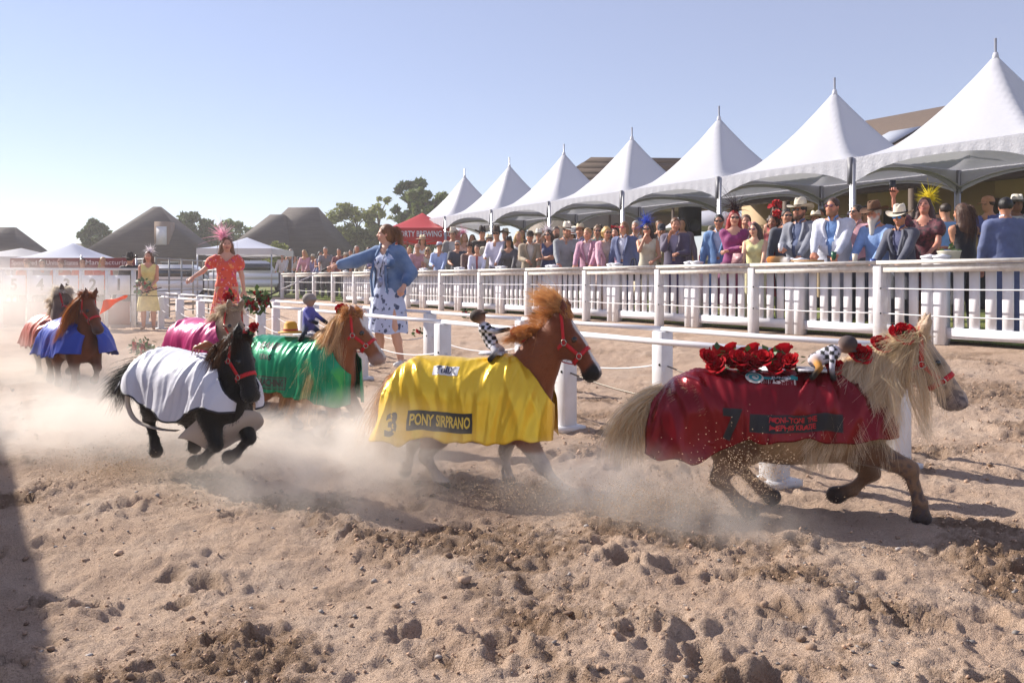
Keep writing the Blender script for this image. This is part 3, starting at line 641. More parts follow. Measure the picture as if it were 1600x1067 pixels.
# ================================================================== pop-up canopies
def canopy(label, cx, Z, wpx, peak_y, eave_y, drop, cloth, valc, txt=None, tcol=None, depth=None, rot=0.0, side=None):
    X_, Y_ = px_at(cx, Z); g0 = gq(X_, Y_); zz = lambda y: CH + (HY - y) * Z / FPX - g0
    w_ = wpx * Z / FPX / 2; d_ = depth or w_; r = empty('canopy_tent', (X_, Y_ + d_, g0), rot, label, 'tent')
    e, pk_ = zz(eave_y), zz(peak_y); n = 21; a = np.linspace(-1, 1, n); A, B = np.meshgrid(a, a, indexing='ij'); m = np.maximum(np.abs(A), np.abs(B)); d = .7 * m + .3 * np.minimum(np.hypot(A, B), 1)
    mb = MB(); mb.sheet(np.stack((A * w_, B * d_, e + (pk_ - e) * (1 - d) ** 1.25), -1)); mb.build('canopy', cloth, r, True)
    for i, (x0, y0, x1, y1) in enumerate(((-w_, -d_, w_, -d_), (w_, -d_, w_, d_), (w_, d_, -w_, d_), (-w_, d_, -w_, -d_))):
        s = np.linspace(0, 1, 24); nx_, ny_ = (y1 - y0), -(x1 - x0); ll = math.hypot(nx_, ny_); P = np.array([[(x0 + (x1 - x0) * t + nx_ / ll * .02 * (1 + math.sin(t * 30)) * v, y0 + (y1 - y0) * t + ny_ / ll * .02 * (1 + math.sin(t * 30)) * v, e - drop * v) for v in (0, .5, 1)] for t in s])
        mb = MB(); mb.sheet(P); mb.build('valance', valc, r, True)
        mb = MB(); mb.tube([(x0 * .98, y0 * .98, -.1), (x0 * .98, y0 * .98, e)], .028, 6); mb.build('leg', ALU, r, True)
        mb = MB(); mb.tube([(x0 * .97, y0 * .97, e - drop * .7), ((x0 + x1) * .48, (y0 + y1) * .48, e - drop * 1.3), (x1 * .97, y1 * .97, e - drop * .7)], .012, 5); mb.build('truss', ALU, r, True)
    if txt:
        V, F = text_arrays(txt, drop * .62, drop * .01, 1.0, 0); V[:, 0] *= min(1, 1.85 * w_ / np.ptp(V[:, 0])); V = np.stack((V[:, 0], V[:, 0] * 0 - d_ - .055, e - drop * .5 + V[:, 1]), -1); link('lettering', mk_mesh('lettering', V, F, False), tcol, r)
    if side is not None:
        mb = MB(); mb.box((0, d_ * .98, e * .5), (w_ * 1.9, .03, e)); mb.build('back_sheet', side, r)
    return r
REDC = pm('red_canopy', 'c23a3a', .5, bump=(10, .2, .02), trans=.2); BLUEW = pm('pale_canopy', 'd5daea', .5, trans=.3); MAR = pm('maroon_valance', '8a3a3c', .6); GREYC = pm('grey_canopy', 'c9c9cc', .5, trans=.3)
PALET = pm('pale_lettering', 'd8c0c0', .6)
canopy('pale canopy with maroon lettered valance over the start gate', 72, 19.5, 112, 376, 403, .24, BLUEW, MAR, 'Sponsored by United States', PALET, 1.2)
bx_ = px_at(170, 19.4); bn = empty('sponsor_banner', (bx_[0], bx_[1], 0), 0, 'maroon lettered banner strung right of the pale canopy', 'banner'); mb = MB(); xx_ = np.linspace(-.62, .62, 20); mb.sheet(np.array([[(x_, .02 * math.sin(x_ * 9), 1.56 - .02 * (1 - x_ * x_) - v_ * .23) for v_ in (0, .5, 1)] for x_ in xx_])); mb.build('cloth', MAR, bn, True)
V, F = text_arrays('Manufacturing', .15, .002, 1.0, 0); V[:, 0] *= 1.05 / np.ptp(V[:, 0]); link('lettering', mk_mesh('lettering', np.stack((V[:, 0], V[:, 0] * 0 - .045, 1.43 + V[:, 1]), -1), F, False), PALET, bn)
for x_ in (-.64, .64): mb = MB(); mb.tube([(x_, 0, 0), (x_, 0, 1.6)], .022, 6); mb.build('pole', ALU, bn, True)
canopy('white canopy at the left edge beside the lettered one', -28, 20, 110, 384, 401, .5, GREYC, GREYC, None, None, 1.6)
canopy('small white canopy with a printed logo behind the orange dress', 366, 33, 118, 368, 388, .25, BLUEW, GREYC, None, None, 1.6)
canopy('red brewery canopy with white lettering left of the white tents', 652, 27, 118, 327, 356, .42, REDC, REDC, 'LOST FORTY BREWING CO', pm('white_lettering', 'dcdce0', .5), 1.5)
# ================================================================== start gate, rails, parked vehicles
gp = px_at(100, 18.2); sg = empty('start_gate', (gp[0], gp[1], 0), R(4), 'white numbered start gate in the dust beneath the lettered canopy', 'start gate')
for i in range(7):
    mb = MB(); mb.box((-1.62 + i * .54, -.38, .62), (.06, .12, 1.24)); mb.build('divider', WHITE, sg)
    if i < 6:
        mb = MB(); mb.box((-1.35 + i * .54, -.46, .92), (.44, .03, .42)); dr = mb.build('gate_door', WHITE2, sg)
        V, F = text_arrays(str(6 - i), .34, .01, .9); link('lettering', mk_mesh('lettering', np.stack((V[:, 0] - 1.35 + i * .54, V[:, 0] * 0 - .481, V[:, 1] + .92), -1), F, False), pm('grey_print', '6b676c', .6), dr)
        mb = MB(); mb.box((-1.35 + i * .54, -.46, .32), (.44, .03, .5)); mb.build('gate_panel', pm('gate_panel', '9a6258', .7), sg)
mb = MB(); mb.box((0, -.38, 1.26), (3.4, .08, .05)); mb.build('header', WHITE, sg)
GALV = pm('galvanised_pipe', '9a9a98', .4, .7)
def pen(label, x0, Z0, x1, Z1, hh):
    A = np.array((*px_at(x0, Z0), 0)); B = np.array((*px_at(x1, Z1), 0)); o0 = empty('cattle_panel', tuple(A), 0, label, 'fence panel', 'galvanised cattle panels'); d = B - A
    for z in np.linspace(.15, hh, 6): mb = MB(); mb.tube([(0, 0, z), tuple(d + (0, 0, z))], .02, 5); mb.build('bar', GALV, o0, True)
    for t in np.linspace(0, 1, 5): mb = MB(); mb.tube([tuple(d * t), tuple(d * t + (0, 0, hh + .03))], .024, 5); mb.build('upright', GALV, o0, True)
pen('galvanised cattle panel behind the woman in yellow', 243, 22, 318, 26, 1.6); pen('galvanised cattle panel left of the orange dress', 318, 26, 352, 22, 1.6); pen('galvanised cattle panel beside the dark-suited rider', 205, 24, 243, 22, 1.6)
def vehicle(label, cx, Z, rot, col, L=4.6, W=1.85, Hh=1.75, pickup=False):
    X_, Y_ = px_at(cx, Z); r = empty('parked_car', (X_, Y_, gq(X_, Y_) - .1), rot, label, 'car', 'vehicles parked beyond the arena'); l = L / 2; paint = pm('car_paint_' + col, col, .25, coat=.6)
    x0, x1 = (-l + .5, .6) if not pickup else (-.7, .9); w2 = W / 2
    mb = MB(); frust(mb, -l, l, -w2, w2, .35, -l + .03, l - .03, -w2 + .03, w2 - .03, .72); frust(mb, -l + .02, l - .02, -w2 + .03, w2 - .03, .721, -l + .1, l - .14, -w2 + .09, w2 - .09, 1.06); me = mb.mesh('body'); bm = bmesh.new(); bm.from_mesh(me); bmesh.ops.bevel(bm, geom=bm.edges[:], offset=.05, segments=3, affect='EDGES'); bm.to_mesh(me); bm.free(); link('body', me, paint, r)
    mb = MB(); frust(mb, x0 - .3, x1 + .5, -w2 + .1, w2 - .1, 1.0, x0, x1, -w2 + .25, w2 - .25, 1.66); me = mb.mesh('cabin'); bm = bmesh.new(); bm.from_mesh(me); bmesh.ops.bevel(bm, geom=bm.edges[:], offset=.07, segments=3, affect='EDGES'); bm.to_mesh(me); bm.free(); link('cabin', me, paint, r)
    for s in (-1, 1):
        mb = MB(); mb.box(((x0 + x1) / 2 + .08, s * (W / 2 - .175), 1.34), (x1 - x0 + .1, .05, .34), rotx(s * .22)); mb.build('side_window', pm('car_glass', '20262c', .05, spec=.8), r)
        for xw in (-l + .95, l - .95): mb = MB(); mb.tube([(xw, s * (W / 2 - .22), .34), (xw, s * (W / 2 + .0), .34)], .34, 14); wh = mb.build('wheel', pm('tyre', '1b1b1b', .8), r); mb = MB(); mb.tube([(xw, s * (W / 2), .34), (xw, s * (W / 2 + .02), .34)], .2, 10); mb.build('rim', METAL_, wh)
        mb = MB(); mb.ell((l - .16, s * W * .33, .78), (.08, .2, .1)); mb.build('headlight', pm('car_lamp', 'd8dadd', .1), r)
METAL_ = pm('wheel_rim', 'a5a7aa', .3, .8)
vehicle('white pickup parked behind the woman in yellow', 268, 34, R(5), 'd5d6da', 5.2, pickup=True); vehicle('white van parked beyond the far crowd', 398, 42, R(20), 'd9dade'); vehicle('silver car parked below the wide hip roof', 548, 44, R(8), 'aeb2b8'); vehicle('dark grey car parked beside the wide hip roof', 505, 50, R(30), '4a4d52')
# unseen hoarding added left of the picture to cast shade across the near sand
A = np.array((-3.62, 5.85)); B = np.array((-1.19, 2.13)); hb = 2.3; off = np.array((SV.x, SV.y)) * hb / SV.z
d = (B - A) / np.linalg.norm(B - A); mid_ = (A + B) / 2 + off
jb = empty('shade_hoarding', (mid_[0], mid_[1], 0), math.atan2(d[1], d[0]), 'unseen white boarded hoarding added to shade the near sand', 'hoarding')
for i in range(14): mb = MB(); mb.box((-5.2 + i * .8, .0, hb / 2), (.79, .06, hb)); mb.build('board', WHITE, jb)
for i in range(4): mb = MB(); mb.box((-5.2 + i * 3.4, .1, hb / 2 - .05), (.12, .12, hb)); mb.build('post', BROWN, jb)
# ================================================================== ponies
HAIRM = {}
def hair_mat(c, v=.3):
    k = f'hair_{c}'
    return pm(k, c, .42, rand=v, spec=.4, trans=.18)
COAT = pm('pony_coat', vcol=True, rough=.6, var=(9, .35), bump=(150, .5, .004), sheen=.25, spec=.3, stretch=(1, 1, .5))
EYE = pm('pony_eye', '120c08', .06, spec=.8)
NOSE = pm('halter_red', 'c3121f', .55, bump=(400, .2, .001)); METAL = pm('halter_ring', 'b9b4a8', .25, .9)
def satin(name, c, c2, metal=.35, rough=.3):
    m = pm('satin_' + name, c, rough, metal, var=(5, .35, c2), bump=(42, .25, .005), stretch=(1, 1, .4), aniso=.3)
    N = m.node_tree.nodes; L = m.node_tree.links; b = N['Principled BSDF']; old = b.inputs['Normal'].links[0].from_node
    tc = N.new('ShaderNodeTexCoord'); mp = N.new('ShaderNodeMapping'); mp.inputs['Scale'].default_value = (1, .8, .45); mp.inputs['Rotation'].default_value = (0, .35, 0); L.new(tc.outputs['Object'], mp.inputs[0])
    nz = N.new('ShaderNodeTexNoise'); nz.noise_type = 'RIDGED_MULTIFRACTAL'; nz.inputs['Scale'].default_value = 7; nz.inputs['Detail'].default_value = 3; nz.inputs['Roughness'].default_value = .45; nz.inputs['Distortion'].default_value = .5; L.new(mp.outputs[0], nz.inputs['Vector'])
    bp = N.new('ShaderNodeBump'); bp.inputs['Strength'].default_value = .55; bp.inputs['Distance'].default_value = .018; L.new(nz.outputs[0], bp.inputs['Height']); n2_ = N.new('ShaderNodeTexNoise'); n2_.noise_type = 'RIDGED_MULTIFRACTAL'; n2_.inputs['Scale'].default_value = 19; n2_.inputs['Detail'].default_value = 2; n2_.inputs['Distortion'].default_value = 1.2; L.new(mp.outputs[0], n2_.inputs['Vector'])
    b2_ = N.new('ShaderNodeBump'); b2_.inputs['Strength'].default_value = .4; b2_.inputs['Distance'].default_value = .005; L.new(n2_.outputs[0], b2_.inputs['Height']); L.new(bp.outputs[0], b2_.inputs['Normal']); L.new(b2_.outputs[0], old.inputs['Normal'])
    return m
def strap(mb, P, Wd, wid, th=.004):
    P = np.asarray(P, float); Wd = np.broadcast_to(np.asarray(Wd, float), P.shape); T = np.gradient(P, axis=0)
    Nn = np.cross(T, Wd); Nn /= np.linalg.norm(Nn, axis=1)[:, None] + 1e-9; Wn = Wd / (np.linalg.norm(Wd, axis=1)[:, None] + 1e-9)
    g = np.stack([P + Wn * wid / 2 + Nn * th / 2, P - Wn * wid / 2 + Nn * th / 2, P - Wn * wid / 2 - Nn * th / 2, P + Wn * wid / 2 - Nn * th / 2], 1)
    mb.sheet(g, closed=True)
def smooth_path(P, n=24):
    P = np.asarray(P, float); m = len(P); s = np.linspace(0, m - 1, n); out = []
    for v in s:
        i = min(int(v), m - 2); f = v - i; p0, p1, p2, p3 = P[max(i - 1, 0)], P[i], P[i + 1], P[min(i + 2, m - 1)]
        out.append(.5 * ((2 * p1) + (-p0 + p2) * f + (2 * p0 - 5 * p1 + 4 * p2 - p3) * f * f + (-p0 + 3 * p1 - 3 * p2 + p3) * f ** 3))
    return np.array(out)
class Pony: pass
def pony(label, loc, th, pose, coat, scale=1.0, lift=0.0, h=.0125, rug=None, mane=None, tail=None, patch=None, halter=True, pitch=0.0, fore=None, fur=0):
    """pose: legs {RF,LF,RH,LH: 4 joints}, poll (x,y,z), aim (direction poll->muzzle), neck base"""
    gz = float(sand_z(loc[0], loc[1])) if loc[1] < 40 else 0
    root = empty('pony', (loc[0], loc[1], -.03 + lift), th, label, 'pony'); root.scale = scale if isinstance(scale, tuple) else (scale,) * 3
    root.rotation_euler = (0, pitch, th)
    body_c, leg_c, hoof_c, muz_c = [lin(c) for c in coat[:4]]
    S = Solid(); b = body_c
    S.cap((-.28, 0, .50), (.28, 0, .49), .205, .215, b, .05, ((0, 1, 0), .82))
    S.ell((-.33, 0, .54), (.19, .155, .165), None, b, .06); S.ell((.25, 0, .58), (.18, .085, .145), None, b, .06)
    S.ell((.06, 0, .42), (.26, .165, .16), None, b, .06); S.ell((.38, 0, .46), (.125, .125, .145), None, b, .06)
    poll = np.array(pose['poll'], float); hx = np.array(pose['aim'], float); hx /= np.linalg.norm(hx)
    hy = np.cross((0, 0, 1), hx); hy /= np.linalg.norm(hy)
    if pose.get('roll'): hy = hy * math.cos(pose['roll']) + np.cross(hx, hy) * math.sin(pose['roll'])
    hz = np.cross(hx, hy)
    hf = lambda x, y, z: poll + hx * x + hy * y + hz * z
    HM = np.stack((hx, hy, hz), 1)
    nb = np.array((.33, 0, .55)); nk = poll + hx * .02 - hz * .045; mid = nb * .48 + nk * .52 + np.array((.0, 0, .015))
    nside = np.cross(nk - nb, (0, 0, 1)); 
    S.cap(nb, mid, .165, .12, b, .06, (nside, .66)); S.cap(mid, nk, .12, .092, b, .05, (nside, .68))
    S.cap((.40, 0, .47), mid + np.array((.03, 0, -.05)), .13, .08, b, .06, (nside, .7))
    # head
    hc = lin(coat[4]) if len(coat) > 4 else b
    S.cap(hf(0, 0, 0), hf(.16, 0, -.012), .08, .066, hc, .03, (hy, .82)); S.cap(hf(.14, 0, -.008), hf(.30, 0, -.02), .062, .05, hc, .03, (hy, .84))
    for s in (-1, 1):
        S.ell(hf(.085, s * .034, -.055), (.085, .036, .075), HM, hc, .03); S.ell(hf(.118, s * .053, .022), (.032, .018, .02), HM, hc, .015)
        S.ell(hf(.335, s * .03, -.008), (.026, .018, .02), HM, muz_c, .02); S.ell(hf(.356, s * .036, -.006), (.016, .012, .009), HM, None, .01, True)
        ea = pose.get('ear', (-.085, .02, .1)); e0 = hf(.0, s * .042, .05); e1 = e0 + hx * ea[0] + hy * s * ea[1] + hz * ea[2]
        S.cap(e0, (e0 * .45 + e1 * .55), .026, .028, hc, .015, (hx, .7)); S.cap((e0 * .45 + e1 * .55), e1, .026, .006, hc, .015, (hx, .7))
        S.ell((e0 * .4 + e1 * .6) + hz * .014 + hx * .022 * (1 if ea[0] < 0 else -1), (.012, .014, .04), HM, None, .01, True)
    S.ell(hf(.32, 0, -.03), (.045, .046, .047), HM, muz_c, .03); S.ell(hf(.302, 0, -.07), (.034, .03, .02), HM, muz_c, .02)
    S.cap(hf(.352, -.03, -.052), hf(.352, .03, -.052), .006, .006, None, .01, None, True)
    # legs
    for kx in ('RF', 'LF', 'RH', 'LH'):
        J = [np.array(j, float) for j in pose[kx]]; sd_ = -1 if kx[0] == 'R' else 1
        if kx[1] == 'F':
            S.cap((.33, sd_ * .085, .52), J[0], .12, .075, b, .05, ((0, 1, 0), .75))
            S.cap(J[0], J[1], .068, .041, leg_c if len(coat) < 6 else b, .035)
        else:
            S.cap((-.33, sd_ * .09, .52), J[0], .15, .095, b, .05, ((0, 1, 0), .7))
            S.cap(J[0], J[1], .088, .04, leg_c if len(coat) < 6 else b, .04)
        S.ell(J[1], (.038, .033, .042), None, leg_c, .02)
        S.cap(J[1], J[2], .030, .0265, leg_c, .02); S.ell(J[2], (.034, .031, .033), None, leg_c, .015)
        d = J[3] - J[2]; c = J[2] + d * .5; S.cap(J[2], c, .029, .033, leg_c, .012); S.cap(c, J[3], .036, .046, hoof_c, .004)
    def post(V, cols):
        cols = cols * (1 + .10 * noise3(V[:, 0] * 22, V[:, 1] * 22, V[:, 2] * 22)[:, None])
        if patch is not None: cols = patch(V, cols, hf, (hx, hy, hz, poll))
        return V, np.clip(cols, .004, 1)
    o = S.build('body', COAT, root, h, post=post)
    for s in (-1, 1):
        mb = MB(); mb.ell((0, 0, 0), (.021, .019, .019), n=12, m=8); mb.build('eye', EYE, root, True, loc=hf(.120, s * .0555, .022))
    if fur:
        me = o.data; n = len(me.vertices); V = np.empty(n * 3, np.float32); me.vertices.foreach_get('co', V); V = V.reshape(-1, 3); Nn = np.empty(n * 3, np.float32)
        me.vertices.foreach_get('normal', Nn); Nn = Nn.reshape(-1, 3); C = np.empty(n * 4, np.float32); me.color_attributes['Col'].data.foreach_get('color', C); C = C.reshape(-1, 4)[:, :3]
        ix = rng.integers(0, n, fur); p = V[ix] + rng.normal(size=(fur, 3)) * .005; nn = Nn[ix]
        fl = np.array((-.8, 0, -.6)) + rng.normal(size=(fur, 3)) * .25; L_ = rng.uniform(.012, .026, fur)[:, None]
        tip = p + nn * .006 + (fl - nn * (fl * nn).sum(1)[:, None]) * L_; sdv = np.cross(nn, fl); sdv /= np.linalg.norm(sdv, axis=1)[:, None] + 1e-6
        p = p - nn * .001; VV = np.stack((p - sdv * .0012, p + sdv * .0012, tip), 1).reshape(-1, 3)
        cc = np.repeat(np.clip(C[ix] * rng.uniform(.75, 1.35, (fur, 1)), 0, 1), 3, 0)
        fo = link('coat_hair', mk_mesh('coat_hair', VV, np.arange(fur * 3).reshape(-1, 3), False, cc), pm('coat_fuzz', vcol=True, rough=.5, spec=.3, trans=.15), o); fo['kind'] = 'stuff'
    if halter:
        hr = empty('halter', parent_of(root)); hr.parent = root; hr.location = (0, 0, 0)
        A = np.linspace(0, 2 * math.pi, 25)
        mb = MB(); strap(mb, [hf(.205, .058 * math.cos(a), -.016 + .067 * math.sin(a)) for a in A], hx, .024, .004); mb.build('noseband', NOSE, hr, True)
        for s in (-1, 1):
            mb = MB(); strap(mb, smooth_path([hf(.205, s * .058, -.014), hf(.15, s * .068, -.02), hf(.09, s * .076, -.03)], 10), hz, .022); mb.build('cheek_strap', NOSE, hr, True)
            mb = MB(); strap(mb, smooth_path([hf(.09, s * .076, -.03), hf(.05, s * .078, .0), hf(.005, s * .073, .035), hf(-.035, s * .062, .062), hf(-.045, 0, .088)], 16), hx + hz * .4, .022); mb.build('crown_strap', NOSE, hr, True)
            mb = MB(); strap(mb, smooth_path([hf(.09, s * .077, -.032), hf(.085, s * .066, -.085), hf(.09, s * .03, -.132), hf(.095, 0, -.14)], 12), hx, .02); mb.build('throat_strap', NOSE, hr, True)
            for (x_, z_) in ((.205, -.014), (.09, -.03)):
                mb = MB(); c = hf(x_, s * (.064 if x_ > .1 else .08), z_); t = np.linspace(0, 2 * math.pi, 13); mb.tube([c + .016 * (hx * math.cos(a) + hz * math.sin(a)) for a in t], .0032, 5, False); mb.build('ring', METAL, hr, True)
        mb = MB(); strap(mb, smooth_path([hf(.205, 0, -.085), hf(.15, 0, -.125), hf(.095, 0, -.143)], 8), hy, .02); mb.build('chin_strap', NOSE, hr, True)
    PN = Pony(); PN.root = root; PN.hf = hf; PN.ax = (hx, hy, hz); PN.nb = nb; PN.nk = nk; PN.mid = mid
    cr = lambda u: (np.array((.24, 0, .725))[None] * (1 - u)[:, None] ** 2 + 2 * (mid + np.array((-.075, 0, .1)))[None] * (u * (1 - u))[:, None] + hf(-.055, 0, .075)[None] * u[:, None] ** 2)
    PN.crest = cr
    for nm, spec in (('mane', mane), ('forelock', fore)):
        if spec is None: continue
        n, L, side, fall, back, upv, cols, rngu, wid = spec[:9]; curl = spec[9] if len(spec) > 9 else .015
        u = rng.uniform(*rngu, n); r = cr(u) if nm == 'mane' else hf(0, 0, 0)[None] + (rng.uniform(-.05, .01, n)[:, None] * hx + rng.normal(size=n)[:, None] * .025 * hy + .07 * hz)
        r = r + rng.normal(size=(n, 3)) * np.array((.012, .012, .006)); side_v = np.where(rng.random(n) < abs(side), np.sign(side) or 1, -np.sign(side) or -1)
        cn = max(n // 90, 3); cl = np.clip((u * 0 + (rng.random(n) if nm == 'forelock' else (u - rngu[0]) / (rngu[1] - rngu[0] + 1e-6)) * cn + rng.normal(size=n) * .8).astype(int), 0, cn - 1); rm = np.stack([r[cl == q].mean(0) if (cl == q).any() else r[0] for q in range(cn)])[cl]; sidec = np.where(rng.random(cn) < abs(side), np.sign(side) or 1, -np.sign(side) or -1)[cl]; side_v = np.where(rng.random(n) < .85, sidec, side_v)
        cph = rng.uniform(0, 6.28, cn)[cl]; cof = (rng.normal(size=(cn, 3)) * np.array((.05, .02, .035)))[cl]; cln = rng.uniform(.7, 1.15, cn)[cl]; ln = L * cln * rng.uniform(.82, 1.06, n)
        jit = rng.normal(size=(n, 3)) * .014; wav = rng.uniform(.5, 1.3, cn)[cl]; fly = (rng.random(n) < .07)[:, None] * rng.normal(size=(n, 3)) * .045
        def flow(r_, s, ln=ln, side_v=side_v, cof=cof, jit=jit, cph=cph, wav=wav):
            out = np.sin(min(s * 2.2, 1) * 1.57)
            dx = -back * ln * s ** 1.3; dy = side_v * (.02 * out + fall[0] * ln * s); dz = upv * ln * s * (1 - .5 * s) - fall[1] * ln * s ** (1.6 if upv > 0 else 1.15)
            P = r_ + (rm - r_) * .7 * s + np.stack((dx, dy, dz), 1) + cof * (s ** 1.2) * L * 2.6 + jit * s + fly * s * s
            P[:, 0] += curl * np.sin(cph + 5 * s * wav) * s; P[:, 1] += curl * .7 * np.cos(cph * 1.7 + 4.3 * s * wav) * s; P[:, 2] += curl * .6 * np.sin(cph * 2.3 + 6 * s) * s
            return P
        k = 0; cut = np.array_split(rng.permutation(n), len(cols))
        VV, FF, CC, b0 = [], [], [], 0
        V, F = strands(r, flow, wid * rng.uniform(.7, 1.3, n), 6)
        ccol = np.zeros((n, 3))
        for c_, ii in zip(cols, cut): ccol[ii] = lin(c_)
        ccol = ccol * .55 + np.stack([ccol[cl == q].mean(0) if (cl == q).any() else np.zeros(3) for q in range(cn)])[cl] * .45
        ho = link(nm, mk_mesh(nm, V, F, True, np.repeat(ccol, 14, 0)), pm('pony_hair', vcol=True, rough=.4, spec=.45, rand=.12, trans=.45), root); ho['kind'] = 'stuff'
    if tail is not None:
        n, L, back, drop, cols, wid, yoff, spread = tail
        b0 = np.array((-.50, 0, .585)); r = b0 + rng.normal(size=(n, 3)) * np.array((.012, .022, .02))
        cl = rng.integers(0, 26, n); cof = (rng.normal(size=(26, 3)) * spread)[cl]; ln = L * rng.uniform(.6, 1.08, n) * rng.uniform(.8, 1.1, 26)[cl]; jit = rng.normal(size=(n, 3)) * .018; ph = rng.uniform(0, 6.28, 26)[cl]
        def flow(r_, s):
            P = r_ + np.stack((-back * ln * (1 - (1 - s) ** 1.7), yoff * ln * s, -drop * ln * s ** 1.5), 1) + cof * s ** 1.1 + jit * s
            P[:, 0] += .02 * np.sin(ph + 5 * s) * s; P[:, 1] += .02 * np.cos(ph + 4 * s) * s; return P
        V, F = strands(r, flow, wid * rng.uniform(.7, 1.3, n), 6)
        ccol = np.array([lin(c) for c in cols])[rng.integers(0, len(cols), n)]
        to = link('tail', mk_mesh('tail', V, F, True, np.repeat(ccol, 14, 0)), MATS.get('pony_hair') or pm('pony_hair', vcol=True, rough=.4, spec=.45, rand=.22, trans=.22), root); to['kind'] = 'stuff'
    return PN
def parent_of(o): return (0, 0, 0)
# ------------------------------------------------------------------ race rugs
def make_rug(hem, xr=-.50, xf=.565, seed=0, fold=.022, flare=.02, wide=.0, neck0=.27, neckk=.72, pleat=.010, lift=None):
    hx_ = [p[0] for p in hem]; hz_ = [p[1] for p in hem]; sd0 = seed * 7.7
    def ztop(x): return np.interp(x, [-.56, -.50, -.44, -.34, -.2, 0, .15, .24, .33, .42, .52], [.555, .61, .675, .722, .722, .716, .722, .742, .735, .70, .66]) + .006
    def Wd(x):
        w_ = np.interp(x, [-.56, -.50, -.42, -.3, -.1, .1, .3, .37], [.14, .172, .198, .208, .203, .200, .195, .19]) + wide
        return np.where(x > .37, (.186 + wide) * np.sqrt(np.clip(1 - ((x - .37) / (xf - .367)) ** 2, .0, 1)) + .004, w_)
    def tlen(x):
        ht = .21; w_ = Wd(x); L1 = 1.57 * np.sqrt((w_ ** 2 + ht ** 2) / 2); return L1, L1 + np.maximum(ztop(x) - ht - np.interp(x, hx_, hz_) + .010 * np.sin(x * 21 + sd0) + .006 * np.sin(x * 47 + sd0 * 2), .02)
    def S(x, t, side):
        x, t = np.broadcast_arrays(np.asarray(x, float), np.asarray(t, float)); ht = .21; w_ = Wd(x); L1, L = tlen(x); zt = ztop(x)
        a = np.clip(t / L1, 0, 1) * math.pi / 2; y = w_ * np.sin(a); z = zt - ht * (1 - np.cos(a)); dn = np.clip(t - L1, 0, None); z = z - dn
        f = np.clip(t / L, 0, 1.3)
        amp = fold * (f ** 1.6) + .0035
        xs = x + side * .013
        ridge = lambda v: 1 - 2 * np.abs(np.clip(v, -1, 1)) ** .8
        dg = xs + .28 * t * np.sign(xs - .02) * np.clip(np.abs(xs - .02) * 4, 0, 1); fo = amp * (np.sin(xs * 15 + 2.2 * np.sin(t * 4 + sd0) + sd0) * .40 + ridge(noise3(dg * 8 + sd0, t * 1.2, side * 3.1) * 1.3) * .60)
        fo = fo + .012 * ridge(noise3(dg * 13 + 31 + sd0, t * 1.8, side * 2.7 + 8) * 1.5) * np.clip(f * 3, .15, 1) * np.clip(1.25 - f, 0, 1) * np.clip(.25 + np.abs(xs + .02) * 2.6, 0, 1)
        sh_ = lambda v: 1 - 2 * np.abs(np.sin(v)) ** .7
        for cx0, k0, sg0 in ((-.44, 8.0, .10), (.26, 7.0, .13)):
            ph_ = np.arctan2(t + .02, x - cx0); r0_ = np.hypot(x - cx0, t); fo = fo + pleat * sh_(ph_ * k0 + 1.5 * noise3(x * 3 + sd0, t * 3, side * 1.9) + sd0) * np.clip(r0_ * 5, 0, 1) * np.exp(-((x - cx0) / (sg0 + .12)) ** 2) * np.clip(1.35 - r0_ * 1.8, 0, 1)
        y = y + flare * f ** 2 + fo * np.clip(a * 1.2, .15, 1); z = z + fo * np.cos(a) * .8
        xx = x + .012 * noise3(x * 4 + 3, t * 5 + sd0, side * 1.3) * f
        rr_ = np.clip((-.18 - x) / .32, 0, 1) * f ** 2; xx = xx - .05 * rr_ + .02 * rr_ * np.sin(t * 19 + sd0); y = y + .03 * rr_ * np.sin(x * 30 + sd0); z = z + .025 * rr_ * np.sin(x * 22 + sd0 * 2)
        return np.stack((xx, side * y, z), -1)
    def tmin(x): return np.clip((x - neck0) * neckk, 0, None) * 1.0
    return S, tlen, tmin, xr, xf
def put_rug(PN, rug, m, name='race_rug', nx=110, nt=46, trim=None):
    S, tlen, tmin, xr, xf = rug
    xs = np.linspace(xr, xf, nx); V, F, b0 = [], [], 0
    for side in (-1, 1):
        L = tlen(xs)[1]; tm = np.minimum(tmin(xs), L - .05); v = np.linspace(0, 1, nt)
        X_ = np.repeat(xs[:, None], nt, 1); T_ = tm[:, None] + (L - tm)[:, None] * v[None]
        P = S(X_, T_, side).reshape(-1, 3); i = np.arange(nx * nt).reshape(nx, nt)
        q = np.stack((i[:-1, :-1], i[1:, :-1], i[1:, 1:], i[:-1, 1:]), -1).reshape(-1, 4)
        if side > 0: q = q[:, ::-1]
        V.append(P); F.append(q + b0); b0 += len(P)
    me = mk_mesh(name, np.concatenate(V), np.concatenate(F), True)
    bm = bmesh.new(); bm.from_mesh(me); bmesh.ops.remove_doubles(bm, verts=bm.verts[:], dist=.004); bm.to_mesh(me); bm.free()
    ro = link(name, me, m, PN.root)
    sm = ro.modifiers.new('thickness', 'SOLIDIFY'); sm.thickness = .004; sm.offset = -1
    if trim is not None:
        for side in (-1, 1):
            mb = MB(); L = tlen(xs)[1]; P = S(xs, L, side); mb.tube(P, .0075, 6); mb.build('binding', trim, ro, True)
            if True:
                xx = np.linspace(.27, xf, 20); tm = np.minimum(tmin(xx), tlen(xx)[1] - .03); mb = MB(); mb.tube(S(xx, tm, side), .0065, 6); mb.build('binding', trim, ro, True)
        tt_ = np.linspace(-1, 1, 40); P = np.array([S(np.array(xr), abs(t) * float(tlen(np.array(xr))[1]), -1 if t < 0 else 1) for t in tt_]); mb = MB(); mb.tube(P, .0075, 6); mb.build('binding', trim, ro, True)
    return ro
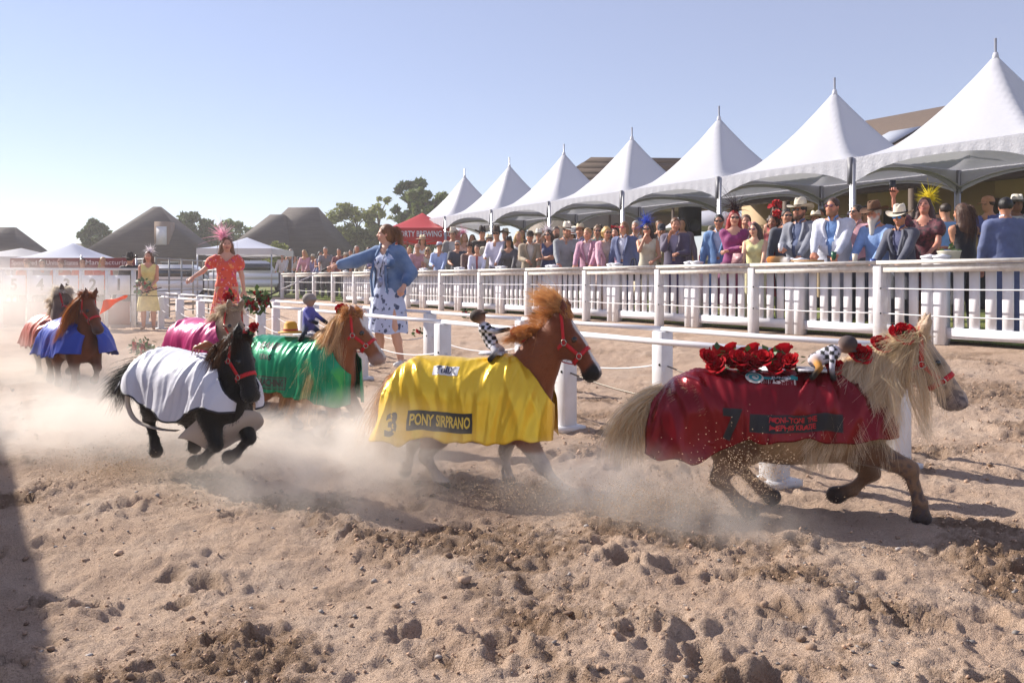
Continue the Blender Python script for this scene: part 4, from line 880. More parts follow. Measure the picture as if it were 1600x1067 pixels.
def on_rug(ro, rug, name, V, F, m, x0, t0, side, off, vflip=True):
    """print flat art (V in metres, x forward along the pony's body as read, y up) on the rug surface"""
    S = rug[0]; x = x0 + V[:, 0] * (1 if side < 0 else -1); t = t0 - V[:, 1]
    P = S(x, t, side); e = .002; n = np.cross(S(x + e, t, side) - P, S(x, t + e, side) - P); n /= np.linalg.norm(n, axis=1)[:, None] + 1e-12
    n *= np.sign(n[:, 1] * side + .35 * n[:, 2])[:, None]
    return link(name, mk_mesh(name, P + n * off, F, False), m, ro)
def grid_patch(w_, h_, nx=40, ny=12):
    x = np.linspace(-w_ / 2, w_ / 2, nx); y = np.linspace(-h_ / 2, h_ / 2, ny); A, B = np.meshgrid(x, y, indexing='ij'); V = np.stack((A, B, A * 0), -1).reshape(-1, 3); i = np.arange(nx * ny).reshape(nx, ny)
    F = np.stack((i[:-1, :-1], i[1:, :-1], i[1:, 1:], i[:-1, 1:]), -1).reshape(-1, 4).tolist(); return V, F
def rug_text(ro, rug, txt, size, xs, x0, t0, m, side=-1, off=.006, bold=.03, name='lettering'):
    V, F = text_arrays(txt, 1.0, bold, xs, 2); V = V * size; return on_rug(ro, rug, name, V, F, m, x0, t0, side, off)
BLACKP = pm('black_print', '15131a', .55); WHITEP = pm('white_print', 'dedce0', .5)
# ---- red rug pony (nearest)
RPX = px_at(1200, 3.85)
pose = dict(poll=(.63, 0, .875), aim=(.62, -.04, -.79),
    RF=[(.42, -.10, .37), (.60, -.10, .285), (.645, -.10, .125), (.65, -.10, .055)], LF=[(.33, .09, .36), (.47, .10, .215), (.385, .10, .12), (.315, .10, .09)],
    RH=[(-.15, -.12, .34), (-.225, -.11, .185), (-.135, -.11, .075), (-.085, -.11, .03)], LH=[(-.07, .11, .33), (-.14, .10, .215), (-.03, .10, .10), (.02, .10, .06)])
def patch_red(V, c, hf, ax):
    n = noise3(V[:, 0] * 5, V[:, 1] * 5, V[:, 2] * 5 + 3); d = np.clip((n - .12) * 5, 0, 1)[:, None] * (V[:, 2] < .62)[:, None] * (V[:, 0] < .5)[:, None]
    c = c * (1 - d) + np.array(lin('6f4c33')) * d
    hx, hy, hz, po = ax; l = (V - po) @ np.stack((hx, hy, hz), 1); hd = (l[:, 0] > -.02) & (V[:, 0] > .5)
    sp = np.clip((noise3(V[:, 0] * 45, V[:, 1] * 45, V[:, 2] * 45) - .12) * 6, 0, 1) * np.clip((l[:, 0] - .16) * 9, 0, 1) * hd
    c = c * (1 - .75 * sp[:, None]) + np.array(lin('4a4046')) * .75 * sp[:, None]
    ey = np.exp(-((l[:, 0] - .12) ** 2 + (l[:, 2] - .02) ** 2) / .0014) * hd; c = c * (1 - .7 * ey[:, None]); return c
red = pony('cream maned pony in the shiny red race rug galloping ahead of all others', RPX, R(-15), pose, ('a98a68', '8a6a50', '3a2d26', '8f8280', 'c0a68c'), (.97, .88, .90), h=.0098, patch=patch_red, fur=26000,
    mane=(8200, .52, -.94, (.22, .93), .12, .16, ['ead3ae', 'f3e4ca', 'd8b68a', 'f6eddc'], (.02, .93), .0010, .06), fore=(1600, .22, -.7, (.3, .45), .75, .12, ['d9c29c', 'e8d9bd', 'c9ab80'], (0, 1), .0010, .03),
    tail=(4400, .47, .42, .66, ['ead2aa', 'f2e0bd', 'd9b88a', 'f6ecda'], .0013, -.05, (.05, .05, .05)))
RUGR = make_rug([(-.56, .33), (-.50, .30), (-.32, .27), (-.2, .35), (-.08, .405), (.2, .41), (.515, .43)], seed=1, fold=.030, xr=-.54, pleat=.017)
ro = put_rug(red, RUGR, satin('red', '7c0718', '50040f', .55, .24), nx=130)
redp = pm('red_print', 'b8141e', .5)
V, F = grid_patch(.40, .085, 90, 22); on_rug(ro, RUGR, 'name_panel', V, F, BLACKP, .115, .345, -1, .007)
rug_text(ro, RUGR, 'PONI-TONI THE', .036, .8, .105, .327, redp, off=.014); rug_text(ro, RUGR, 'MEPHIS KRAZIE', .036, .8, .105, .363, redp, off=.014)
rug_text(ro, RUGR, '7', .20, .8, -.165, .37, BLACKP, off=.007, bold=.05)
TEAL = pm('teal_print', '2c8f93', .45); CREAMP = pm('cream_print', 'd8cfc4', .45)
V, F = grid_patch(.16, .055, 26, 10); on_rug(ro, RUGR, 'sponsor_patch', V, F, CREAMP, .045, .115, -1, .004)
V, F = grid_patch(.165, .022, 26, 5); on_rug(ro, RUGR, 'sponsor_band', V, F, TEAL, .045, .098, -1, .0065)
rug_text(ro, RUGR, 'JUNES', .034, .9, .055, .098, WHITEP, off=.009)
tt_ = np.linspace(0, 9.4, 40); sp = np.stack([(.010 + .0028 * tt_) * np.cos(tt_), (.010 + .0028 * tt_) * np.sin(tt_), tt_ * 0], -1); dn_ = np.stack([np.cos(tt_), np.sin(tt_), tt_ * 0], -1) * .005
V = np.concatenate((sp - dn_, sp + dn_)); F = [[i, i + 1, 41 + i, 40 + i] for i in range(39)]
V0, F0 = grid_patch(.085, .085, 10, 10); V0 = V0 * np.clip(.0425 / (np.linalg.norm(V0, axis=1) + 1e-6), 0, 1)[:, None]; on_rug(ro, RUGR, 'sponsor_disc', V0, F0, CREAMP, -.065, .105, -1, .007)
on_rug(ro, RUGR, 'sponsor_swirl', V, F, TEAL, -.065, .105, -1, .010)
# ---- yellow rug pony
YPX = px_at(732, 4.3)
pose = dict(poll=(.60, -.015, .91), aim=(.68, -.05, -.70), ear=(-.085, .02, .07),
    RF=[(.38, -.10, .34), (.51, -.10, .165), (.60, -.10, .07), (.645, -.10, .03)], LF=[(.27, .09, .34), (.215, .10, .20), (.225, .10, .08), (.24, .10, .03)],
    RH=[(-.17, -.12, .33), (-.25, -.11, .19), (-.17, -.11, .08), (-.13, -.11, .035)], LH=[(-.30, .11, .33), (-.42, .10, .21), (-.45, .10, .10), (-.47, .10, .06)])
def blaze(wid=.028, lo=.02, white='d8d2cc', nose=True, legs=None, dark='17100d'):
    def f(V, c, hf, ax):
        hx, hy, hz, po = ax; l = (V - po) @ np.stack((hx, hy, hz), 1); hd = (l[:, 0] > lo) & (l[:, 0] < .40) & (np.abs(l[:, 1]) < .1) & (l[:, 2] > -.12) & (V[:, 0] > .3)
        w_ = wid * np.interp(l[:, 0], [0, .08, .2, .34], [.6, 1.1, .8, 1.0]); m_ = np.clip((w_ - np.abs(l[:, 1])) / .006, 0, 1) * np.clip((l[:, 2] - .012) / .008, 0, 1) * hd
        c = c * (1 - m_[:, None]) + np.array(lin(white)) * m_[:, None]
        if nose:
            k = np.clip((l[:, 0] - .275) / .02, 0, 1) * hd * (1 - m_); c = c * (1 - k[:, None]) + np.array(lin(dark)) * k[:, None]
        if legs is not None:
            k = np.clip((legs - V[:, 2]) / .02, 0, 1)[:, None] * (V[:, 2] > .055)[:, None]; c = c * (1 - k) + np.array(lin('cbbfb4')) * k
        return c
    return f
yel = pony('chestnut pony with white blaze wearing the yellow rug numbered three', YPX, R(-14), pose, ('8a4a26', '7d4a2e', '4a3a30', '241a18', '7c3d1e', 'k'), (.81, .85, .93), h=.0105, patch=blaze(.03, .03, legs=.25), fur=20000,
    mane=(2400, .17, .8, (.35, .2), .7, .5, ['c98a50', 'a8622f', 'dda868'], (.35, 1), .0011, .02), fore=(3000, .27, -.3, (.15, .06), .62, .78, ['dba468', 'c07e44', 'ecc088', 'e0ac70'], (0, 1), .0010, .03),
    tail=(1200, .5, .2, .85, ['b98a60', '9c6b42', 'd0a67a'], .0012, 0, (.04, .05, .05)))
RUGY = make_rug([(-.56, .26), (-.50, .245), (-.40, .275), (-.2, .305), (.1, .29), (.515, .315)], seed=2, fold=.017, flare=.03, xr=-.53, wide=.006)
YS = satin('yellow', 'efc636', 'd8a226', .42, .27)
ro = put_rug(yel, RUGY, YS, nx=130)
rug_text(ro, RUGY, '3', .165, .85, -.395, .45, BLACKP, off=.005, bold=.045)
V, F = grid_patch(.40, .105, 90, 24); on_rug(ro, RUGY, 'name_panel', V, F, BLACKP, -.10, .445, -1, .006)
rug_text(ro, RUGY, 'PONY SIRPRANO', .083, .58, -.10, .445, pm('yellow_print', 'd9b937', .45), off=.010, bold=.028)
V, F = grid_patch(.17, .06, 24, 8); on_rug(ro, RUGY, 'sponsor_patch', V, F, WHITEP, -.10, .165, -1, .005)
rug_text(ro, RUGY, 'TellX', .062, .95, -.10, .165, pm('navy_print', '2b2f4f', .5), off=.008)
# ---- green rug pony
GPX = px_at(462, 5.7)
pose = dict(poll=(.50, .02, .845), aim=(.70, .30, -.80), ear=(-.08, .02, .05),
    RF=[(.40, -.10, .36), (.47, -.10, .22), (.38, -.10, .13), (.33, -.10, .085)], LF=[(.38, .09, .35), (.50, .10, .20), (.52, .10, .09), (.54, .10, .035)],
    RH=[(-.22, -.12, .35), (-.33, -.11, .24), (-.31, -.11, .12), (-.29, -.11, .06)], LH=[(-.14, .11, .33), (-.22, .10, .20), (-.12, .10, .10), (-.08, .10, .06)])
grn = pony('chestnut pony with long blond mane wearing the green race rug', GPX, R(-30), pose, ('94552f', 'a98c78', '40342c', 'a8908a', '8a5230'), .94, lift=.0, patch=blaze(.03, .03, nose=False, legs=.2), fur=8000,
    mane=(6200, .62, -.93, (.24, .92), .26, .12, ['dcae76', 'e9cb9e', 'c89460', 'efdab8'], (.0, 1), .0010, .06), fore=(2400, .2, -.4, (.25, .30), .35, .32, ['c98a4e', 'd9a468', 'a86a34'], (0, 1), .0013, .04),
    tail=(900, .45, .3, .8, ['d6a972', 'c08a55'], .0013, 0, (.05, .05, .05)))
RUGG = make_rug([(-.56, .38), (-.50, .36), (-.2, .35), (.1, .34), (.4, .30), (.515, .28)], seed=3, fold=.026, flare=.03)
ro = put_rug(grn, RUGG, satin('green', '0f9464', '0b6c4c', .35, .3))
mag = pm('maroon_print', '4b3a3a', .5); gpr = pm('green_print', '2c7a58', .5)
V, F = grid_patch(.26, .09, 30, 10); on_rug(ro, RUGG, 'name_panel', V, F, mag, .0, .42, -1, .005); V, F = grid_patch(.245, .075, 30, 10); on_rug(ro, RUGG, 'panel_field', V, F, gpr, .0, .42, -1, .0075)
rug_text(ro, RUGG, 'RACHING', .07, .7, .0, .42, mag, off=.010); rug_text(ro, RUGG, 'BANK', .085, .9, -.1, .16, BLACKP, off=.006); rug_text(ro, RUGG, 'TEXAS', .05, .9, -.1, .25, BLACKP, off=.006)
# ---- black pony in white rug
WPX = px_at(295, 4.5)
pose = dict(poll=(.49, -.02, .83), aim=(.46, .06, -.88), ear=(-.09, .02, .08),
    RF=[(.36, -.10, .38), (.43, -.10, .22), (.29, -.10, .105), (.215, -.10, .075)], LF=[(.40, .09, .38), (.48, .10, .24), (.35, .10, .12), (.28, .10, .085)],
    RH=[(-.22, -.12, .37), (-.29, -.11, .27), (-.22, -.11, .14), (-.20, -.11, .075)], LH=[(-.15, .11, .37), (-.20, .10, .26), (-.12, .10, .15), (-.095, .10, .085)])
blk = pony('black pony in the white rug leaping with all hooves off the sand', WPX, R(-36), pose, ('130d0b', '0f0b0a', '3a322e', '0d0a0a', '100c0b'), .84, lift=.075, pitch=R(3), fur=18000,
    mane=(3600, .27, -.75, (.25, .75), .25, .12, ['231710', '4a2c1a', '120c0a', '6b4830'], (.0, 1), .0012, .02), fore=(700, .2, -.5, (.3, .45), .05, .2, ['231710', '4a2c1a'], (0, 1), .0012, .02),
    tail=(2800, .44, .62, .55, ['14100e', '241a15', '0c0a09'], .0012, 0, (.07, .06, .06)))
RUGW = make_rug([(-.56, .60), (-.50, .56), (-.42, .46), (-.3, .44), (-.1, .38), (.12, .33), (.22, .35), (.35, .44), (.515, .50)], seed=4, fold=.014, flare=.03, xr=-.46)
NAVY = pm('navy_binding', '20202e', .6)
WR = pm('white_rug_cloth', 'dcdce8', .5, var=(4, .25, 'b9b6c2'), bump=(30, .35, .006), sheen=.2, trans=.12)
ro = put_rug(blk, RUGW, WR, trim=NAVY)
# loose chest bib, belly strap and tail flap of that rug
LIN = pm('rug_lining', 'cbc1ba', .7, bump=(25, .3, .006), trans=.3)
n = 26; a = np.linspace(0, 1, n); A_, B_ = np.meshgrid(a, a, indexing='ij')
P = np.stack((.33 + .24 * A_ - .10 * B_ + .03 * np.sin(B_ * 5), -.19 + .30 * A_ + .03 * np.sin(A_ * 6 + B_ * 4), .46 - .06 * A_ - .27 * B_ * (1 - .45 * np.abs(A_ - .4)) + .02 * np.sin(A_ * 9)), -1)
mb = MB(); mb.sheet(P); bo = mb.build('chest_bib', LIN, ro, True); bo.modifiers.new('thickness', 'SOLIDIFY').thickness = .004
for yo in (-.2, .2):
    mb = MB(); strap(mb, smooth_path([(-.40, yo, .50), (-.36, yo * 1.08, .36), (-.28, yo * 1.0, .27), (-.12, yo * .7, .235), (.02, yo * .5, .24)], 22), (.3, 1, .2), .03, .004); mb.build('belly_strap', LIN, ro, True)
P = np.stack((-.44 - .22 * A_ - .03 * np.sin(B_ * 6), (B_ - .5) * .30 + .03 * np.sin(A_ * 7), .64 - .13 * A_ + .05 * np.sin(A_ * 6.5 + B_ * 3) - .09 * (2 * B_ - 1) ** 2), -1)
mb = MB(); mb.sheet(P); mb.build('tail_flap', WR, ro, True); mb = MB(); mb.tube(np.concatenate((P[:, 0], P[-1], P[::-1, -1])), .007, 5); mb.build('binding', NAVY, ro, True)
# ---- blue, coral and pink rug ponies further back
std = lambda dx=0: dict(RF=[(.36, -.10, .36), (.42, -.10, .22), (.40, -.10, .09), (.41, -.10, .035)], LF=[(.38, .09, .36), (.47, .10, .24), (.40, .10, .13), (.34, .10, .10)],
    RH=[(-.22, -.12, .34), (-.31, -.11, .23), (-.26, -.11, .09), (-.24, -.11, .035)], LH=[(-.28, .11, .34), (-.40, .10, .23), (-.40, .10, .11), (-.42, .10, .06)])
BPX = px_at(118, 8.3)
pose = dict(poll=(.47, .0, .90), aim=(.60, .25, -.85), **std())
blu = pony('auburn pony with thick mane wearing the blue rug, facing the camera', BPX, R(-50), pose, ('7a4528', '6b3d24', '3a2d26', '4a3a36', '6f3f25'), .95, h=.016, fur=0,
    mane=(3000, .48, -1.0, (.42, .80), .05, .12, ['93501f', 'b06a30', '824420', 'c98a48'], (.1, 1), .0016, .04), fore=(900, .17, .2, (.35, .25), .1, .6, ['8a4a22', 'a8622f', '70381a'], (0, 1), .0022, .03),
    tail=(500, .45, .3, .8, ['7a3d1c'], .002, 0, (.05, .05, .05)))
RUGB = make_rug([(-.56, .36), (-.3, .33), (.1, .34), (.4, .36), (.515, .40)], seed=5, fold=.03, flare=.05, wide=.045, neckk=.42, xf=.62)
put_rug(blu, RUGB, satin('blue', '2848b4', '1a2f86', .2, .4), nx=80, nt=30)
CPX = px_at(84, 9.1)
pose = dict(poll=(.46, .0, .92), aim=(.45, .65, -.62), **std())
cor = pony('dun pony with pale crest wearing the coral rug behind the blue one', CPX, R(-52), pose, ('8a7058', '7a604c', '3a2d26', '4a3d36', '6b5644'), .96, h=.017,
    mane=(2400, .2, .3, (.4, .5), .1, .4, ['e0d4c0', 'cdb9a0', 'ece2d2'], (.2, 1), .0024, .03), fore=(2000, .17, .2, (.4, .3), .1, .6, ['e0d4c0', 'ece2d2'], (0, 1), .0024, .03),
    tail=(500, .45, .3, .8, ['c2ae94'], .002, 0, (.05, .05, .05)))
RUGC = make_rug([(-.56, .36), (-.3, .35), (.1, .36), (.515, .42)], seed=6, fold=.03, flare=.04, wide=.03, neckk=.5, xf=.60)
put_rug(cor, RUGC, satin('coral', 'c0604e', '96453a', .15, .45), nx=80, nt=30)
PPX = px_at(322, 7.3)
pose = dict(poll=(.50, .0, .78), aim=(.55, .0, -.84), **std())
pnk = pony('pale pony with a red bow wearing the pink rug, half hidden by the black one', PPX, R(-46), pose, ('a08670', '8c7460', '3a2d26', '6b5a52', '947a64'), 1.0, h=.017,
    mane=(1200, .22, -.6, (.4, .6), .35, .25, ['cbb59a', 'e0d0ba', 'b09a80'], (.1, 1), .002, .03), fore=(700, .16, .2, (.4, .3), .5, .4, ['d8c6ac', 'c2ae94'], (0, 1), .002, .03),
    tail=(500, .45, .3, .8, ['c2ae94'], .002, 0, (.05, .05, .05)))
RUGP = make_rug([(-.56, .36), (-.3, .35), (.1, .36), (.515, .42)], seed=8, fold=.026, flare=.03)
put_rug(pnk, RUGP, satin('pink', 'c22a72', '8f1d58', .2, .35), nx=80, nt=30)
# ================================================================== people
SKIN = pm('skin', vcol=True, rough=.5, spec=.35, bump=(60, .1, .003))
def cloth(c, var=None, **k): return pm(f'cloth_{c}_{var}_{len(k)}', c, k.pop('rough', .75), var=(11, .3) if var is None else var, bump=(28, .3, .012), sheen=.2, **k)
def hairm(c): return pm('hair_' + c, c, .42, var=(30, .6), bump=(55, .7, .008), stretch=(3, 3, .35), spec=.4)
def hand_arrays(curl, mirror=False, h=.0052):
    S = Solid(); S.cap((-.03, 0, 0), (.02, 0, 0), .026, .03, None, .02, ((0, 0, 1), .75)); S.cap((.02, .012, 0), (.085, .02, 0), .028, .024, None, .02, ((0, 0, 1), .55)); S.cap((.02, -.012, 0), (.08, -.024, 0), .028, .024, None, .02, ((0, 0, 1), .55))
    for y, ln, f in ((.032, .072, 1), (.011, .08, .95), (-.011, .075, 1.0), (-.031, .06, 1.1)):
        p = np.array((.088 - abs(y) * .25, y, 0)); a = 0; pts = [p]
        for sgm, w_ in ((.45, .7), (.32, 1.2), (.23, .9)):
            a += curl * w_ * f; p = p + ln * sgm * np.array((math.cos(a), 0, -math.sin(a))); pts.append(p)
        S.chain(pts, [.0098, .0092, .0085, .0072], None, .004)
    S.chain([(.02, .03, -.006), (.055, .055, -.014), (.082, .058 - .02 * curl, -.022 - .012 * curl), (.10, .05 - .03 * curl, -.028 - .02 * curl)], [.016, .013, .0105, .0085], None, .008)
    V, F, _ = S.arrays(h)
    if mirror: V = V * (1, -1, 1); F = F[:, ::-1]
    return V, F
HANDS = {(c, m): hand_arrays(c, m, .0085) for c in (.45, 1.15) for m in (False, True)}
def ik(a, c, l1, l2, pole):
    a, c = np.array(a, float), np.array(c, float); d = c - a; L = min(np.linalg.norm(d), (l1 + l2) * .995); d = d / (np.linalg.norm(d) + 1e-9); c = a + d * L
    x = (l1 * l1 - l2 * l2 + L * L) / (2 * L); hh = math.sqrt(max(l1 * l1 - x * x, 1e-5)); p = np.array(pole, float); p = p - d * (p @ d); p /= np.linalg.norm(p) + 1e-9
    return a + d * x + p * hh, c
ARMS = {'rail': ((.17, .42, .93), (-.17, .42, .93)), 'cup': ((.10, .36, 1.10), (-.15, .40, .93)), 'phone': ((.05, .22, 1.47), (-.12, .30, 1.05)), 'up': ((.30, .16, 1.98), (-.2, .30, 1.05)), 'down': ((.29, .05, .84), (-.29, .05, .84)),
        'cross': ((-.10, .23, 1.17), (.10, .23, 1.12)), 'clap': ((.06, .32, 1.2), (-.06, .32, 1.18)), 'hip': ((.30, -.02, 1.0), (-.27, .08, .86))}
def petals(mb, c, r, n, size, up=None, seed=0):
    rr = np.random.default_rng(seed)
    for i in range(n):
        v = rr.normal(size=3); v /= np.linalg.norm(v); p = np.array(c) + v * r * rr.random() ** .5; a = np.cross(v, rr.normal(size=3)); a /= np.linalg.norm(a); b_ = np.cross(v, a) * .6 + v * .5; s = size * rr.uniform(.6, 1.3)
        mb.add([p - a * s * .5, p - a * s * .35 + b_ * s * .8 + v * s * .12, p + b_ * s * 1.15, p + a * s * .35 + b_ * s * .8 + v * s * .12, p + a * s * .5, p + b_ * s * .5 - v * s * .12], [[0, 1, 5], [1, 2, 5], [2, 3, 5], [3, 4, 5], [4, 0, 5]])
def hat_parts(root, kind, col, band, Mh, hc, tilt=0.0):
    m = pm('hat_' + col, col, .8, var=(20, .2), bump=(80, .25, .004)); bm_ = pm('band_' + band, band, .6)
    def place(V): return V @ (Mh @ rotx(tilt)).T + hc + Mh @ np.array((0, -.008, .058))
    if kind in ('cowboy', 'fedora', 'sun', 'bucket'):
        br, curl, ch = {'cowboy': (.185, 1.75, .135), 'fedora': (.14, .25, .115), 'sun': (.19, -.5, .10), 'bucket': (.125, -1.8, .09)}[kind]
        n = 36; th = np.linspace(0, 2 * math.pi, n, endpoint=False); rr = np.linspace(.083, br, 7); g = []
        for r_ in rr:
            x = r_ * np.cos(th) * .95; y = r_ * np.sin(th) * 1.12; z = curl * (np.abs(x) / .95) ** 2.2 * (r_ / br) - (.25 if kind == 'cowboy' else .05) * np.abs(y) ** 2 * 2; g.append(np.stack((x, y, z), -1))
        top = g[::-1]; bot = [v - (0, 0, .006) for v in g]
        mb = MB(); mb.sheet(place(np.array(top + bot).reshape(-1, 3)).reshape(14, n, 3), closed=True); mb.build('brim', m, root, True)
        prof = [(.088, -.004), (.087, .03), (.082, ch * .6), (.072, ch * .92), (.055, ch), (.03, ch * .93), (.001, ch * .86)]; g = []
        for r_, z in prof:
            x = r_ * np.cos(th) * .93; y = r_ * np.sin(th) * 1.15; zz = z - (.03 * np.exp(-(x / .018) ** 2) * (z > ch * .7) if kind != 'bucket' else 0) - .02 * np.clip(y, 0, 1) * (z > ch * .7) * 6 * .3; g.append(np.stack((x, y, np.broadcast_to(zz, x.shape)), -1))
        mb = MB(); mb.sheet(place(np.array(g).reshape(-1, 3)).reshape(len(prof), n, 3), closed=True); mb.build('hat_crown', m, root, True)
        g = [np.stack(((r_) * np.cos(th) * .935, (r_) * np.sin(th) * 1.155, np.full(n, z)), -1) for r_, z in ((.0895, .002), (.0895, .024))]
        mb = MB(); mb.sheet(place(np.array(g).reshape(-1, 3)).reshape(2, n, 3), closed=True); mb.build('hat_band', bm_, root, True)
    elif kind == 'cap':
        mb = MB(); n = 24; th = np.linspace(0, 2 * math.pi, n, endpoint=False); g = [np.stack((r_ * np.cos(th) * .92, r_ * np.sin(th) * 1.12, np.full(n, z)), -1) for r_, z in ((.092, -.02), (.090, .02), (.075, .055), (.045, .075), (.001, .08))]
        mb.sheet(place(np.array(g).reshape(-1, 3)).reshape(5, n, 3), closed=True); mb.build('hat_crown', m, root, True)
        a = np.linspace(-1, 1, 9); g = np.array([[(.075 * x, .09 + .085 * v * (1 - .45 * x * x), -.018 - .02 * v - .02 * x * x) for v in (0, .5, 1)] for x in a]); mb = MB(); mb.sheet(place(g.reshape(-1, 3)).reshape(9, 3, 3)); o = mb.build('peak', m, root, True)
        o.modifiers.new('thickness', 'SOLIDIFY').thickness = .004
def skirt(root, name, m, z0, z1, w0, w1, folds=9, amp=.02, n=72, nz=22, slit=None, sway=(0, 0), dep=.72, tiers=0):
    th = np.linspace(0, 2 * math.pi, n, endpoint=(slit is not None)); v = np.linspace(0, 1, nz); g = []
    for s in v:
        w_ = w0 + (w1 - w0) * s ** .8; a_ = amp * s ** .8; tr = 0
        if tiers: tr = .018 * ((s * tiers) % 1)
        r_ = w_ + tr + a_ * (np.sin(folds * th + 1.3 * math.sin(3 * s)) + .5 * np.sin((2 * folds + 3) * th + 2 * s)); g.append(np.stack((r_ * np.cos(th + (slit or 0)) + sway[0] * s * s, r_ * np.sin(th + (slit or 0)) * dep + sway[1] * s * s, np.full(n, z0 + (z1 - z0) * s) + .01 * np.sin(th * 5) * s), -1))
    mb = MB(); mb.sheet(np.array(g), closed=slit is None); o = mb.build(name, m, root, True); return o
PEOPLE = 0
def person(label, xy, face, H, sp, near=True, gz=None, name='person'):
    """sp: dict of sex, skin, hair (colour, style), top (kind, colour[, inner]), legs, hat, glasses, beard, arms, lean, look (yaw, pitch), fasc"""
    global PEOPLE; PEOPLE += 1
    g0 = gq(*xy) if gz is None else gz
    root = empty(name, (xy[0], xy[1], g0), face, label, 'person', sp.get('group')); sc_ = H / 1.75; root.scale = (sc_,) * 3
    fem = sp.get('sex') == 'f'; fat = sp.get('fat', 1.0); h = .0125 if sp.get('lead') else .0255 if near else .035; h2 = .0115 if sp.get('lead') else .0138 if near else .027
    sk = np.array(lin(sp.get('skin', 'c48e72'))); hip = np.array((0, 0, .95)); Ml = rotx(-sp.get('lean', 0.0)); U = lambda p: Ml @ (np.array(p, float) - hip) + hip
    sw = (.165 if fem else .19) * (1 + (fat - 1) * .35); torso = []
    torso += [('e', (0, 0, .96), (.165 * fat, .115 * fat, .13)), ('e', U((0, .0, 1.10)), ((.135 if fem else .155) * fat, .10 * fat, .14)), ('e', U((0, .0, 1.28)), ((.145 if fem else .172) * (.4 + .6 * fat), .105 * (.3 + .7 * fat), .18)), ('c', U((0, -.012, 1.45)), U((-sw + .02, -.012, 1.40)), .062, .056), ('c', U((0, -.012, 1.45)), U((sw - .02, -.012, 1.40)), .062, .056)]
    if fem: torso += [('e', U((s * .065, .075, 1.29)), (.062, .058, .062)) for s in (-1, 1)]
    if fat > 1.1: torso.append(('e', U((0, .05, 1.10)), (.15 * fat, .125 * fat, .14)))
    Ah = ARMS[sp.get('arms', 'rail')] if isinstance(sp.get('arms', 'rail'), str) else sp['arms']; arms = []
    for s, hnd in ((1, Ah[0]), (-1, Ah[1])):
        sh = U((s * sw, -.01, 1.40)); ad = sp.get('absarm'); hd = np.array(hnd, float)
        el, wr = ik(sh, hd, .285, .255, sp.get('pole', (s * .55, -.55, -.7))); arms.append((sh, el, wr, s))
    yaw, pit = sp.get('look', (0, 0)); Mh = rotz(yaw) @ rotx(pit) @ Ml @ rotx(sp.get('lean', 0) * .8); nk = U((0, -.012, 1.50)); hc = nk + Mh @ np.array((0, .022, .135))
    hp = lambda x, y, z: hc + Mh @ np.array((x, y, z))
    B = Solid()
    def addt(S, prims, col, k=.05, dr=0.0):
        for t in prims:
            if t[0] == 'e': S.ell(t[1], np.array(t[2]) + dr, None, col, k)
            else: S.cap(t[1], t[2], t[3] + dr, t[4] + dr, col, k)
    addt(B, torso, sk)
    for sh, el, wr, s in arms:
        a0 = (.047 if fem else .055) * (.6 + .4 * fat); B.cap(sh, el, a0, a0 * .8, sk, .04); B.cap(el, wr, a0 * .8, a0 * .52, sk, .02)
    for s in (-1, 1):
        lg = sp.get('legpose', {}).get(s, ((s * .09, 0, .9), (s * .10, .015, .49), (s * .105, -.02, .09))); lg = [np.array(p, float) for p in lg]
        if sp.get('legs') and not sp.get('lead'):
            S = Solid(); S.cap(lg[2] + (0, -.02, -.045), lg[2] + (s * .02, .15, -.06), .040, .034, None, .015); S.cap(lg[2] + (0, -.01, .03), lg[2] + (0, -.02, -.045), .045, .04, None, .015); S.build('shoe', pm('shoe_leather', '2a2320', .45), root, .024); continue
        B.cap(lg[0], lg[1], .088, .056, sk, .04); B.cap(lg[1], lg[1] * .55 + lg[2] * .45 + (0, -.012, 0), .056, .056, sk, .02); B.cap(lg[1] * .55 + lg[2] * .45 + (0, -.012, 0), lg[2], .055, .038, sk, .02)
        B.cap(lg[2] + (0, -.02, -.045), lg[2] + (s * .02, .15, -.06), .038, .032, np.array(lin(sp.get('shoe', '2a2320'))), .015)
    B.cap(U((0, -.012, 1.44)), hp(0, -.02, -.06), .052 if fem else .06, .05, sk, .03)
    BB = B; B = Solid() if not sp.get('lead') else B
    if B is not BB: B.cap(U((0, -.012, 1.47)), hp(0, -.02, -.06), .053 if fem else .061, .051, sk, .03)
    B.ell(hc + Mh @ np.array((0, -.008, .022)), (.073, .094, .095), Mh, sk, .03); B.ell(hp(0, .022, -.035), (.058, .068, .078), Mh, sk, .03); B.ell(hp(0, .05, -.082), (.032, .034, .026), Mh, sk, .02)
    if near:
        B.cap(hp(0, .083, .014), hp(0, .106, -.022), .010, .0145, sk * (1.04, .95, .93), .012); B.ell(hp(0, .098, -.026), (.018, .012, .010), Mh, sk, .008)
        for s in (-1, 1):
            B.ell(hp(s * .073, -.004, -.005), (.010, .020, .030), Mh, sk * (1.05, .9, .88), .01); B.ell(hp(s * .030, .098, .006), (.017, .013, .011), Mh, None, .012, True); B.ell(hp(s * .04, .066, -.03), (.026, .02, .02), Mh, sk * (1.08, .93, .92), .02)
            B.cap(hp(s * .016, .094, .022), hp(s * .046, .082, .024), .007, .006, sk, .01)
        B.ell(hp(0, .089, -.056), (.024, .012, .006), Mh, np.array(lin('9c4a48' if fem else 'a3675a')), .006); B.ell(hp(0, .087, -.066), (.020, .012, .007), Mh, np.array(lin('9c4a48' if fem else 'a3675a')), .006)
    bd = sp.get('beard')
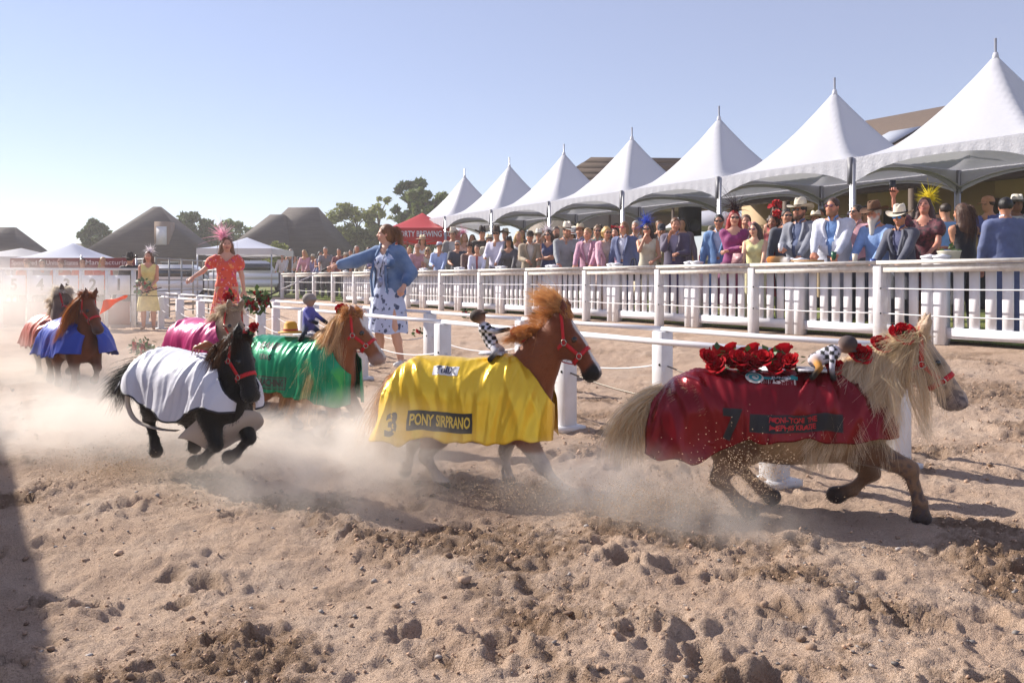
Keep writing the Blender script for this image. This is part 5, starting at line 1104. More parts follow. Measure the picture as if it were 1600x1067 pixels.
    if bd:
        bc = np.array(lin(bd[0])); ln = bd[1]; B.ell(hp(0, .052, -.085), (.05, .05, .045), Mh, bc, .02); B.cap(hp(-.058, .01, -.045), hp(-.03, .06, -.10), .026, .028, bc, .02); B.cap(hp(.058, .01, -.045), hp(.03, .06, -.10), .026, .028, bc, .02); B.cap(hp(-.03, .092, -.045), hp(.03, .092, -.045), .011, .011, bc, .01)
        if ln > .05: B.cap(hp(0, .06, -.10), hp(0, .075, -.10 - ln), .05, .035, bc, .03)
    def post(V, c):
        l = (V - hc) @ Mh; f = (l[:, 1] > .03) & (np.abs(l[:, 2]) < .13) & (np.abs(l[:, 0]) < .09)
        hcx = np.array(lin(sp.get('hair', ('3a2a20', 'short'))[0])) * .8
        for s in (-1, 1):
            e = np.exp(-((l[:, 0] - s * .030) / .013) ** 2 - ((l[:, 2] - .004) / .008) ** 2) * f; c = c * (1 - e[:, None] * .9) + np.array((.03, .02, .018)) * e[:, None] * .9
            e = np.exp(-((l[:, 0] - s * .031) / .017) ** 2 - ((l[:, 2] - .026) / .006) ** 2) * f; c = c * (1 - e[:, None] * .6) + hcx * e[:, None] * .6
        return V, c
    extra = []
    if near:
        for sh, el, wr, s in arms:
            V, F = HANDS[(sp.get('curl', 1.15), s < 0)]; f = wr - el; f = f / np.linalg.norm(f); pn = np.array(sp.get('palm', (0, 0, -1)), float); z = -pn; z = z - f * (z @ f); z /= np.linalg.norm(z) + 1e-9; M = np.stack((f, np.cross(z, f), z), 1); extra.append((V @ M.T + wr, F, sk * (1.02, .95, .93)))
    else:
        for sh, el, wr, s in arms: BB.ell(wr + (wr - el) * .2, (.045, .05, .035), None, sk, .02)
    if B is not BB:
        V, F, c = B.arrays(h2); V, c = post(V, c); extra.append((V, F, c)); B = BB
    B.build('body', SKIN, root, h, post=post if sp.get('lead') else None, extra=extra or None)
    # ---- clothes
    tk, tc = sp['top'][0], sp['top'][1]; inner = sp['top'][2] if len(sp['top']) > 2 else 'd9dce6'; cm = sp.get('topmat') or cloth(tc); lo = sp.get('toplow', .88)
    def sleeves(S, upto, dr):
        for sh, el, wr, s in arms:
            a0 = .056 if fem else .062
            if upto >= 1: S.cap(sh, el, a0 + dr, a0 * .9 + dr, None, .04); e2 = el + (wr - el) * min(upto - 1, .93); S.cap(el, e2, a0 * .9 + dr, a0 * .62 + dr, None, .02)
            else: S.cap(sh, sh + (el - sh) * upto, a0 + dr, a0 + dr + .01, None, .04)
    Mi = np.linalg.inv(Ml)
    def rel(V): return (V - hip) @ Ml + hip
    if tk == 'jacket':
        S = Solid(); addt(S, torso[1:], None, .05, .008); S.build('shirt', cloth(inner), root, h, cut=lambda V: (rel(V)[:, 2] > 1.475) | (rel(V)[:, 2] < .95))
        S = Solid(); addt(S, torso, None, .05, .026); sleeves(S, 2, .006); S.ell((0, 0, .88), (.172 * fat, .122 * fat, .16), None, None, .05)
        vw = sp.get('open', .085)
        def cut(V):
            l = rel(V); fr = (l[:, 1] > .03); wv = np.interp(l[:, 2], [.7, .95, 1.12, 1.40, 1.5], [vw * .7, vw * .25, vw * .15, vw, vw * .8]); return ((np.abs(l[:, 0]) < wv) & fr) | (l[:, 2] > 1.495) | (V[:, 2] < lo - .1)
        j = S.build('jacket', cm, root, h, cut=cut); 
        if near:
            for s in (-1, 1):
                P = [U((s * (vw * .8 + .012), .07, 1.47)), U((s * (vw + .015), .125, 1.38)), U((s * (vw * .6 + .015), .15, 1.24)), U((s * (vw * .2 + .012), .145 + .03 * (fat - 1) * 5, 1.12))]
                mb = MB(); strap(mb, smooth_path(P, 12), (1, s * .3, 0), .045, .006); mb.build('lapel', cm, j, True)
                mb = MB(); strap(mb, smooth_path([U((s * .02, .075, 1.46)), U((s * .045, .055, 1.50)), U((s * .065, -.0, 1.515)), U((s * .03, -.06, 1.52))], 10), (0, .3, 1), .035, .005); mb.build('collar', cloth(inner), j, True)
    else:
        S = Solid(); addt(S, torso, None, .05, .014)
        sl = {'shirt': 2, 'polo': .6, 'puff': .45, 'sleeveless': 0, 'dress': 0}[tk]
        if sl: sleeves(S, sl, .006)
        if tk == 'puff':
            for sh, el, wr, s in arms: S.ell(sh + (el - sh) * .28 + np.array((s * .01, 0, .0)), (.085, .085, .095), None, None, .03)
        if tk == 'polo' and not fem: pass
        nl = sp.get('neck', 1.475)
        def cut(V):
            l = rel(V); top_ = nl - (.10 * np.clip(1 - np.abs(l[:, 0]) / (.10 if fem else .035), 0, 1) * (l[:, 1] > .0)); c = (l[:, 2] > top_) & (np.abs(l[:, 0]) < (sw + .05 if tk in ('sleeveless', 'dress') else .14))
            if tk in ('sleeveless', 'dress'): c |= (np.abs(l[:, 0]) > sw - .005) & (l[:, 2] > 1.30)
            return c | (V[:, 2] < lo)
        t_ = S.build('top', cm, root, h, cut=cut); pass
        if near and tk in ('shirt', 'polo') and not fem:
            for s in (-1, 1): mb = MB(); strap(mb, smooth_path([U((s * .012, .085, 1.42)), U((s * .045, .06, 1.49)), U((s * .066, -.0, 1.515)), U((s * .03, -.06, 1.52))], 10), (s * .3, .3, 1), .036, .005); mb.build('collar', cm, t_, True)
        if sp.get('tie'): mb = MB(); strap(mb, smooth_path([U((0, .10, 1.46)), U((0, .13, 1.3)), U((0, .135, 1.05))], 8), (1, 0, 0), .05, .006); mb.build('tie', cloth(sp['tie']), t_, True)
    if sp.get('legs'):
        S = Solid(); S.ell((0, 0, .95), np.array((.168 * fat, .118 * fat, .12)) + .006, None, None, .05)
        for s in (-1, 1):
            lg = sp.get('legpose', {}).get(s, ((s * .09, 0, .9), (s * .10, .015, .49), (s * .105, -.02, .09))); lg = [np.array(p, float) for p in lg]; S.cap(lg[0], lg[1], .103, .078, None, .03); S.cap(lg[1], lg[2] + (0, 0, .0), .078, .068, None, .03)
        S.build('trousers', cloth(sp['legs']), root, max(h * 1.25, .026))
    if sp.get('skirt'):
        a = sp['skirt']; skirt(root, 'skirt', a[0], *a[1:5], **(a[5] if len(a) > 5 else {}))
    # ---- hair, hat, glasses, head-dress
    hcol, style = sp.get('hair', ('3a2a20', 'short'))
    if style != 'bald':
        S = Solid(); S.ell(hp(0, -.014, .030), (.083, .098, .098), Mh, None, .02)
        if style in ('long', 'bob', 'pony', 'curly', 'wavy'):
            S.ell(hp(0, -.04, -.03), (.082, .07, .09), Mh, None, .03)
        if style == 'long' or style == 'wavy':
            L_ = sp.get('hairlen', .30)
            for x, y, r0 in ((-.066, -.01, .03), (.066, -.01, .03), (-.04, -.07, .045), (.04, -.07, .045), (0, -.085, .05), (-.075, -.045, .035), (.075, -.045, .035)): S.chain([hp(x, y, -.02), hp(x * 1.2, y - .02, -.02 - L_ * .5), U(Mi @ (hp(x * 1.3, y - .01, 0) - hip) + hip) + np.array((.01 * x, 0, -.02 - L_))], [r0, r0 * 1.15, r0 * .55], None, .025)
        if style == 'bob':
            for x in (-.07, .07): S.chain([hp(x, -.01, .0), hp(x * 1.1, .0, -.11)], [.032, .028], None, .02)
        if style == 'curly':
            for i in range(26): v = rng.normal(size=3); v /= np.linalg.norm(v); v[1] = -abs(v[1]) * .9 + .1; S.ell(hp(*(v * (.095, .10, .11) + (0, -.02, .015))), (.03, .03, .03), None, None, .012)
        if style == 'pony': S.ell(hp(0, -.115, .02), (.025, .03, .03), Mh, None, .02); S.chain([hp(0, -.12, .02), hp(0, -.17, -.02), hp(0, -.18, -.13), hp(.0, -.15, -.24)], [.022, .034, .034, .012], None, .02)
        S.ell(hp(0, .105, -.050), (.085 if style in ('short', 'curly') else .066, .092, .122), Mh, None, .01, True)
        if style == 'short': S.ell(hp(0, .02, -.10), (.12, .16, .075), Mh, None, .01, True)
        S.build('hair', hairm(hcol), root, h2 * 1.25)
        if near and sp.get('locks'):
            n = 700; r0 = np.array([hp(*(np.array((x, y, z)))) for x, y, z in zip(rng.normal(size=n) * .045, rng.uniform(-.1, .02, n), rng.uniform(.0, .1, n))]); L2 = sp['locks']; jit = rng.normal(size=(n, 3)) * .03; bk = Mh @ np.array((0, -1, 0))
            V, F = strands(r0, lambda r_, s: r_ + np.array((0, 0, -1.0)) * L2 * s ** 1.2 + bk * (.03 + .06 * math.sin(s * 2.5)) + jit * s, .0016, 6); ho = link('hair_strands', mk_mesh('hair_strands', V, F, True), hairm(hcol), root); ho['kind'] = 'stuff'
    if sp.get('hat'): hat_parts(root, sp['hat'][0], sp['hat'][1], sp['hat'][2] if len(sp['hat']) > 2 else '3a2c22', Mh, hc, sp.get('hattilt', 0.0))
    if sp.get('glasses'):
        gm = pm('lens_' + sp['glasses'], sp['glasses'], .08, spec=.9); fr = empty('sunglasses'); fr.parent = root
        for s in (-1, 1):
            mb = MB(); mb.ell(hp(s * .033, .103, .008), (.027, .006, .020), Mh, 12, 6); mb.build('lens', gm, fr, True); mb = MB(); mb.tube([hp(s * .058, .096, .014), hp(s * .074, .06, .014), hp(s * .078, -.0, .008)], .003, 4); mb.build('temple', DARK, fr, True)
        mb = MB(); mb.tube([hp(-.012, .108, .014), hp(.012, .108, .014)], .003, 4); mb.build('bridge', DARK, fr, True)
    if sp.get('fasc'):
        c_, k_, off_, r_ = sp['fasc'][:4]; fo = empty('fascinator'); fo.parent = root; cc = hp(*off_)
        if k_ == 'feather':
            n = 170; V, F = strands(np.tile(cc, (n, 1)) + rng.normal(size=(n, 3)) * .012, lambda rr, s, d=rng.normal(size=(n, 3)) * .7 + Mh @ np.array((.2, -.3, 1.0)): rr + d * r_ * s + np.array((0, 0, -1)) * r_ * .5 * s * s, .004, 5); link('plume', mk_mesh('plume', V, F, True), pm('feather_' + c_, c_, .7, rand=.25, trans=.3), fo)['kind'] = 'stuff'
        mb = MB(); petals(mb, cc, r_ * (.3 if k_ == 'feather' else .55), 14 if k_ == 'feather' else 30, r_ * (.45 if k_ == 'feather' else .7), seed=int(xy[0] * 100) % 999); mb.build('blossom', pm('petal_' + c_, c_, .6, trans=.3, rand=.25), fo)
    return root, dict(hp=hp, U=U, arms=arms, Mh=Mh, hc=hc, sc=sc_)
def topface(x, q, ytop, hat=False, lean=0.0):
    X, Z = px_row(x, q); g0 = float(G(q)); Ht = CH + (HY - ytop) * Z / FPX - g0; full = 1.75 + (.085 if hat else .0) - .5 * .84 * (1 - math.cos(lean)) * 2
    return (X, Z), float(np.clip(1.75 * Ht / full, 1.45, 2.02))
def look_at(X, Z, tx, ty): return math.atan2(ty - Z, tx - X) - math.pi / 2
def crowd(label, x, q, ytop, sp, look=None, near=True):
    rr = random.Random(int(x * 13 + q * 7)); sp = dict(sp); sp.setdefault('look', (rr.uniform(-.35, .45), rr.uniform(-.12, .12))); sp.setdefault('lean', rr.uniform(.04, .24) if sp.get('arms') == 'rail' else rr.uniform(0, .10))
    xy, H = topface(x, q, ytop, bool(sp.get('hat')), sp.get('lean', 0)); tgt = look or (xy[0] * .25 - 1.0, 1.0)
    return person(label, xy, look_at(xy[0], xy[1], *tgt) + rr.uniform(-.3, .3), H, dict(group='spectators behind the picket fence', **sp), near)
def cup(label, P, col, r=.035, hh=.11, m=None):
    o = empty('cup', tuple(P), 0, label, 'cup'); mb = MB(); mb.lathe([(.001, 0), (r * .75, 0), (r, hh), (r * .93, hh), (r * .7, .006), (.001, .006)], 16); mb.build('cup_wall', m or pm('cup_' + col, col, .35), o, True); mb = MB(); mb.lathe([(.001, hh * .8), (r * .9, hh * .8)], 14); mb.build('drink', pm('drink_' + col, 'b88a50', .2), o); return o
def wpos(r, info, side, d=(0, 0, 0)):
    M = np.array(r.rotation_euler.to_matrix()); w_ = info['arms'][0 if side > 0 else 1]; f = w_[2] - w_[1]; f = f / np.linalg.norm(f); return M @ ((w_[2] + f * .07 + np.array(d)) * info['sc']) + np.array(r.location)
D = dict
# -------- right-hand group
crowd('dark-haired man in sky blue suit and sunglasses behind the magenta shawl', 1124, 10.05, 336, D(top=('jacket', '5f86b8', 'b9cbe6'), hair=('1e1814', 'short'), glasses='141414', arms='down', legs='5f86b8', skin='b98468'), look=(0, 3))
crowd('red-haired woman in magenta shawl with dark net hat', 1147, 9.62, 330, D(sex='f', top=('shirt', '8a1f6a'), hair=('a3191c', 'long'), glasses='2a1a1a', arms='cross', skirt=(cloth('6a1750'), .95, .3, .2, .3), fasc=('2a1418', 'feather', (-.03, -.02, .12), .16), skin='d3a088', locks=.3), look=(-1, 2))
crowd('smiling woman in pale yellow sleeveless top with glasses and pink flower', 1180, 9.6, 349, D(sex='f', top=('sleeveless', 'e6e0a0'), hair=('4a3226', 'long'), glasses='6b3a4a', arms=((.15, .40, .95), (-.15, .42, .93)), legs='d8d2a8', fasc=('e8a8a8', 'flower', (.05, -.02, .10), .07), skin='d8a88c', locks=.28), look=(0, 2))
crowd('curly-haired woman with red flowers in her hair behind the yellow top', 1208, 10.35, 338, D(sex='f', top=('dress', '8a2430'), hair=('3d281c', 'curly'), arms='down', skirt=(cloth('8a2430'), .95, .4, .2, .3), fasc=('c81822', 'flower', (-.06, -.02, .15), .10), skin='9a6a50'), look=(-2, 3))
crowd('man in dark shirt and sunglasses half hidden behind the grey suit', 1229, 10.4, 328, D(top=('shirt', '4a4e5c'), hair=('2a1f19', 'short'), glasses='101010', arms='down', legs='33363f'), look=(0, 2))
r1, i1 = crowd('bearded man in grey suit and cream cowboy hat holding a clear cup', 1252, 9.66, 308, D(top=('jacket', '767a88', '4c5a80'), hair=('2a1f1a', 'short'), hat=('cowboy', 'd8cdb8', '5a4a3c'), glasses='0e0e10', beard=('4a3428', .0), arms='cup', legs='6a6e7a', fat=1.12, skin='bd8468', lean=.05), look=(-3, 1))
r2, i2 = crowd('stout bearded man in white jacket and blue shirt holding a green cup', 1304, 9.62, 311, D(top=('jacket', 'd3d6e4', '6d93cc'), hair=('4a2e1e', 'short'), glasses='5a3040', beard=('8a6248', .02), arms=((.14, .46, .95), (-.12, .40, .95)), legs='8a8f9c', fat=1.25, skin='cc8c70', lean=.10), look=(-.5, 2))
crowd('old man with long white beard, brown felt hat and pale blue shirt', 1374, 9.85, 313, D(top=('shirt', '7f9fd2'), hair=('c9c2b8', 'short'), hat=('cowboy', '6b4a32', '3a281c'), beard=('d6d0c6', .17), arms='rail', legs='3a4258', skin='c98a70', fat=1.1, hattilt=-.05), look=(-3, 2))
r3, i3 = crowd('man in charcoal blazer, straw cowboy hat and blue mirrored sunglasses', 1411, 9.58, 318, D(top=('jacket', '4c4f60', '4a4f78'), hair=('1e1814', 'short'), hat=('cowboy', 'e2d6c2', '2a2420'), glasses='1d7fd0', arms='rail', legs='3a3d48', skin='b07a5c', lean=.12, hattilt=-.04), look=(-3, 1.5))
r4, i4 = crowd('woman with yellow feather fascinator in dark floral dress raising a phone', 1446, 10.0, 309, D(sex='f', top=('puff', '2b1c26'), hair=('4a2a22', 'long'), arms=((.36, .12, 1.80), (-.15, .35, 1.0)), skirt=(cloth('2b1c26', (26, .8, '8a3a4a')), .95, .4, .2, .3), topmat=cloth('2b1c26', (26, .8, '8a3a4a')), fasc=('e8d21c', 'feather', (-.04, -.02, .11), .12), skin='c98a74', look=(.1, .25)), look=(-2, 2))
crowd('woman seen from behind with long wavy brown hair and black sleeveless top', 1508, 9.75, 318, D(sex='f', top=('sleeveless', '17131a'), hair=('5a3a28', 'wavy'), hairlen=.38, arms='cross', legs='20202a', skin='c08a6c', locks=.42), look=(9, 40))
crowd('man seen from behind in slate blue suit beside the long-haired woman', 1572, 9.8, 309, D(top=('jacket', '57628a', 'b8c4e0'), hair=('1a1512', 'short'), arms='down', legs='57628a', skin='b07a60', fat=1.1), look=(13, 40))
crowd('man in royal blue shirt and tan cap under the end tent', 1546, 15.0, 297, D(top=('polo', '4a5aa8'), hair=('3a2a20', 'short'), hat=('cap', 'c08a6a'), arms='clap', legs='2f3340'), look=(0, 12), near=False)
crowd('man in light grey suit and white panama by the barn door', 1586, 15.6, 297, D(top=('jacket', '8f929c', 'c9ccd6'), hair=('3a2a20', 'short'), hat=('fedora', 'd9d2c4', '3a3028'), arms='down', legs='7a7d88', skin='8a5f48'), look=(3, 3), near=False)
crowd('woman in wide white sun hat with purple band near the barn', 1331, 14.2, 326, D(sex='f', top=('dress', '4a4a5c'), hair=('4a3024', 'bob'), hat=('sun', 'ded6dc', '6a4a9c'), arms='down', skirt=(cloth('4a4a5c'), .95, .4, .2, .3)), look=(-8, 6), near=False)
crowd('man in pink shirt walking away near the barn', 1353, 14.4, 322, D(top=('shirt', 'c79ac0'), hair=('2a1f19', 'short'), arms='down', legs='27304f'), look=(14, 40), near=False)
crowd('man in pale blue short sleeves behind the yellow fascinator', 1478, 12.2, 318, D(top=('polo', '7fa8d8'), hair=('3a2a20', 'short'), arms='down', legs='a89a80'), look=(12, 40), near=False)
crowd('small boy in blue shirt between the two men near the barn', 1463, 13.2, 333, D(top=('polo', '35508c'), hair=('3a2618', 'short'), arms='down', legs='2f3340'), look=(3, 8), near=False)
crowd('man in lilac shirt in front of the barn wall', 1286, 13.6, 327, D(top=('shirt', '8a86a8'), hair=('2a2018', 'short'), arms='down', legs='3a3d48', skin='a86e58'), look=(-3, 2), near=False)
crowd('woman in red dress and red flower hat by the barn stalls', 1214, 12.0, 322, D(sex='f', top=('dress', 'a8202c'), hair=('2a1a14', 'bob'), arms='down', skirt=(cloth('a8202c'), .95, .4, .2, .3), fasc=('c01822', 'flower', (.02, 0, .12), .12)), look=(-3, 2), near=False)
cup('clear plastic cup held by the man in the cream cowboy hat', wpos(r1, i1, 1, (0, .02, -.03)), 'd0d0d6'); cup('dark green cup held by the man in the white jacket', wpos(r2, i2, -1, (0, .02, -.02)), '1c5a3c'); cup('clear beer cup on the rail beside the old man in brown hat', TP(px_t(1344, 9.1), 9.0, float(G(9.0)) + .955), 'd9cdb8'); cup('small blue can cup held by the man in the charcoal blazer', wpos(r3, i3, 1, (0, .02, 0)), '2a4f9c')
ph = empty('phone', tuple(wpos(r4, i4, 1, (0, .02, .05))), 0, 'black phone held up by the woman with yellow feathers', 'phone'); mb = MB(); mb.box((0, 0, 0), (.075, .012, .15)); mb.build('case', pm('phone_case', '17171c', .3), ph); mb = MB(); mb.ell((.02, .008, .05), (.009, .004, .009)); mb.build('camera_lens', DARK, ph)
# -------- middle group
MID = [
 ('man in salmon polo and cap nearest the red canopy', 652, 9.7, 378, D(top=('polo', 'c98f96'), hair=('4a3a30', 'short'), hat=('cap', 'b98f80'), arms='rail', legs='5a5a68', fat=1.15)),
 ('blonde woman in sunglasses beside the child in the bucket hat', 669, 9.95, 386, D(sex='f', top=('sleeveless', 'cfc0a8'), hair=('d8b880', 'wavy'), glasses='181818', arms='cup', legs='a09a90')),
 ('youth in pale blue shirt and white bucket hat', 687, 9.62, 375, D(top=('shirt', 'a9bce6'), hair=('4a3628', 'short'), hat=('bucket', 'd6d8e4', '5a5f8a'), arms='cup', legs='55586a')),
 ('man in grey suit and cream cowboy hat behind the blue-shirted youth', 708, 10.6, 353, D(top=('jacket', '85817e', 'c9c4c0'), hair=('4a3a30', 'short'), hat=('cowboy', 'd2c8b6', '6a5a48'), arms='down', legs='7a7672')),
 ('grey-haired man in dark shirt and sunglasses holding a drink', 715, 9.75, 376, D(top=('polo', '3f414e'), hair=('a09a94', 'short'), glasses='202020', arms='cup', legs='4a4c58', fat=1.1)),
 ('man in brown flat hat leaning over the rail', 734, 9.7, 377, D(top=('shirt', '6a4f48'), hair=('3a2a20', 'short'), hat=('fedora', '5a4238', '30221a'), arms='rail', legs='4a4038', lean=.15)),
 ('man in white shirt and red tie leaning on the rail', 747, 9.6, 384, D(top=('shirt', 'd6d6e8'), hair=('6a4a34', 'short'), tie='a84a50', arms='rail', legs='6a6c80', lean=.22)),
 ('tall man in black suit and black cowboy hat', 753, 10.5, 352, D(top=('jacket', '3a332f', '3a3230'), hair=('2a1f19', 'short'), hat=('cowboy', '2f2622', '191412'), arms='down', legs='2f2a28')),
 ('man in white shirt and dark brown cowboy hat with an orange drink', 776, 9.72, 352, D(top=('shirt', 'd2cfe2'), hair=('2a1f19', 'short'), hat=('cowboy', '4a342a', '261a14'), glasses='181414', arms='cup', legs='50546a')),
 ('woman with black brimmed hat and dark hair in dim blouse', 797, 9.9, 367, D(sex='f', top=('shirt', '5a565c'), hair=('2a1c16', 'long'), hat=('sun', '33282a', '1a1416'), arms='rail', legs='4a464c')),
 ('man in beige jacket and dark cap facing the track', 828, 9.64, 356, D(top=('jacket', 'a8977e', 'cfc6bc'), hair=('3a2a20', 'short'), hat=('cap', '3f332c'), arms='cup', legs='8a7a66')),
 ('woman in navy dress with white feather head-dress', 858, 9.85, 360, D(sex='f', top=('dress', '3a4068'), hair=('3f2a22', 'long'), glasses='201818', arms='cross', skirt=(cloth('3a4068'), .95, .4, .2, .3), fasc=('e0d6da', 'feather', (.05, -.02, .10), .12))),
 ('bearded man in sage shirt and cream cowboy hat turned sideways', 884, 9.66, 346, D(top=('shirt', '8d9298'), hair=('6a5444', 'short'), hat=('cowboy', 'dcd2c2', '6a5848'), beard=('8a6a50', .0), arms='rail', legs='5a606c', lean=.18, fat=1.05)),
 ('man in lavender jacket and banded straw fedora', 906, 10.05, 347, D(top=('jacket', '8580ac', 'c0bcd8'), hair=('5a4636', 'short'), hat=('fedora', 'd6c4a4', '9a4a38'), arms='down', legs='6a6890')),
 ('fair-haired man in rose pink shirt and jacket', 920, 9.66, 357, D(top=('jacket', 'bd8aa2', 'd9bcc8'), hair=('b08a5c', 'short'), arms='rail', legs='8a7a86')),
 ('blonde curly woman in sunglasses, pink cardigan and patterned dress', 948, 9.62, 356, D(sex='f', top=('jacket', 'd8a4b4', 'b8a098'), open=.12, hair=('d2a860', 'curly'), glasses='161414', arms='rail', skirt=(cloth('b8a098', (40, .8, '5a3040')), .95, .4, .2, .3))),
 ('long-haired man in red glasses and navy blazer', 976, 9.72, 347, D(top=('jacket', '55608a', 'd9dcf0'), hair=('8a6440', 'bob'), glasses='b83a4a', arms='down', legs='55608a')),
 ('dark-haired woman in cream dress with royal blue fascinator sipping', 1012, 9.7, 350, D(sex='f', top=('sleeveless', 'd8cdb4'), hair=('3a241a', 'wavy'), glasses='281c1c', arms='phone', skirt=(cloth('d8cdb4'), .95, .4, .2, .3), fasc=('2f55c8', 'feather', (.02, -.02, .12), .13), locks=.25)),
 ('man in plum suit raising a hand to his mouth', 1055, 9.7, 341, D(top=('jacket', '51465f', '9a94b0'), hair=('7a5236', 'short'), arms=((.05, .26, 1.44), (-.10, .34, 1.12)), legs='55456e', fat=1.05)),
]
for (lb, x, q, yt, sp) in MID: crowd(lb, x, q, yt, sp, look=(-2.5 + (x - 850) * .002, 2.5), near=x > 800)
crowd('server in orange yellow dress and cap behind the bar table', 1112, 17.0, 341, D(sex='f', top=('dress', 'd99a28'), hair=('6a4a34', 'long'), hat=('cap', '8a8078'), arms='clap', skirt=(cloth('d99a28'), .95, .25, .2, .28)), look=(6, 10), near=False)
crowd('man in white coat beside the server at the bar', 1120, 17.4, 345, D(top=('jacket', 'cfc6cc', 'cfc6cc'), hair=('3a2a20', 'short'), arms='down', legs='c9c0c6'), look=(10, 30), near=False)
# people under the tents, half lost in the shade
tones = ['5a4a48', '6a5a70', '47506a', '7a6a5c', '8a8690', '503a3a', '3a3f50', '94808a']
for i, (x, q, yt) in enumerate([(700, 12.5, 362), (738, 12.8, 360), (790, 12.4, 355), (815, 12.6, 356), (850, 12.9, 352), (935, 12.2, 350), (962, 12.6, 349), (1000, 13.0, 345), (1030, 12.4, 344), (1066, 12.8, 342)]):
    crowd(f'shaded guest in {["brown", "mauve", "slate", "taupe", "grey", "maroon", "navy", "rose", "tan", "black"][i]} standing under the tents, {["first", "second", "third", "fourth", "fifth", "sixth", "seventh", "eighth", "ninth", "tenth"][i]} from the far end', x, q, yt,
          D(sex='mf'[i % 2], top=(['jacket', 'shirt', 'polo'][i % 3], tones[i % 8], tones[(i + 3) % 8]), hair=(['2a1f19', '5a4030', '8a6a4a'][i % 3], ['short', 'long'][i % 2]), hat=[('cowboy', '4a3a30', '20140e'), None, ('fedora', 'c9bda8', '3a2a20'), None, None][i % 5], arms='down', legs=tones[(i + 1) % 8]), near=False)
# second row heads between the shoulders of the first
row2 = [('woman in white blouse and straw sun hat', 660, D(sex='f', top=('shirt', 'd9d6d2'), hair=('6a4a34', 'long'), hat=('sun', 'd8c8a4', '8a3a40'), arms='cup', legs='6a6660')), ('bald man in tan shirt', 697, D(top=('shirt', 'b8a284'), hair=('6a5a4c', 'bald'), arms='down', legs='5a5248')), ('woman in peach dress with pink fascinator', 726, D(sex='f', top=('dress', 'dcae98'), hair=('a87c4c', 'wavy'), arms='clap', skirt=(cloth('dcae98'), .95, .4, .2, .3), fasc=('e8a0b8', 'feather', (.03, -.01, .11), .12))), ('man in cream suit and straw fedora', 764, D(top=('jacket', 'd4c8b0', 'e0dcd8'), hair=('5a4636', 'short'), hat=('fedora', 'd9cba8', '3a2a40'), arms='down', legs='d4c8b0')), ('fair woman in white lace top', 810, D(sex='f', top=('sleeveless', 'ded8d4'), hair=('caa468', 'long'), arms='cross', legs='a8a29c')), ('man in white shirt and white cowboy hat', 842, D(top=('shirt', 'dad8dc'), hair=('4a3628', 'short'), hat=('cowboy', 'e0dacc', '6a5a48'), arms='down', legs='4a5068')), ('man in brown tweed jacket', 868, D(top=('jacket', '7c6248', 'cfc4b4'), hair=('4a3628', 'short'), beard=('5a4434', 0), arms='cup', legs='6a543e')), ('woman in coral dress and wide white hat', 893, D(sex='f', top=('dress', 'd07a64'), hair=('4a3024', 'long'), hat=('sun', 'e2dcd4', 'c07058'), arms='down', skirt=(cloth('d07a64'), .95, .4, .2, .3))), ('man in mint shirt', 933, D(top=('polo', 'a8c4b0'), hair=('8a6a48', 'short'), glasses='1c1c1c', arms='down', legs='8a8472')), ('woman in ivory blouse with red flower', 962, D(sex='f', top=('shirt', 'dfd8c6'), hair=('33221a', 'bob'), arms='cup', legs='50463e', fasc=('c01c28', 'flower', (.04, -.01, .11), .08))), ('grey-haired man in white linen shirt', 994, D(top=('shirt', 'e0dedc'), hair=('aaa49c', 'short'), arms='down', legs='7a756a')), ('man in khaki jacket and dark cap', 1034, D(top=('jacket', 'a08e6a', 'ddd8d0'), hair=('2a1f19', 'short'), hat=('cap', '2f3038'), arms='down', legs='6a5e48')), ('man in white polo', 1166, D(top=('polo', 'd8d8dc'), hair=('6a4a34', 'short'), arms='down', legs='4a4c58')), ('woman in beige dress with cream hat', 1276, D(sex='f', top=('dress', 'c8b08c'), hair=('7a5236', 'long'), hat=('sun', 'e0d4bc', '7a5a40'), arms='down', skirt=(cloth('c8b08c'), .95, .4, .2, .3))), ('man in pink checked shirt', 1340, D(top=('shirt', 'cf9aa4'), hair=('3a2a20', 'short'), glasses='151515', arms='down', legs='4a4c58'))]
for i, (lb, x, sp) in enumerate(row2): crowd(lb + ', second row of the crowd', x, 10.35 + .25 * (i % 3), 341 + (1100 - x) * .072 + [0, 5, -3, 7][i % 4] - (8 if sp.get('hat') else 0), sp, look=(-2.5, 2.5), near=x > 900)
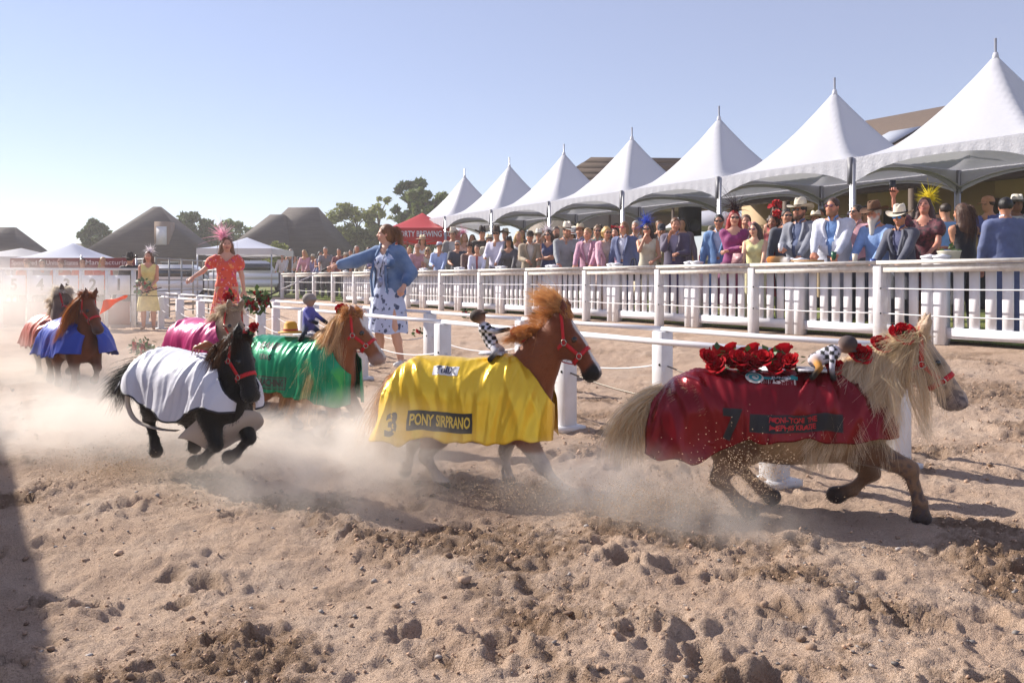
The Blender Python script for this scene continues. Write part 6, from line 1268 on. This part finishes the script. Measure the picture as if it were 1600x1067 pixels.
# -------- the far, hazy end of the crowd
tops = [('white', 'cfccd2'), ('pink', 'c98f9c'), ('grey', '7d7a80'), ('black', '33302f'), ('cream', 'c9bda6'), ('blue', '6078a8'), ('maroon', '7a3a40'), ('brown', '6a5446'), ('lilac', '9a8fb4'), ('salmon', 'c98474')]
hairs = [('dark-haired', '2c201a'), ('fair-haired', 'b8925f'), ('brown-haired', '5a4030'), ('grey-haired', '96908a')]
farx = [442, 455, 467, 478, 490, 500, 509, 519, 530, 541, 549, 558, 567, 576, 585, 594, 603, 612, 621, 631, 640]
numw = ['first', 'second', 'third', 'fourth', 'fifth', 'sixth', 'seventh', 'eighth', 'ninth', 'tenth', 'eleventh', 'twelfth', 'thirteenth', 'fourteenth', 'fifteenth', 'sixteenth', 'seventeenth', 'eighteenth', 'nineteenth', 'twentieth', 'twenty-first']
for i, x in enumerate(farx):
    tn, tcx = tops[(i * 7) % 10]; hn, hcx = hairs[(i * 3 + i // 4) % 4]; q = [9.8, 10.5, 10.1][i % 3]
    crowd(f'{hn} spectator in {tn} in the hazy far crowd, {numw[i]} from its far end', x, q, 396 - (x - 440) * .05 + [0, -6, 4, -3, 2][i % 5], D(sex='mf'[i % 2], top=(['shirt', 'sleeveless', 'polo', 'shirt'][i % 4], tcx), hair=(hcx, ['short', 'long'][i % 2]), hat=[None, None, ('cap', '4a4a52'), None, ('sun', 'cfc4b0', '6a4a3a')][i % 5], arms=['rail', 'cup', 'clap'][i % 3], legs='55525c'), look=(-6, 6), near=False)
# -------- start gate crew and the rider in black
for i, (x, yt, c, nm_) in enumerate([(42, 409, 'c9583c', 'rust orange'), (66, 412, 'a8a0a4', 'grey'), (95, 408, 'cc5a3a', 'burnt orange'), (129, 404, 'd8502c', 'bright orange'), (161, 402, 'd2452e', 'red orange')]):
    X_, Z_ = px_at(x, 19.4); H_ = CH + (HY - yt) * Z_ / FPX
    person(f'handler in {nm_} shirt behind the start gate, {numw[i]} counted from the photo edge', (X_, Z_), look_at(X_, Z_, 0, 0), float(np.clip(H_, 1.5, 1.85)), D(sex='f' if i == 4 else 'm', top=('polo', c), hair=('c9a468' if i == 4 else '3a2a20', 'long' if i == 4 else 'short'), hat=('cap', '8a4a3a') if i in (0, 2) else None, arms='clap', legs='3f3f48', group='start gate crew'), False, gz=0)
X_, Z_ = px_at(203, 19.0); person('outrider in black coat and black cowboy hat seen from behind beside the yellow dress', (X_, Z_), look_at(X_, Z_, -9, 26), 1.60, D(top=('jacket', '2b2626', '2b2626'), hair=('2a1f19', 'short'), hat=('cowboy', '3a302c', '1c1614'), arms='down', legs='2b2626', fat=1.05), True, gz=0)
# ================================================================== the three women on the track
def pattern(name, c0, blobs, scale, rough=.7, thr=.55):
    """printed cloth: base colour with soft flower blotches in several colours"""
    m = bpy.data.materials.new(name); m.use_nodes = True; N = m.node_tree.nodes; L = m.node_tree.links; b = N['Principled BSDF']; b.inputs['Roughness'].default_value = rough; b.inputs['Sheen Weight'].default_value = .2
    tc = N.new('ShaderNodeTexCoord'); rg = N.new('ShaderNodeRGB'); rg.outputs[0].default_value = (*lin(c0), 1); cs = rg.outputs[0]
    nd = N.new('ShaderNodeTexNoise'); nd.inputs['Scale'].default_value = scale * 2.2; nd.inputs['Detail'].default_value = 2; L.new(tc.outputs['Object'], nd.inputs[0])
    for i, (c, sc, th) in enumerate(blobs):
        mp = N.new('ShaderNodeMapping'); mp.inputs['Location'].default_value = (3.1 * i, 1.7 * i, 5.3 * i); L.new(tc.outputs['Object'], mp.inputs[0]); mxv = N.new('ShaderNodeMix'); mxv.data_type = 'VECTOR'; mxv.inputs[0].default_value = .06; L.new(mp.outputs[0], mxv.inputs[4]); L.new(nd.outputs[1], mxv.inputs[5])
        v = N.new('ShaderNodeTexVoronoi'); v.inputs['Scale'].default_value = sc; L.new(mxv.outputs[1], v.inputs['Vector'])
        r = N.new('ShaderNodeMapRange'); r.inputs[1].default_value = th; r.inputs[2].default_value = th - .06; L.new(v.outputs['Distance'], r.inputs[0])
        mx = N.new('ShaderNodeMix'); mx.data_type = 'RGBA'; mx.inputs[7].default_value = (*lin(c), 1); L.new(r.outputs[0], mx.inputs[0]); L.new(cs, mx.inputs[6]); cs = mx.outputs[2]
    L.new(cs, b.inputs['Base Color']); nz = N.new('ShaderNodeTexNoise'); nz.inputs['Scale'].default_value = 22; L.new(tc.outputs['Object'], nz.inputs[0]); bp = N.new('ShaderNodeBump'); bp.inputs['Strength'].default_value = .35; bp.inputs['Distance'].default_value = .012; L.new(nz.outputs[0], bp.inputs['Height']); L.new(bp.outputs[0], b.inputs['Normal'])
    return m
DENIM = pm('denim', '3f5f8c', .85, var=(5, .75, '7d97ba'), bump=(160, .35, .003), sheen=.2)
FLORALB = pattern('blue_floral', 'b9c4e0', [('3a4668', 9, .30), ('55627c', 15, .26), ('e2e6f4', 12, .2)], 10)
FLORALO = pattern('orange_floral', 'd8482a', [('d0356a', 11, .34), ('e88a4a', 14, .30), ('e8a8b0', 18, .22), ('b02838', 9, .22)], 12)
YELC = cloth('e3cf86')
# woman in the denim jacket: faces left, reaches out to the left with a long flower stick
X_, Z_ = px_at(606, 10.0); fa = math.atan2(-1.0, -.45) - math.pi / 2          # body turned to the camera, a little to its left
rw, iw = person('woman in oversized denim jacket over blue floral dress, reaching out with a stick', (X_, Z_), fa, 1.70,
    D(lead=True, sex='f', top=('dress', 'b9c4e0'), topmat=FLORALB, hair=('8a5f3c', 'pony'), arms=((.56, .42, 1.22), (-.30, .13, .98)), curl=1.15, skin='d0a188', look=(-.95, .0), lean=.02, toplow=.9, skirt=(FLORALB, .97, .42, .185, .27, dict(folds=7, amp=.018, slit=R(60))), legpose={1: ((.09, 0, .9), (.11, .03, .49), (.12, .0, .09)), -1: ((-.09, 0, .9), (-.15, .10, .50), (-.20, .02, .10))}, shoe='d8d4d0', locks=.12), True, gz=0)
S = Solid()
for sh, el, wr, s in iw['arms']: S.cap(sh, el, .085, .08, None, .04); e2 = el + (wr - el) * (.72 if s > 0 else .62); S.cap(el, e2, .08, .062, None, .03)
S.cap((-.13, -.01, 1.42), (.13, -.01, 1.42), .08, .08, None, .05); S.ell((0, -.02, 1.24), (.215, .15, .24), None, None, .06); S.ell((0, -.03, 1.02), (.225, .155, .20), None, None, .06); S.ell((0, -.03, .9), (.22, .15, .12), None, None, .06)
j = S.build('denim_jacket', DENIM, rw, .012, cut=lambda V: ((V[:, 1] > .02) & (V[:, 0] > np.interp(V[:, 2], [.8, 1.1, 1.5], [-.085, -.06, -.03])) & (V[:, 0] < np.interp(V[:, 2], [.8, 1.1, 1.5], [.15, .12, .05]))) | (V[:, 2] < .83) | (V[:, 2] > 1.50))
j.modifiers.new('thickness', 'SOLIDIFY').thickness = .008
for s, x0 in ((-1, -.075), (1, .135)): mb = MB(); strap(mb, smooth_path([(x0, .125, .86), (x0 + .012, .15, 1.1), (x0 * .75, .125, 1.34), (x0 * .6, .05, 1.48)], 14), (1, 0, 0), .035, .008); mb.build('placket', DENIM, j, True)
for s in (-1, 1): mb = MB(); strap(mb, smooth_path([(s * .05, .07, 1.46), (s * .09, .02, 1.49), (s * .06, -.07, 1.53), (0, -.09, 1.54)], 12), (s * .4, .2, 1), .06, .008); mb.build('collar', DENIM, j, True)
mb = MB(); mb.box((-.13, .135, 1.27), (.10, .012, .10), rotz(.35)); mb.build('pocket', DENIM, j)
mb = MB(); mb.tube(smooth_path([(-.05, .02, 1.5), (-.03, .13, 1.36), (.01, .165, 1.12), (.035, .04, 1.5)], 24), .004, 5); la = mb.build('lanyard', pm('lanyard', '1c1c24', .6), rw, True); mb = MB(); mb.box((-.005, .175, 1.05), (.06, .008, .085)); mb.build('badge', pm('badge', '8a94b8', .4), la)
# the long stick tipped with a bouquet of red roses
ROSE = pm('rose_red', 'b3101e', .8, rand=.25, trans=.2, spec=.15); ROSE2 = pm('rose_deep', '8e0d18', .8, rand=.25, trans=.15, spec=.15); LEAFG = pm('rose_leaf', '3f5a2c', .5, rand=.4, trans=.2); STICK = pm('black_grip', '22201e', .6); WHST = pm('white_rod', 'c9c4c4', .4)
def rose(mb, c, r, ax=(0, 0, 1), seed=0):
    """one bloom: overlapping spiral petals"""
    rr = np.random.default_rng(seed); ax = np.array(ax, float); ax /= np.linalg.norm(ax); u = np.cross(ax, (.3, .9, .2)); u /= np.linalg.norm(u); v = np.cross(ax, u)
    for i in range(15):
        f = i / 14; an = i * 2.4 + rr.uniform(-.2, .2); d = u * math.cos(an) + v * math.sin(an); t = np.cross(ax, d); op = .12 + .55 * f; w_ = r * (.35 + .5 * f); hh = r * (1.15 - .25 * f); b0 = np.array(c) - ax * r * .5 + d * r * .12 * f
        top_ = b0 + ax * hh + d * r * op * 1.25; g = [[b0 - t * w_ * .35, b0 + t * w_ * .35], [b0 + ax * hh * .45 + d * r * op * .75 - t * w_ * .7, b0 + ax * hh * .45 + d * r * op * .75 + t * w_ * .7], [top_ - t * w_ * .65 - ax * r * .05, top_ + t * w_ * .65 - ax * r * .05], [top_ + d * r * .18 * f - ax * r * .12 - t * w_ * .4, top_ + d * r * .18 * f - ax * r * .12 + t * w_ * .4]]
        mid = [np.array([a, (a + b) / 2 + d * r * .10, b]) for a, b in g]; mb.sheet(np.array(mid))
def leaves(mb, c, r, n, size, seed=0):
    rr = np.random.default_rng(seed)
    for i in range(n):
        v = rr.normal(size=3); v /= np.linalg.norm(v); p = np.array(c) + v * r * rr.uniform(.4, 1.0); a = np.cross(v, rr.normal(size=3)); a /= np.linalg.norm(a); b_ = v * .6 + np.cross(v, a) * .7; s = size * rr.uniform(.6, 1.2); mb.add([p, p + a * s * .35 + b_ * s * .5, p + b_ * s * 1.1, p - a * s * .35 + b_ * s * .5], [[0, 1, 2], [0, 2, 3]])
def bouquet(label, c, r, nr, parent_rot=0, seed=1, leafn=60, col=None):
    o = empty('rose_bouquet', tuple(c), 0, label, 'bouquet'); rr = np.random.default_rng(seed)
    for i in range(nr):
        v = rr.normal(size=3); v /= np.linalg.norm(v); mb = MB(); rose(mb, (0, 0, 0), r * .36, v, seed * 50 + i); mb.build('rose', ROSE if i % 3 else ROSE2, o, True, loc=v * r * .72 * (1, .8, .8))
    mb = MB(); leaves(mb, (0, 0, 0), r, leafn, r * .55, seed); l_ = mb.build('foliage', LEAFG, o); return o
hand = wpos(rw, iw, 1, (0, 0, 0)); tip = np.array((*px_at(402, 9.3), CH - (470 - HY) * 9.3 / FPX)); dv = tip - hand
fs = empty('flower_stick', tuple(hand), 0, 'long white rod with black grips held out by the denim jacket woman', 'stick')
for nm, a, b_, rr_, m in (('grip', -.06, .12, .011, STICK), ('rod', .12, .70, .006, WHST), ('tip_grip', .70, .93, .010, STICK)): mb = MB(); mb.tube([dv * a, dv * b_], rr_, 8); mb.build(nm, m, fs, True)
bouquet('red rose bouquet tied to the end of the white rod', tip, .145, 9, seed=3, leafn=110); mb = MB(); rose(mb, (0, 0, 0), .035, -dv, 5); mb.build('rose', ROSE, fs, True, loc=dv * .88)
# woman in the orange dress
X_, Z_ = px_at(354, 12.9); ro_, io_ = person('woman in orange and pink floral puff-sleeved dress with pink feather fascinator', (X_, Z_), look_at(X_, Z_, -.4, 0), 1.70,
    D(lead=True, sex='f', top=('puff', 'd8482a'), topmat=FLORALO, neck=1.46, hair=('7a5236', 'long'), hairlen=.26, arms=((.50, .20, 1.10), (-.27, .05, .86)), curl=.45, skin='cc9880', look=(.12, .0), legpose={}, toplow=.95, skirt=(FLORALO, 1.03, .16, .145, .27, dict(folds=8, amp=.022, tiers=0)), shoe='c9a890', fasc=('f2b4c6', 'feather', (.05, -.01, .11), .15), locks=.25), True, gz=0)
w_ = wpos(ro_, io_, 1); st = empty('flag_stick', tuple(w_), 0, 'thin rod held low by the woman in the orange dress', 'stick'); e = np.array((*px_at(222, 12.0), CH - (458 - HY) * 12.0 / FPX)) - w_; mb = MB(); mb.tube([e * -.06, e * .6], .006, 6); mb.build('rod', WHST, st, True); mb = MB(); mb.tube([e * .6, e], .008, 6); mb.build('grip', STICK, st, True)
mb = MB(); mb.tube([(.0, 0, 0), (.05, 0, 0)], .01, 6); 
# woman in the yellow dress
X_, Z_ = px_at(232, 17.3); ry, iy = person('woman in pale yellow slip dress with white fascinator holding flowers', (X_, Z_), look_at(X_, Z_, -2, 0), 1.62,
    D(lead=True, sex='f', top=('dress', 'e3cf86'), topmat=YELC, hair=('6a4632', 'long'), arms=((.10, .24, .95), (-.08, .24, .98)), skin='c98f74', look=(-.1, .05), toplow=.95, skirt=(YELC, 1.0, .42, .15, .24, dict(folds=7, amp=.012)), shoe='b08a70', fasc=('e8e0e4', 'feather', (-.04, -.01, .11), .10)), True, gz=0)
bouquet('bouquet of pink and green flowers held by the woman in yellow', wpos(ry, iy, 1, (0, .08, .05)), .17, 6, seed=9, leafn=70)
# orange flag lying out on the rail end
P0 = np.array((*px_at(200, 13.5), CH - (461 - HY) * 13.5 / FPX)); fl = empty('orange_flag', tuple(P0), 0, 'bright orange flag fluttering at the far end of the inner rail', 'flag')
n = 16; a = np.linspace(0, 1, n); A_, B_ = np.meshgrid(a, a, indexing='ij'); Pf = np.stack((-.42 * A_ - .06 * B_, .05 * np.sin(A_ * 7 + B_ * 2), -.10 * A_ - B_ * (.06 + .17 * A_) + .012 * np.sin(A_ * 9)), -1); mb = MB(); mb.sheet(Pf); mb.build('cloth', pm('flag_orange', 'e8501e', .5, trans=.35), fl, True); mb = MB(); mb.tube([(.0, 0, 0), (.5, .1, -.02)], .006, 6); mb.build('staff', STICK, fl)
# ================================================================== things the ponies carry
def on_pony(PN, p): return np.array(PN.root.rotation_euler.to_matrix()) @ (np.array(p, float) * np.array(PN.root.scale)) + np.array(PN.root.location)
def rose_thing(label, PN, p, r, seed, n=1):
    o = empty('rose', tuple(on_pony(PN, p)), 0, label, 'rose'); mb = MB(); rose(mb, (0, 0, 0), r, (-.2, -.8, .5), seed); mb.build('bloom', ROSE, o, True); mb = MB(); leaves(mb, (0, .01, -.01), r * .9, 5, r, seed); mb.build('foliage', LEAFG, o)['kind'] = 'stuff'; return o
gar = empty('rose_garland', tuple(on_pony(red, (-.05, 0, .74))), R(-15), 'garland of red roses and leaves on the back of the red rugged pony', 'garland'); k = 0
for i in range(19):
    k += 1; f_ = (i % 10) / 9; sd_ = -1 if i < 10 else 1; mb = MB(); rose(mb, (0, 0, 0), .037 + .012 * ((k * 7) % 5) / 4, (.5 * math.sin(k * 2.3), -.7 * (sd_ < 0) + .5 * (sd_ > 0), .75), k); mb.build('rose', ROSE if k % 3 else ROSE2, gar, True, loc=(-.21 + .36 * f_ + .012 * math.sin(k * 5), sd_ * .055 + .015 * math.sin(k * 3), .03 + .022 * math.sin(k * 2.1) + (.03 if sd_ > 0 else 0)))
mb = MB()
for i in range(8): leaves(mb, (-.19 + i * .05, -.01, .03), .055, 12, .042, i)
mb.build('foliage', LEAFG, gar)
cr = red.crest(np.array([.15, .45, .66, .85]))
for i, (p, r_) in enumerate(zip(cr, (.04, .05, .042, .052))): rose_thing(f'red rose pinned in the cream mane, {["lowest by the rug", "second up from the rug", "third up from the rug", "topmost near the ears"][i]}', red, p + np.array((0, -.055, .012)), r_, 70 + i)
p = yel.crest(np.array([.4]))[0]; rose_thing('red rose tied to the neck of the yellow rugged pony', yel, p + np.array((-.03, -.0, .04)), .045, 91)
p = grn.crest(np.array([.8]))[0]; rose_thing('red rose in the mane of the green rugged pony', grn, p + np.array((-.02, .0, .05)), .045, 92)
p = pnk.crest(np.array([.95]))[0]; rose_thing('red bow rose on the crest of the pink rugged pony', pnk, p + np.array((0, -.03, .07)), .05, 93)
p = blk.crest(np.array([.97]))[0]; rose_thing('small red rose beside the ear of the black pony', blk, p + np.array((.06, .05, .03)), .028, 94)
def doll(label, PN, p, rz, lean, shirt, cap, pants, tip='1a1a1a', num=True, s=1.0):
    o = empty('jockey_doll', tuple(on_pony(PN, p)), PN.root.rotation_euler.z + rz, label, 'doll'); o.scale = (s,) * 3; M = roty(lean); T = lambda *q: M @ np.array(q)
    S = Solid(); sc_ = np.array(lin(shirt)); pc = np.array(lin(pants)); sk = np.array(lin('b98a6c')); cc = np.array(lin(cap))
    S.cap(T(0, 0, .02), T(0, 0, .10), .034, .036, sc_, .015); S.ell(T(.0, 0, .165), (.030, .028, .033), None, sk, .008); S.ell(T(-.008, 0, .176), (.041, .039, .036), None, cc, .004); S.ell(T(.03, 0, .178), (.022, .03, .006), None, cc, .004)
    for q in (-1, 1): S.cap(T(0, q * .03, .10), T(.06, q * .05, .06), .015, .012, sc_, .01); S.cap(T(.06, q * .05, .06), T(.10, q * .04, .05), .012, .012, np.array(lin(tip)), .006); S.cap(T(0, q * .02, .02), (.03, q * .06, -.02), .018, .015, pc, .01); S.cap((.03, q * .06, -.02), (.0, q * .065, -.06), .014, .014, np.array(lin('1a1614')), .006)
    def post(V, c):
        k = ((np.floor(V[:, 0] * 55) + np.floor(V[:, 2] * 55)) % 2 == 0) & (np.abs(c - sc_).sum(1) < .08) if num else np.zeros(len(V), bool); c[k] = lin(tip); return V, c
    S.build('doll_body', pm('doll_cloth', vcol=True, rough=.8, bump=(200, .3, .002)), o, .0065, post=post)
    mb = MB(); mb.box((.0, 0, -.032), (.12, .13, .012)); mb.build('saddle', pm('doll_saddle', 'd8d6dc', .6, var=(60, .8, '2a2a3a')), o)
doll('black and white chequered jockey doll leaning back on the yellow rug', yel, (.17, -.02, .79), 0, -.45, 'd8d6de', '1d1a1a', 'd6d4dc')
doll('jockey doll in violet jacket and grey cap on the green rug', grn, (.14, -.02, .79), 0, .1, '5a5aa8', '8a8480', '33405a', num=False, s=1.15)
doll('jockey doll in white and gold fallen forward on the red rug', red, (.19, -.07, .785), 0, 1.1, 'c9c6d2', '2a2a33', 'c98a2a', num=True)
hb = empty('toy_hat', tuple(on_pony(grn, (-.03, -.02, .76))), 0, 'small yellow toy hat on the back of the green rug', 'hat'); mb = MB(); mb.lathe([(.001, .075), (.03, .075), (.042, .06), (.05, .012), (.085, .004), (.085, -.002), (.001, -.002)], 18); mb.build('felt', pm('toy_hat_yellow', 'd89a1c', .7), hb, True); mb = MB(); mb.lathe([(.0515, .012), (.049, .026)], 18); mb.build('band', pm('toy_band', 'b8452a', .6), hb, True)
sp_ = empty('leather_strap', tuple(on_pony(blk, (.24, -.05, .745))), R(-30), 'brown leather straps lying at the withers of the black pony', 'strap')
for i in range(3): mb = MB(); strap(mb, smooth_path([(-.12, .02 * i, .0), (-.03, -.05 + .03 * i, .04 + .01 * i), (.05, .0 + .02 * i, .02), (.12, -.06 + .05 * i, .05)], 18), (.2, .2, 1), .02, .004); mb.build('strap_loop', pm('leather', '9a5a34', .5), sp_, True)
# ================================================================== small things along the track
def flower_patch(label, x, Z, w_, n, seed, cols=('a8202c', 'c2455a')):
    X_, Y_ = px_at(x, Z); o = empty('flower_bed', (X_, Y_, float(sand_z(X_, Y_))), RZ, label, 'flowers'); rr = np.random.default_rng(seed); mb = MB()
    for i in range(n):
        p = (rr.uniform(-w_, w_), rr.normal() * .08, .05 + rr.random() * .06); m2 = MB(); rose(m2, (0, 0, 0), .05, (rr.normal() * .4, -.5, .8), seed + i); m2.build('rose', ROSE if i % 2 else pm('rose_dusty', 'a8505c', .6), o, True, loc=p); leaves(mb, p, .09, 8, .07, seed + i)
    mb.build('foliage', LEAFG, o)
flower_patch('row of red roses lying on the sand behind the blue rugged pony', 226, 11.6, .95, 18, 11); flower_patch('pink rose bed at the foot of the rope fence', 738, 17.0, .45, 8, 31); flower_patch('wilted garland on the sand behind the denim jacket woman', 668, 14.0, .3, 5, 41)
# hobby horse lying on the rail
tb = TP(px_t(1225, 9.05), 9.0, float(G(9.0)) + .985); hh_ = empty('hobby_horse', tuple(tb), RZ + math.pi, 'stuffed brown and white hobby horse lying on the fence rail', 'toy'); S = Solid(); S.cap((-.12, 0, .02), (.02, 0, .03), .055, .05, np.array(lin('5a4428')), .02); S.cap((-.2, 0, .03), (-.12, 0, .03), .05, .05, np.array(lin('b8742c')), .01); S.cap((.04, 0, .02), (.11, 0, .02), .045, .04, np.array(lin('cfc8c4')), .01); S.build('plush', pm('plush', vcol=True, rough=.95, bump=(90, .8, .01)), hh_, .012); mb = MB(); mb.tube([(.1, 0, .01), (.65, .05, .0)], .014, 8); mb.build('stick', pm('wood_stick', '9a7448', .6), hh_, True)
# bar table, loudspeaker, handbag, planter and programme
X_, Y_ = px_row(1098, 16.4); bt = empty('bar_table', (X_, Y_, gq(X_, Y_)), RZ, 'cream cloth-covered bar table between the tents', 'table'); mb = MB(); mb.box((0, 0, .5), (1.5, .7, 1.0)); mb.build('table_cloth', cloth('cfc0a4'), bt); mb = MB(); mb.box((0, 0, 1.02), (1.6, .8, .03)); mb.build('table_top', cloth('d8ccb4'), bt)
for i in range(5): b_ = empty('bottle', tuple(np.array((X_, Y_, gq(X_, Y_) + 1.036)) + MT @ np.array((-.5 + i * .25, .1, 0))), 0, f'small bottle on the bar table, {numw[i]} in its row', 'bottle', 'bottles on the bar table'); mb = MB(); mb.lathe([(.001, 0), (.035, 0), (.035, .13), (.013, .18), (.013, .24), (.001, .24)], 12); mb.build('glass', pm(f'bottle_{i % 3}', ['6a4a2a', 'b8c4b0', '8a2a24'][i % 3], .15), b_, True)
X_, Y_ = px_row(1078, 14.6); ls = empty('loudspeaker', (X_, Y_, gq(X_, Y_)), R(20), 'black loudspeaker on a stand beside the bar table', 'loudspeaker'); mb = MB(); mb.box((0, 0, 2.0), (.42, .4, .72)); mb.build('cabinet', pm('speaker_black', '141416', .6), ls); mb = MB(); mb.tube([(0, 0, 0), (0, 0, 1.65)], .03, 8); mb.build('pole', DARK, ls); mb = MB(); mb.lathe([(.001, 0), (.15, .0), (.16, .02)], 16); o = mb.build('cone', pm('cone_grey', '2c2c30', .5), ls, True, loc=(0, -.202, 1.9)); o.rotation_euler = (R(90), 0, 0)
X_, Y_ = px_row(990, 9.35); hbg = empty('handbag', (X_, Y_, 1.12), RZ, 'black leather handbag hanging by the woman in cream', 'handbag'); S = Solid(); S.cap((-.1, 0, .06), (.1, 0, .06), .08, .08, None, .03, ((0, 1, 0), .5)); S.cap((-.11, 0, -.02), (.11, 0, -.02), .09, .09, None, .05, ((0, 1, 0), .5)); S.build('bag', pm('bag_leather', '18151a', .35), hbg, .012); mb = MB(); mb.tube(smooth_path([(-.09, 0, .12), (-.05, 0, .27), (.05, 0, .27), (.09, 0, .12)], 14), .008, 6); mb.build('handle', DARK, hbg, True)
X_, Y_ = px_row(1483, 9.33); pl = empty('planter', (X_, Y_, gq(X_, Y_) + .86), 0, 'cream round planter on the post beside the long-haired woman', 'planter'); mb = MB(); mb.lathe([(.001, 0), (.09, 0), (.125, .17), (.135, .18), (.12, .185), (.10, .12), (.001, .12)], 18); mb.build('pot', pm('pot_cream', 'cfc8b4', .5), pl, True); mb = MB(); leaves(mb, (0, 0, .17), .08, 26, .07, 4); mb.build('foliage', LEAFG, pl)
X_, Y_ = px_row(1152, 9.25); pg = empty('programme', (X_, Y_, 1.36), RZ, 'printed race programme held by the woman in magenta', 'booklet'); mb = MB(); mb.box((0, 0, 0), (.20, .008, .15), rotx(.3)); mb.build('cover', pm('programme', 'b88a8c', .5, var=(18, .8, '5a2a34')), pg)
# ================================================================== dust in the air
def dust_mat(name, dens, scale, col=(.97, .915, .86), aniso=.3, sharp=.42, flat=1.0):
    m = bpy.data.materials.new(name); m.use_nodes = True; N = m.node_tree.nodes; L = m.node_tree.links; N.remove(N['Principled BSDF'])
    v = N.new('ShaderNodeVolumePrincipled'); v.inputs['Color'].default_value = (*col, 1); v.inputs['Anisotropy'].default_value = aniso
    tc = N.new('ShaderNodeTexCoord'); gr = N.new('ShaderNodeTexGradient'); gr.gradient_type = 'SPHERICAL'; L.new(tc.outputs['Object'], gr.inputs[0])
    ge = N.new('ShaderNodeNewGeometry'); nz = N.new('ShaderNodeTexNoise'); nz.inputs['Scale'].default_value = scale; nz.inputs['Detail'].default_value = 6; nz.inputs['Roughness'].default_value = .62; nz.inputs['Distortion'].default_value = .9; L.new(ge.outputs['Position'], nz.inputs['Vector'])
    r = N.new('ShaderNodeMapRange'); r.inputs[1].default_value = sharp; r.inputs[2].default_value = sharp + .28; L.new(nz.outputs[0], r.inputs[0])
    p = N.new('ShaderNodeMath'); p.operation = 'POWER'; p.inputs[1].default_value = 1.3; L.new(gr.outputs[1], p.inputs[0])
    a = N.new('ShaderNodeMath'); a.operation = 'MULTIPLY'; L.new(p.outputs[0], a.inputs[0]); L.new(r.outputs[0], a.inputs[1]); b = N.new('ShaderNodeMath'); b.operation = 'MULTIPLY'; b.inputs[1].default_value = dens; L.new(a.outputs[0], b.inputs[0])
    L.new(b.outputs[0], v.inputs['Density']); L.new(v.outputs[0], N['Material Output'].inputs['Volume'])
    return m
bm = bmesh.new(); bmesh.ops.create_icosphere(bm, subdivisions=3, radius=1); DM = bpy.data.meshes.new('dust_cloud'); bm.to_mesh(DM); bm.free()
def cloud(label, c, r, dens, scale, rz=0.0, sharp=.42):
    me = DM.copy(); me.materials.append(dust_mat('dust', dens, scale, sharp=sharp)); o = link('dust_cloud', me, None, None, tuple(c), rz); o.scale = r; return tag(o, label, 'dust', None, 'stuff')
def at(x, y, Z): X, Y_ = px_at(x, Z); return (X, Y_, CH + (HY - y) * Z / FPX)
cloud('thick bank of backlit dust drifting across the start gate', at(-60, 485, 14.0), (4.4, 3.4, 1.15), .55, .5, RZ, .28)
cloud('dust hanging at the hooves of the blue and coral rugged ponies', at(90, 590, 8.9), (2.4, 1.3, .55), 1.7, 1.1, 0, .32)
cloud('dust rolling behind the black pony', at(120, 665, 5.3), (1.35, .8, .40), 5.0, 3.0, R(-20), .33)
cloud('bright dust between the black and green rugged ponies', at(440, 710, 4.75), (1.15, .50, .28), 6.5, 3.2, R(-20), .33)
cloud('dust curling round the hind legs of the yellow rugged pony', at(600, 700, 4.3), (.75, .55, .34), 7.0, 3.8, R(-15), .34)
cloud('low dust trailing over the sand under the black pony', at(440, 765, 3.95), (1.0, .42, .22), 4.5, 2.8, R(-20), .38)
cloud('brown dust kicked up behind the red rugged pony', at(960, 765, 3.85), (.80, .42, .27), 9.0, 5.0, R(-15), .36)
cloud('low brown dust under the hind hooves of the red rugged pony', at(1090, 812, 3.55), (.62, .34, .16), 8.0, 5.5, R(-15), .38)
hz = MB(); hz.box((0, 55, 6.0), (260, 190, 16.0)); 
m = bpy.data.materials.new('haze'); m.use_nodes = True; N = m.node_tree.nodes; N.remove(N['Principled BSDF']); v = N.new('ShaderNodeVolumePrincipled'); v.inputs['Color'].default_value = (.93, .90, .92, 1); v.inputs['Density'].default_value = .0014; v.inputs['Anisotropy'].default_value = .25; m.node_tree.links.new(v.outputs[0], N['Material Output'].inputs['Volume'])
o = hz.build('haze', m); tag(o, 'thin pale haze over the whole arena', None, None, 'stuff')
# grains of sand thrown up by the hooves
def spray(label, c, spread, vel, n, smin=.0006, smax=.0021):
    c = np.array(c); t = rng.random(n) ** .8; p = c + rng.normal(size=(n, 3)) * np.array(spread) * (.25 + t[:, None]) + np.array(vel) * t[:, None]; p[:, 2] -= .25 * t * t; p[:, 2] = np.abs(p[:, 2]) + .01
    s = rng.uniform(smin, smax, n); T4 = np.array([(1, 1, 1), (1, -1, -1), (-1, 1, -1), (-1, -1, 1)]); V = (p[:, None] + T4[None] * s[:, None, None] * rng.uniform(.6, 1.4, (n, 4, 1))).reshape(-1, 3)
    i = np.arange(n)[:, None, None] * 4; F = (i + np.array([(0, 1, 2), (0, 3, 1), (0, 2, 3), (1, 3, 2)])[None]).reshape(-1, 3); o = link('flying_sand', mk_mesh('flying_sand', V, F, False), pm('flying_sand', 'cdb295', .9, rand=.3)); tag(o, label, None, None, 'stuff')
hp_ = lambda x, y, Z: at(x, y, Z)
spray('sand grains flying behind the hooves of the red rugged pony', hp_(1110, 800, 3.7), (.13, .12, .06), (-.45, -.05, .22), 8000)
spray('sand grains around the belly of the red rugged pony', hp_(1180, 745, 3.5), (.16, .06, .10), (-.05, 0, .12), 1800, .0008, .002)
spray('sand grains kicked up ahead of the yellow rugged pony', hp_(860, 770, 3.9), (.12, .1, .04), (-.25, 0, .16), 4500)
spray('sand grains flying under the black pony', hp_(240, 745, 4.4), (.16, .12, .04), (-.4, 0, .18), 3500)
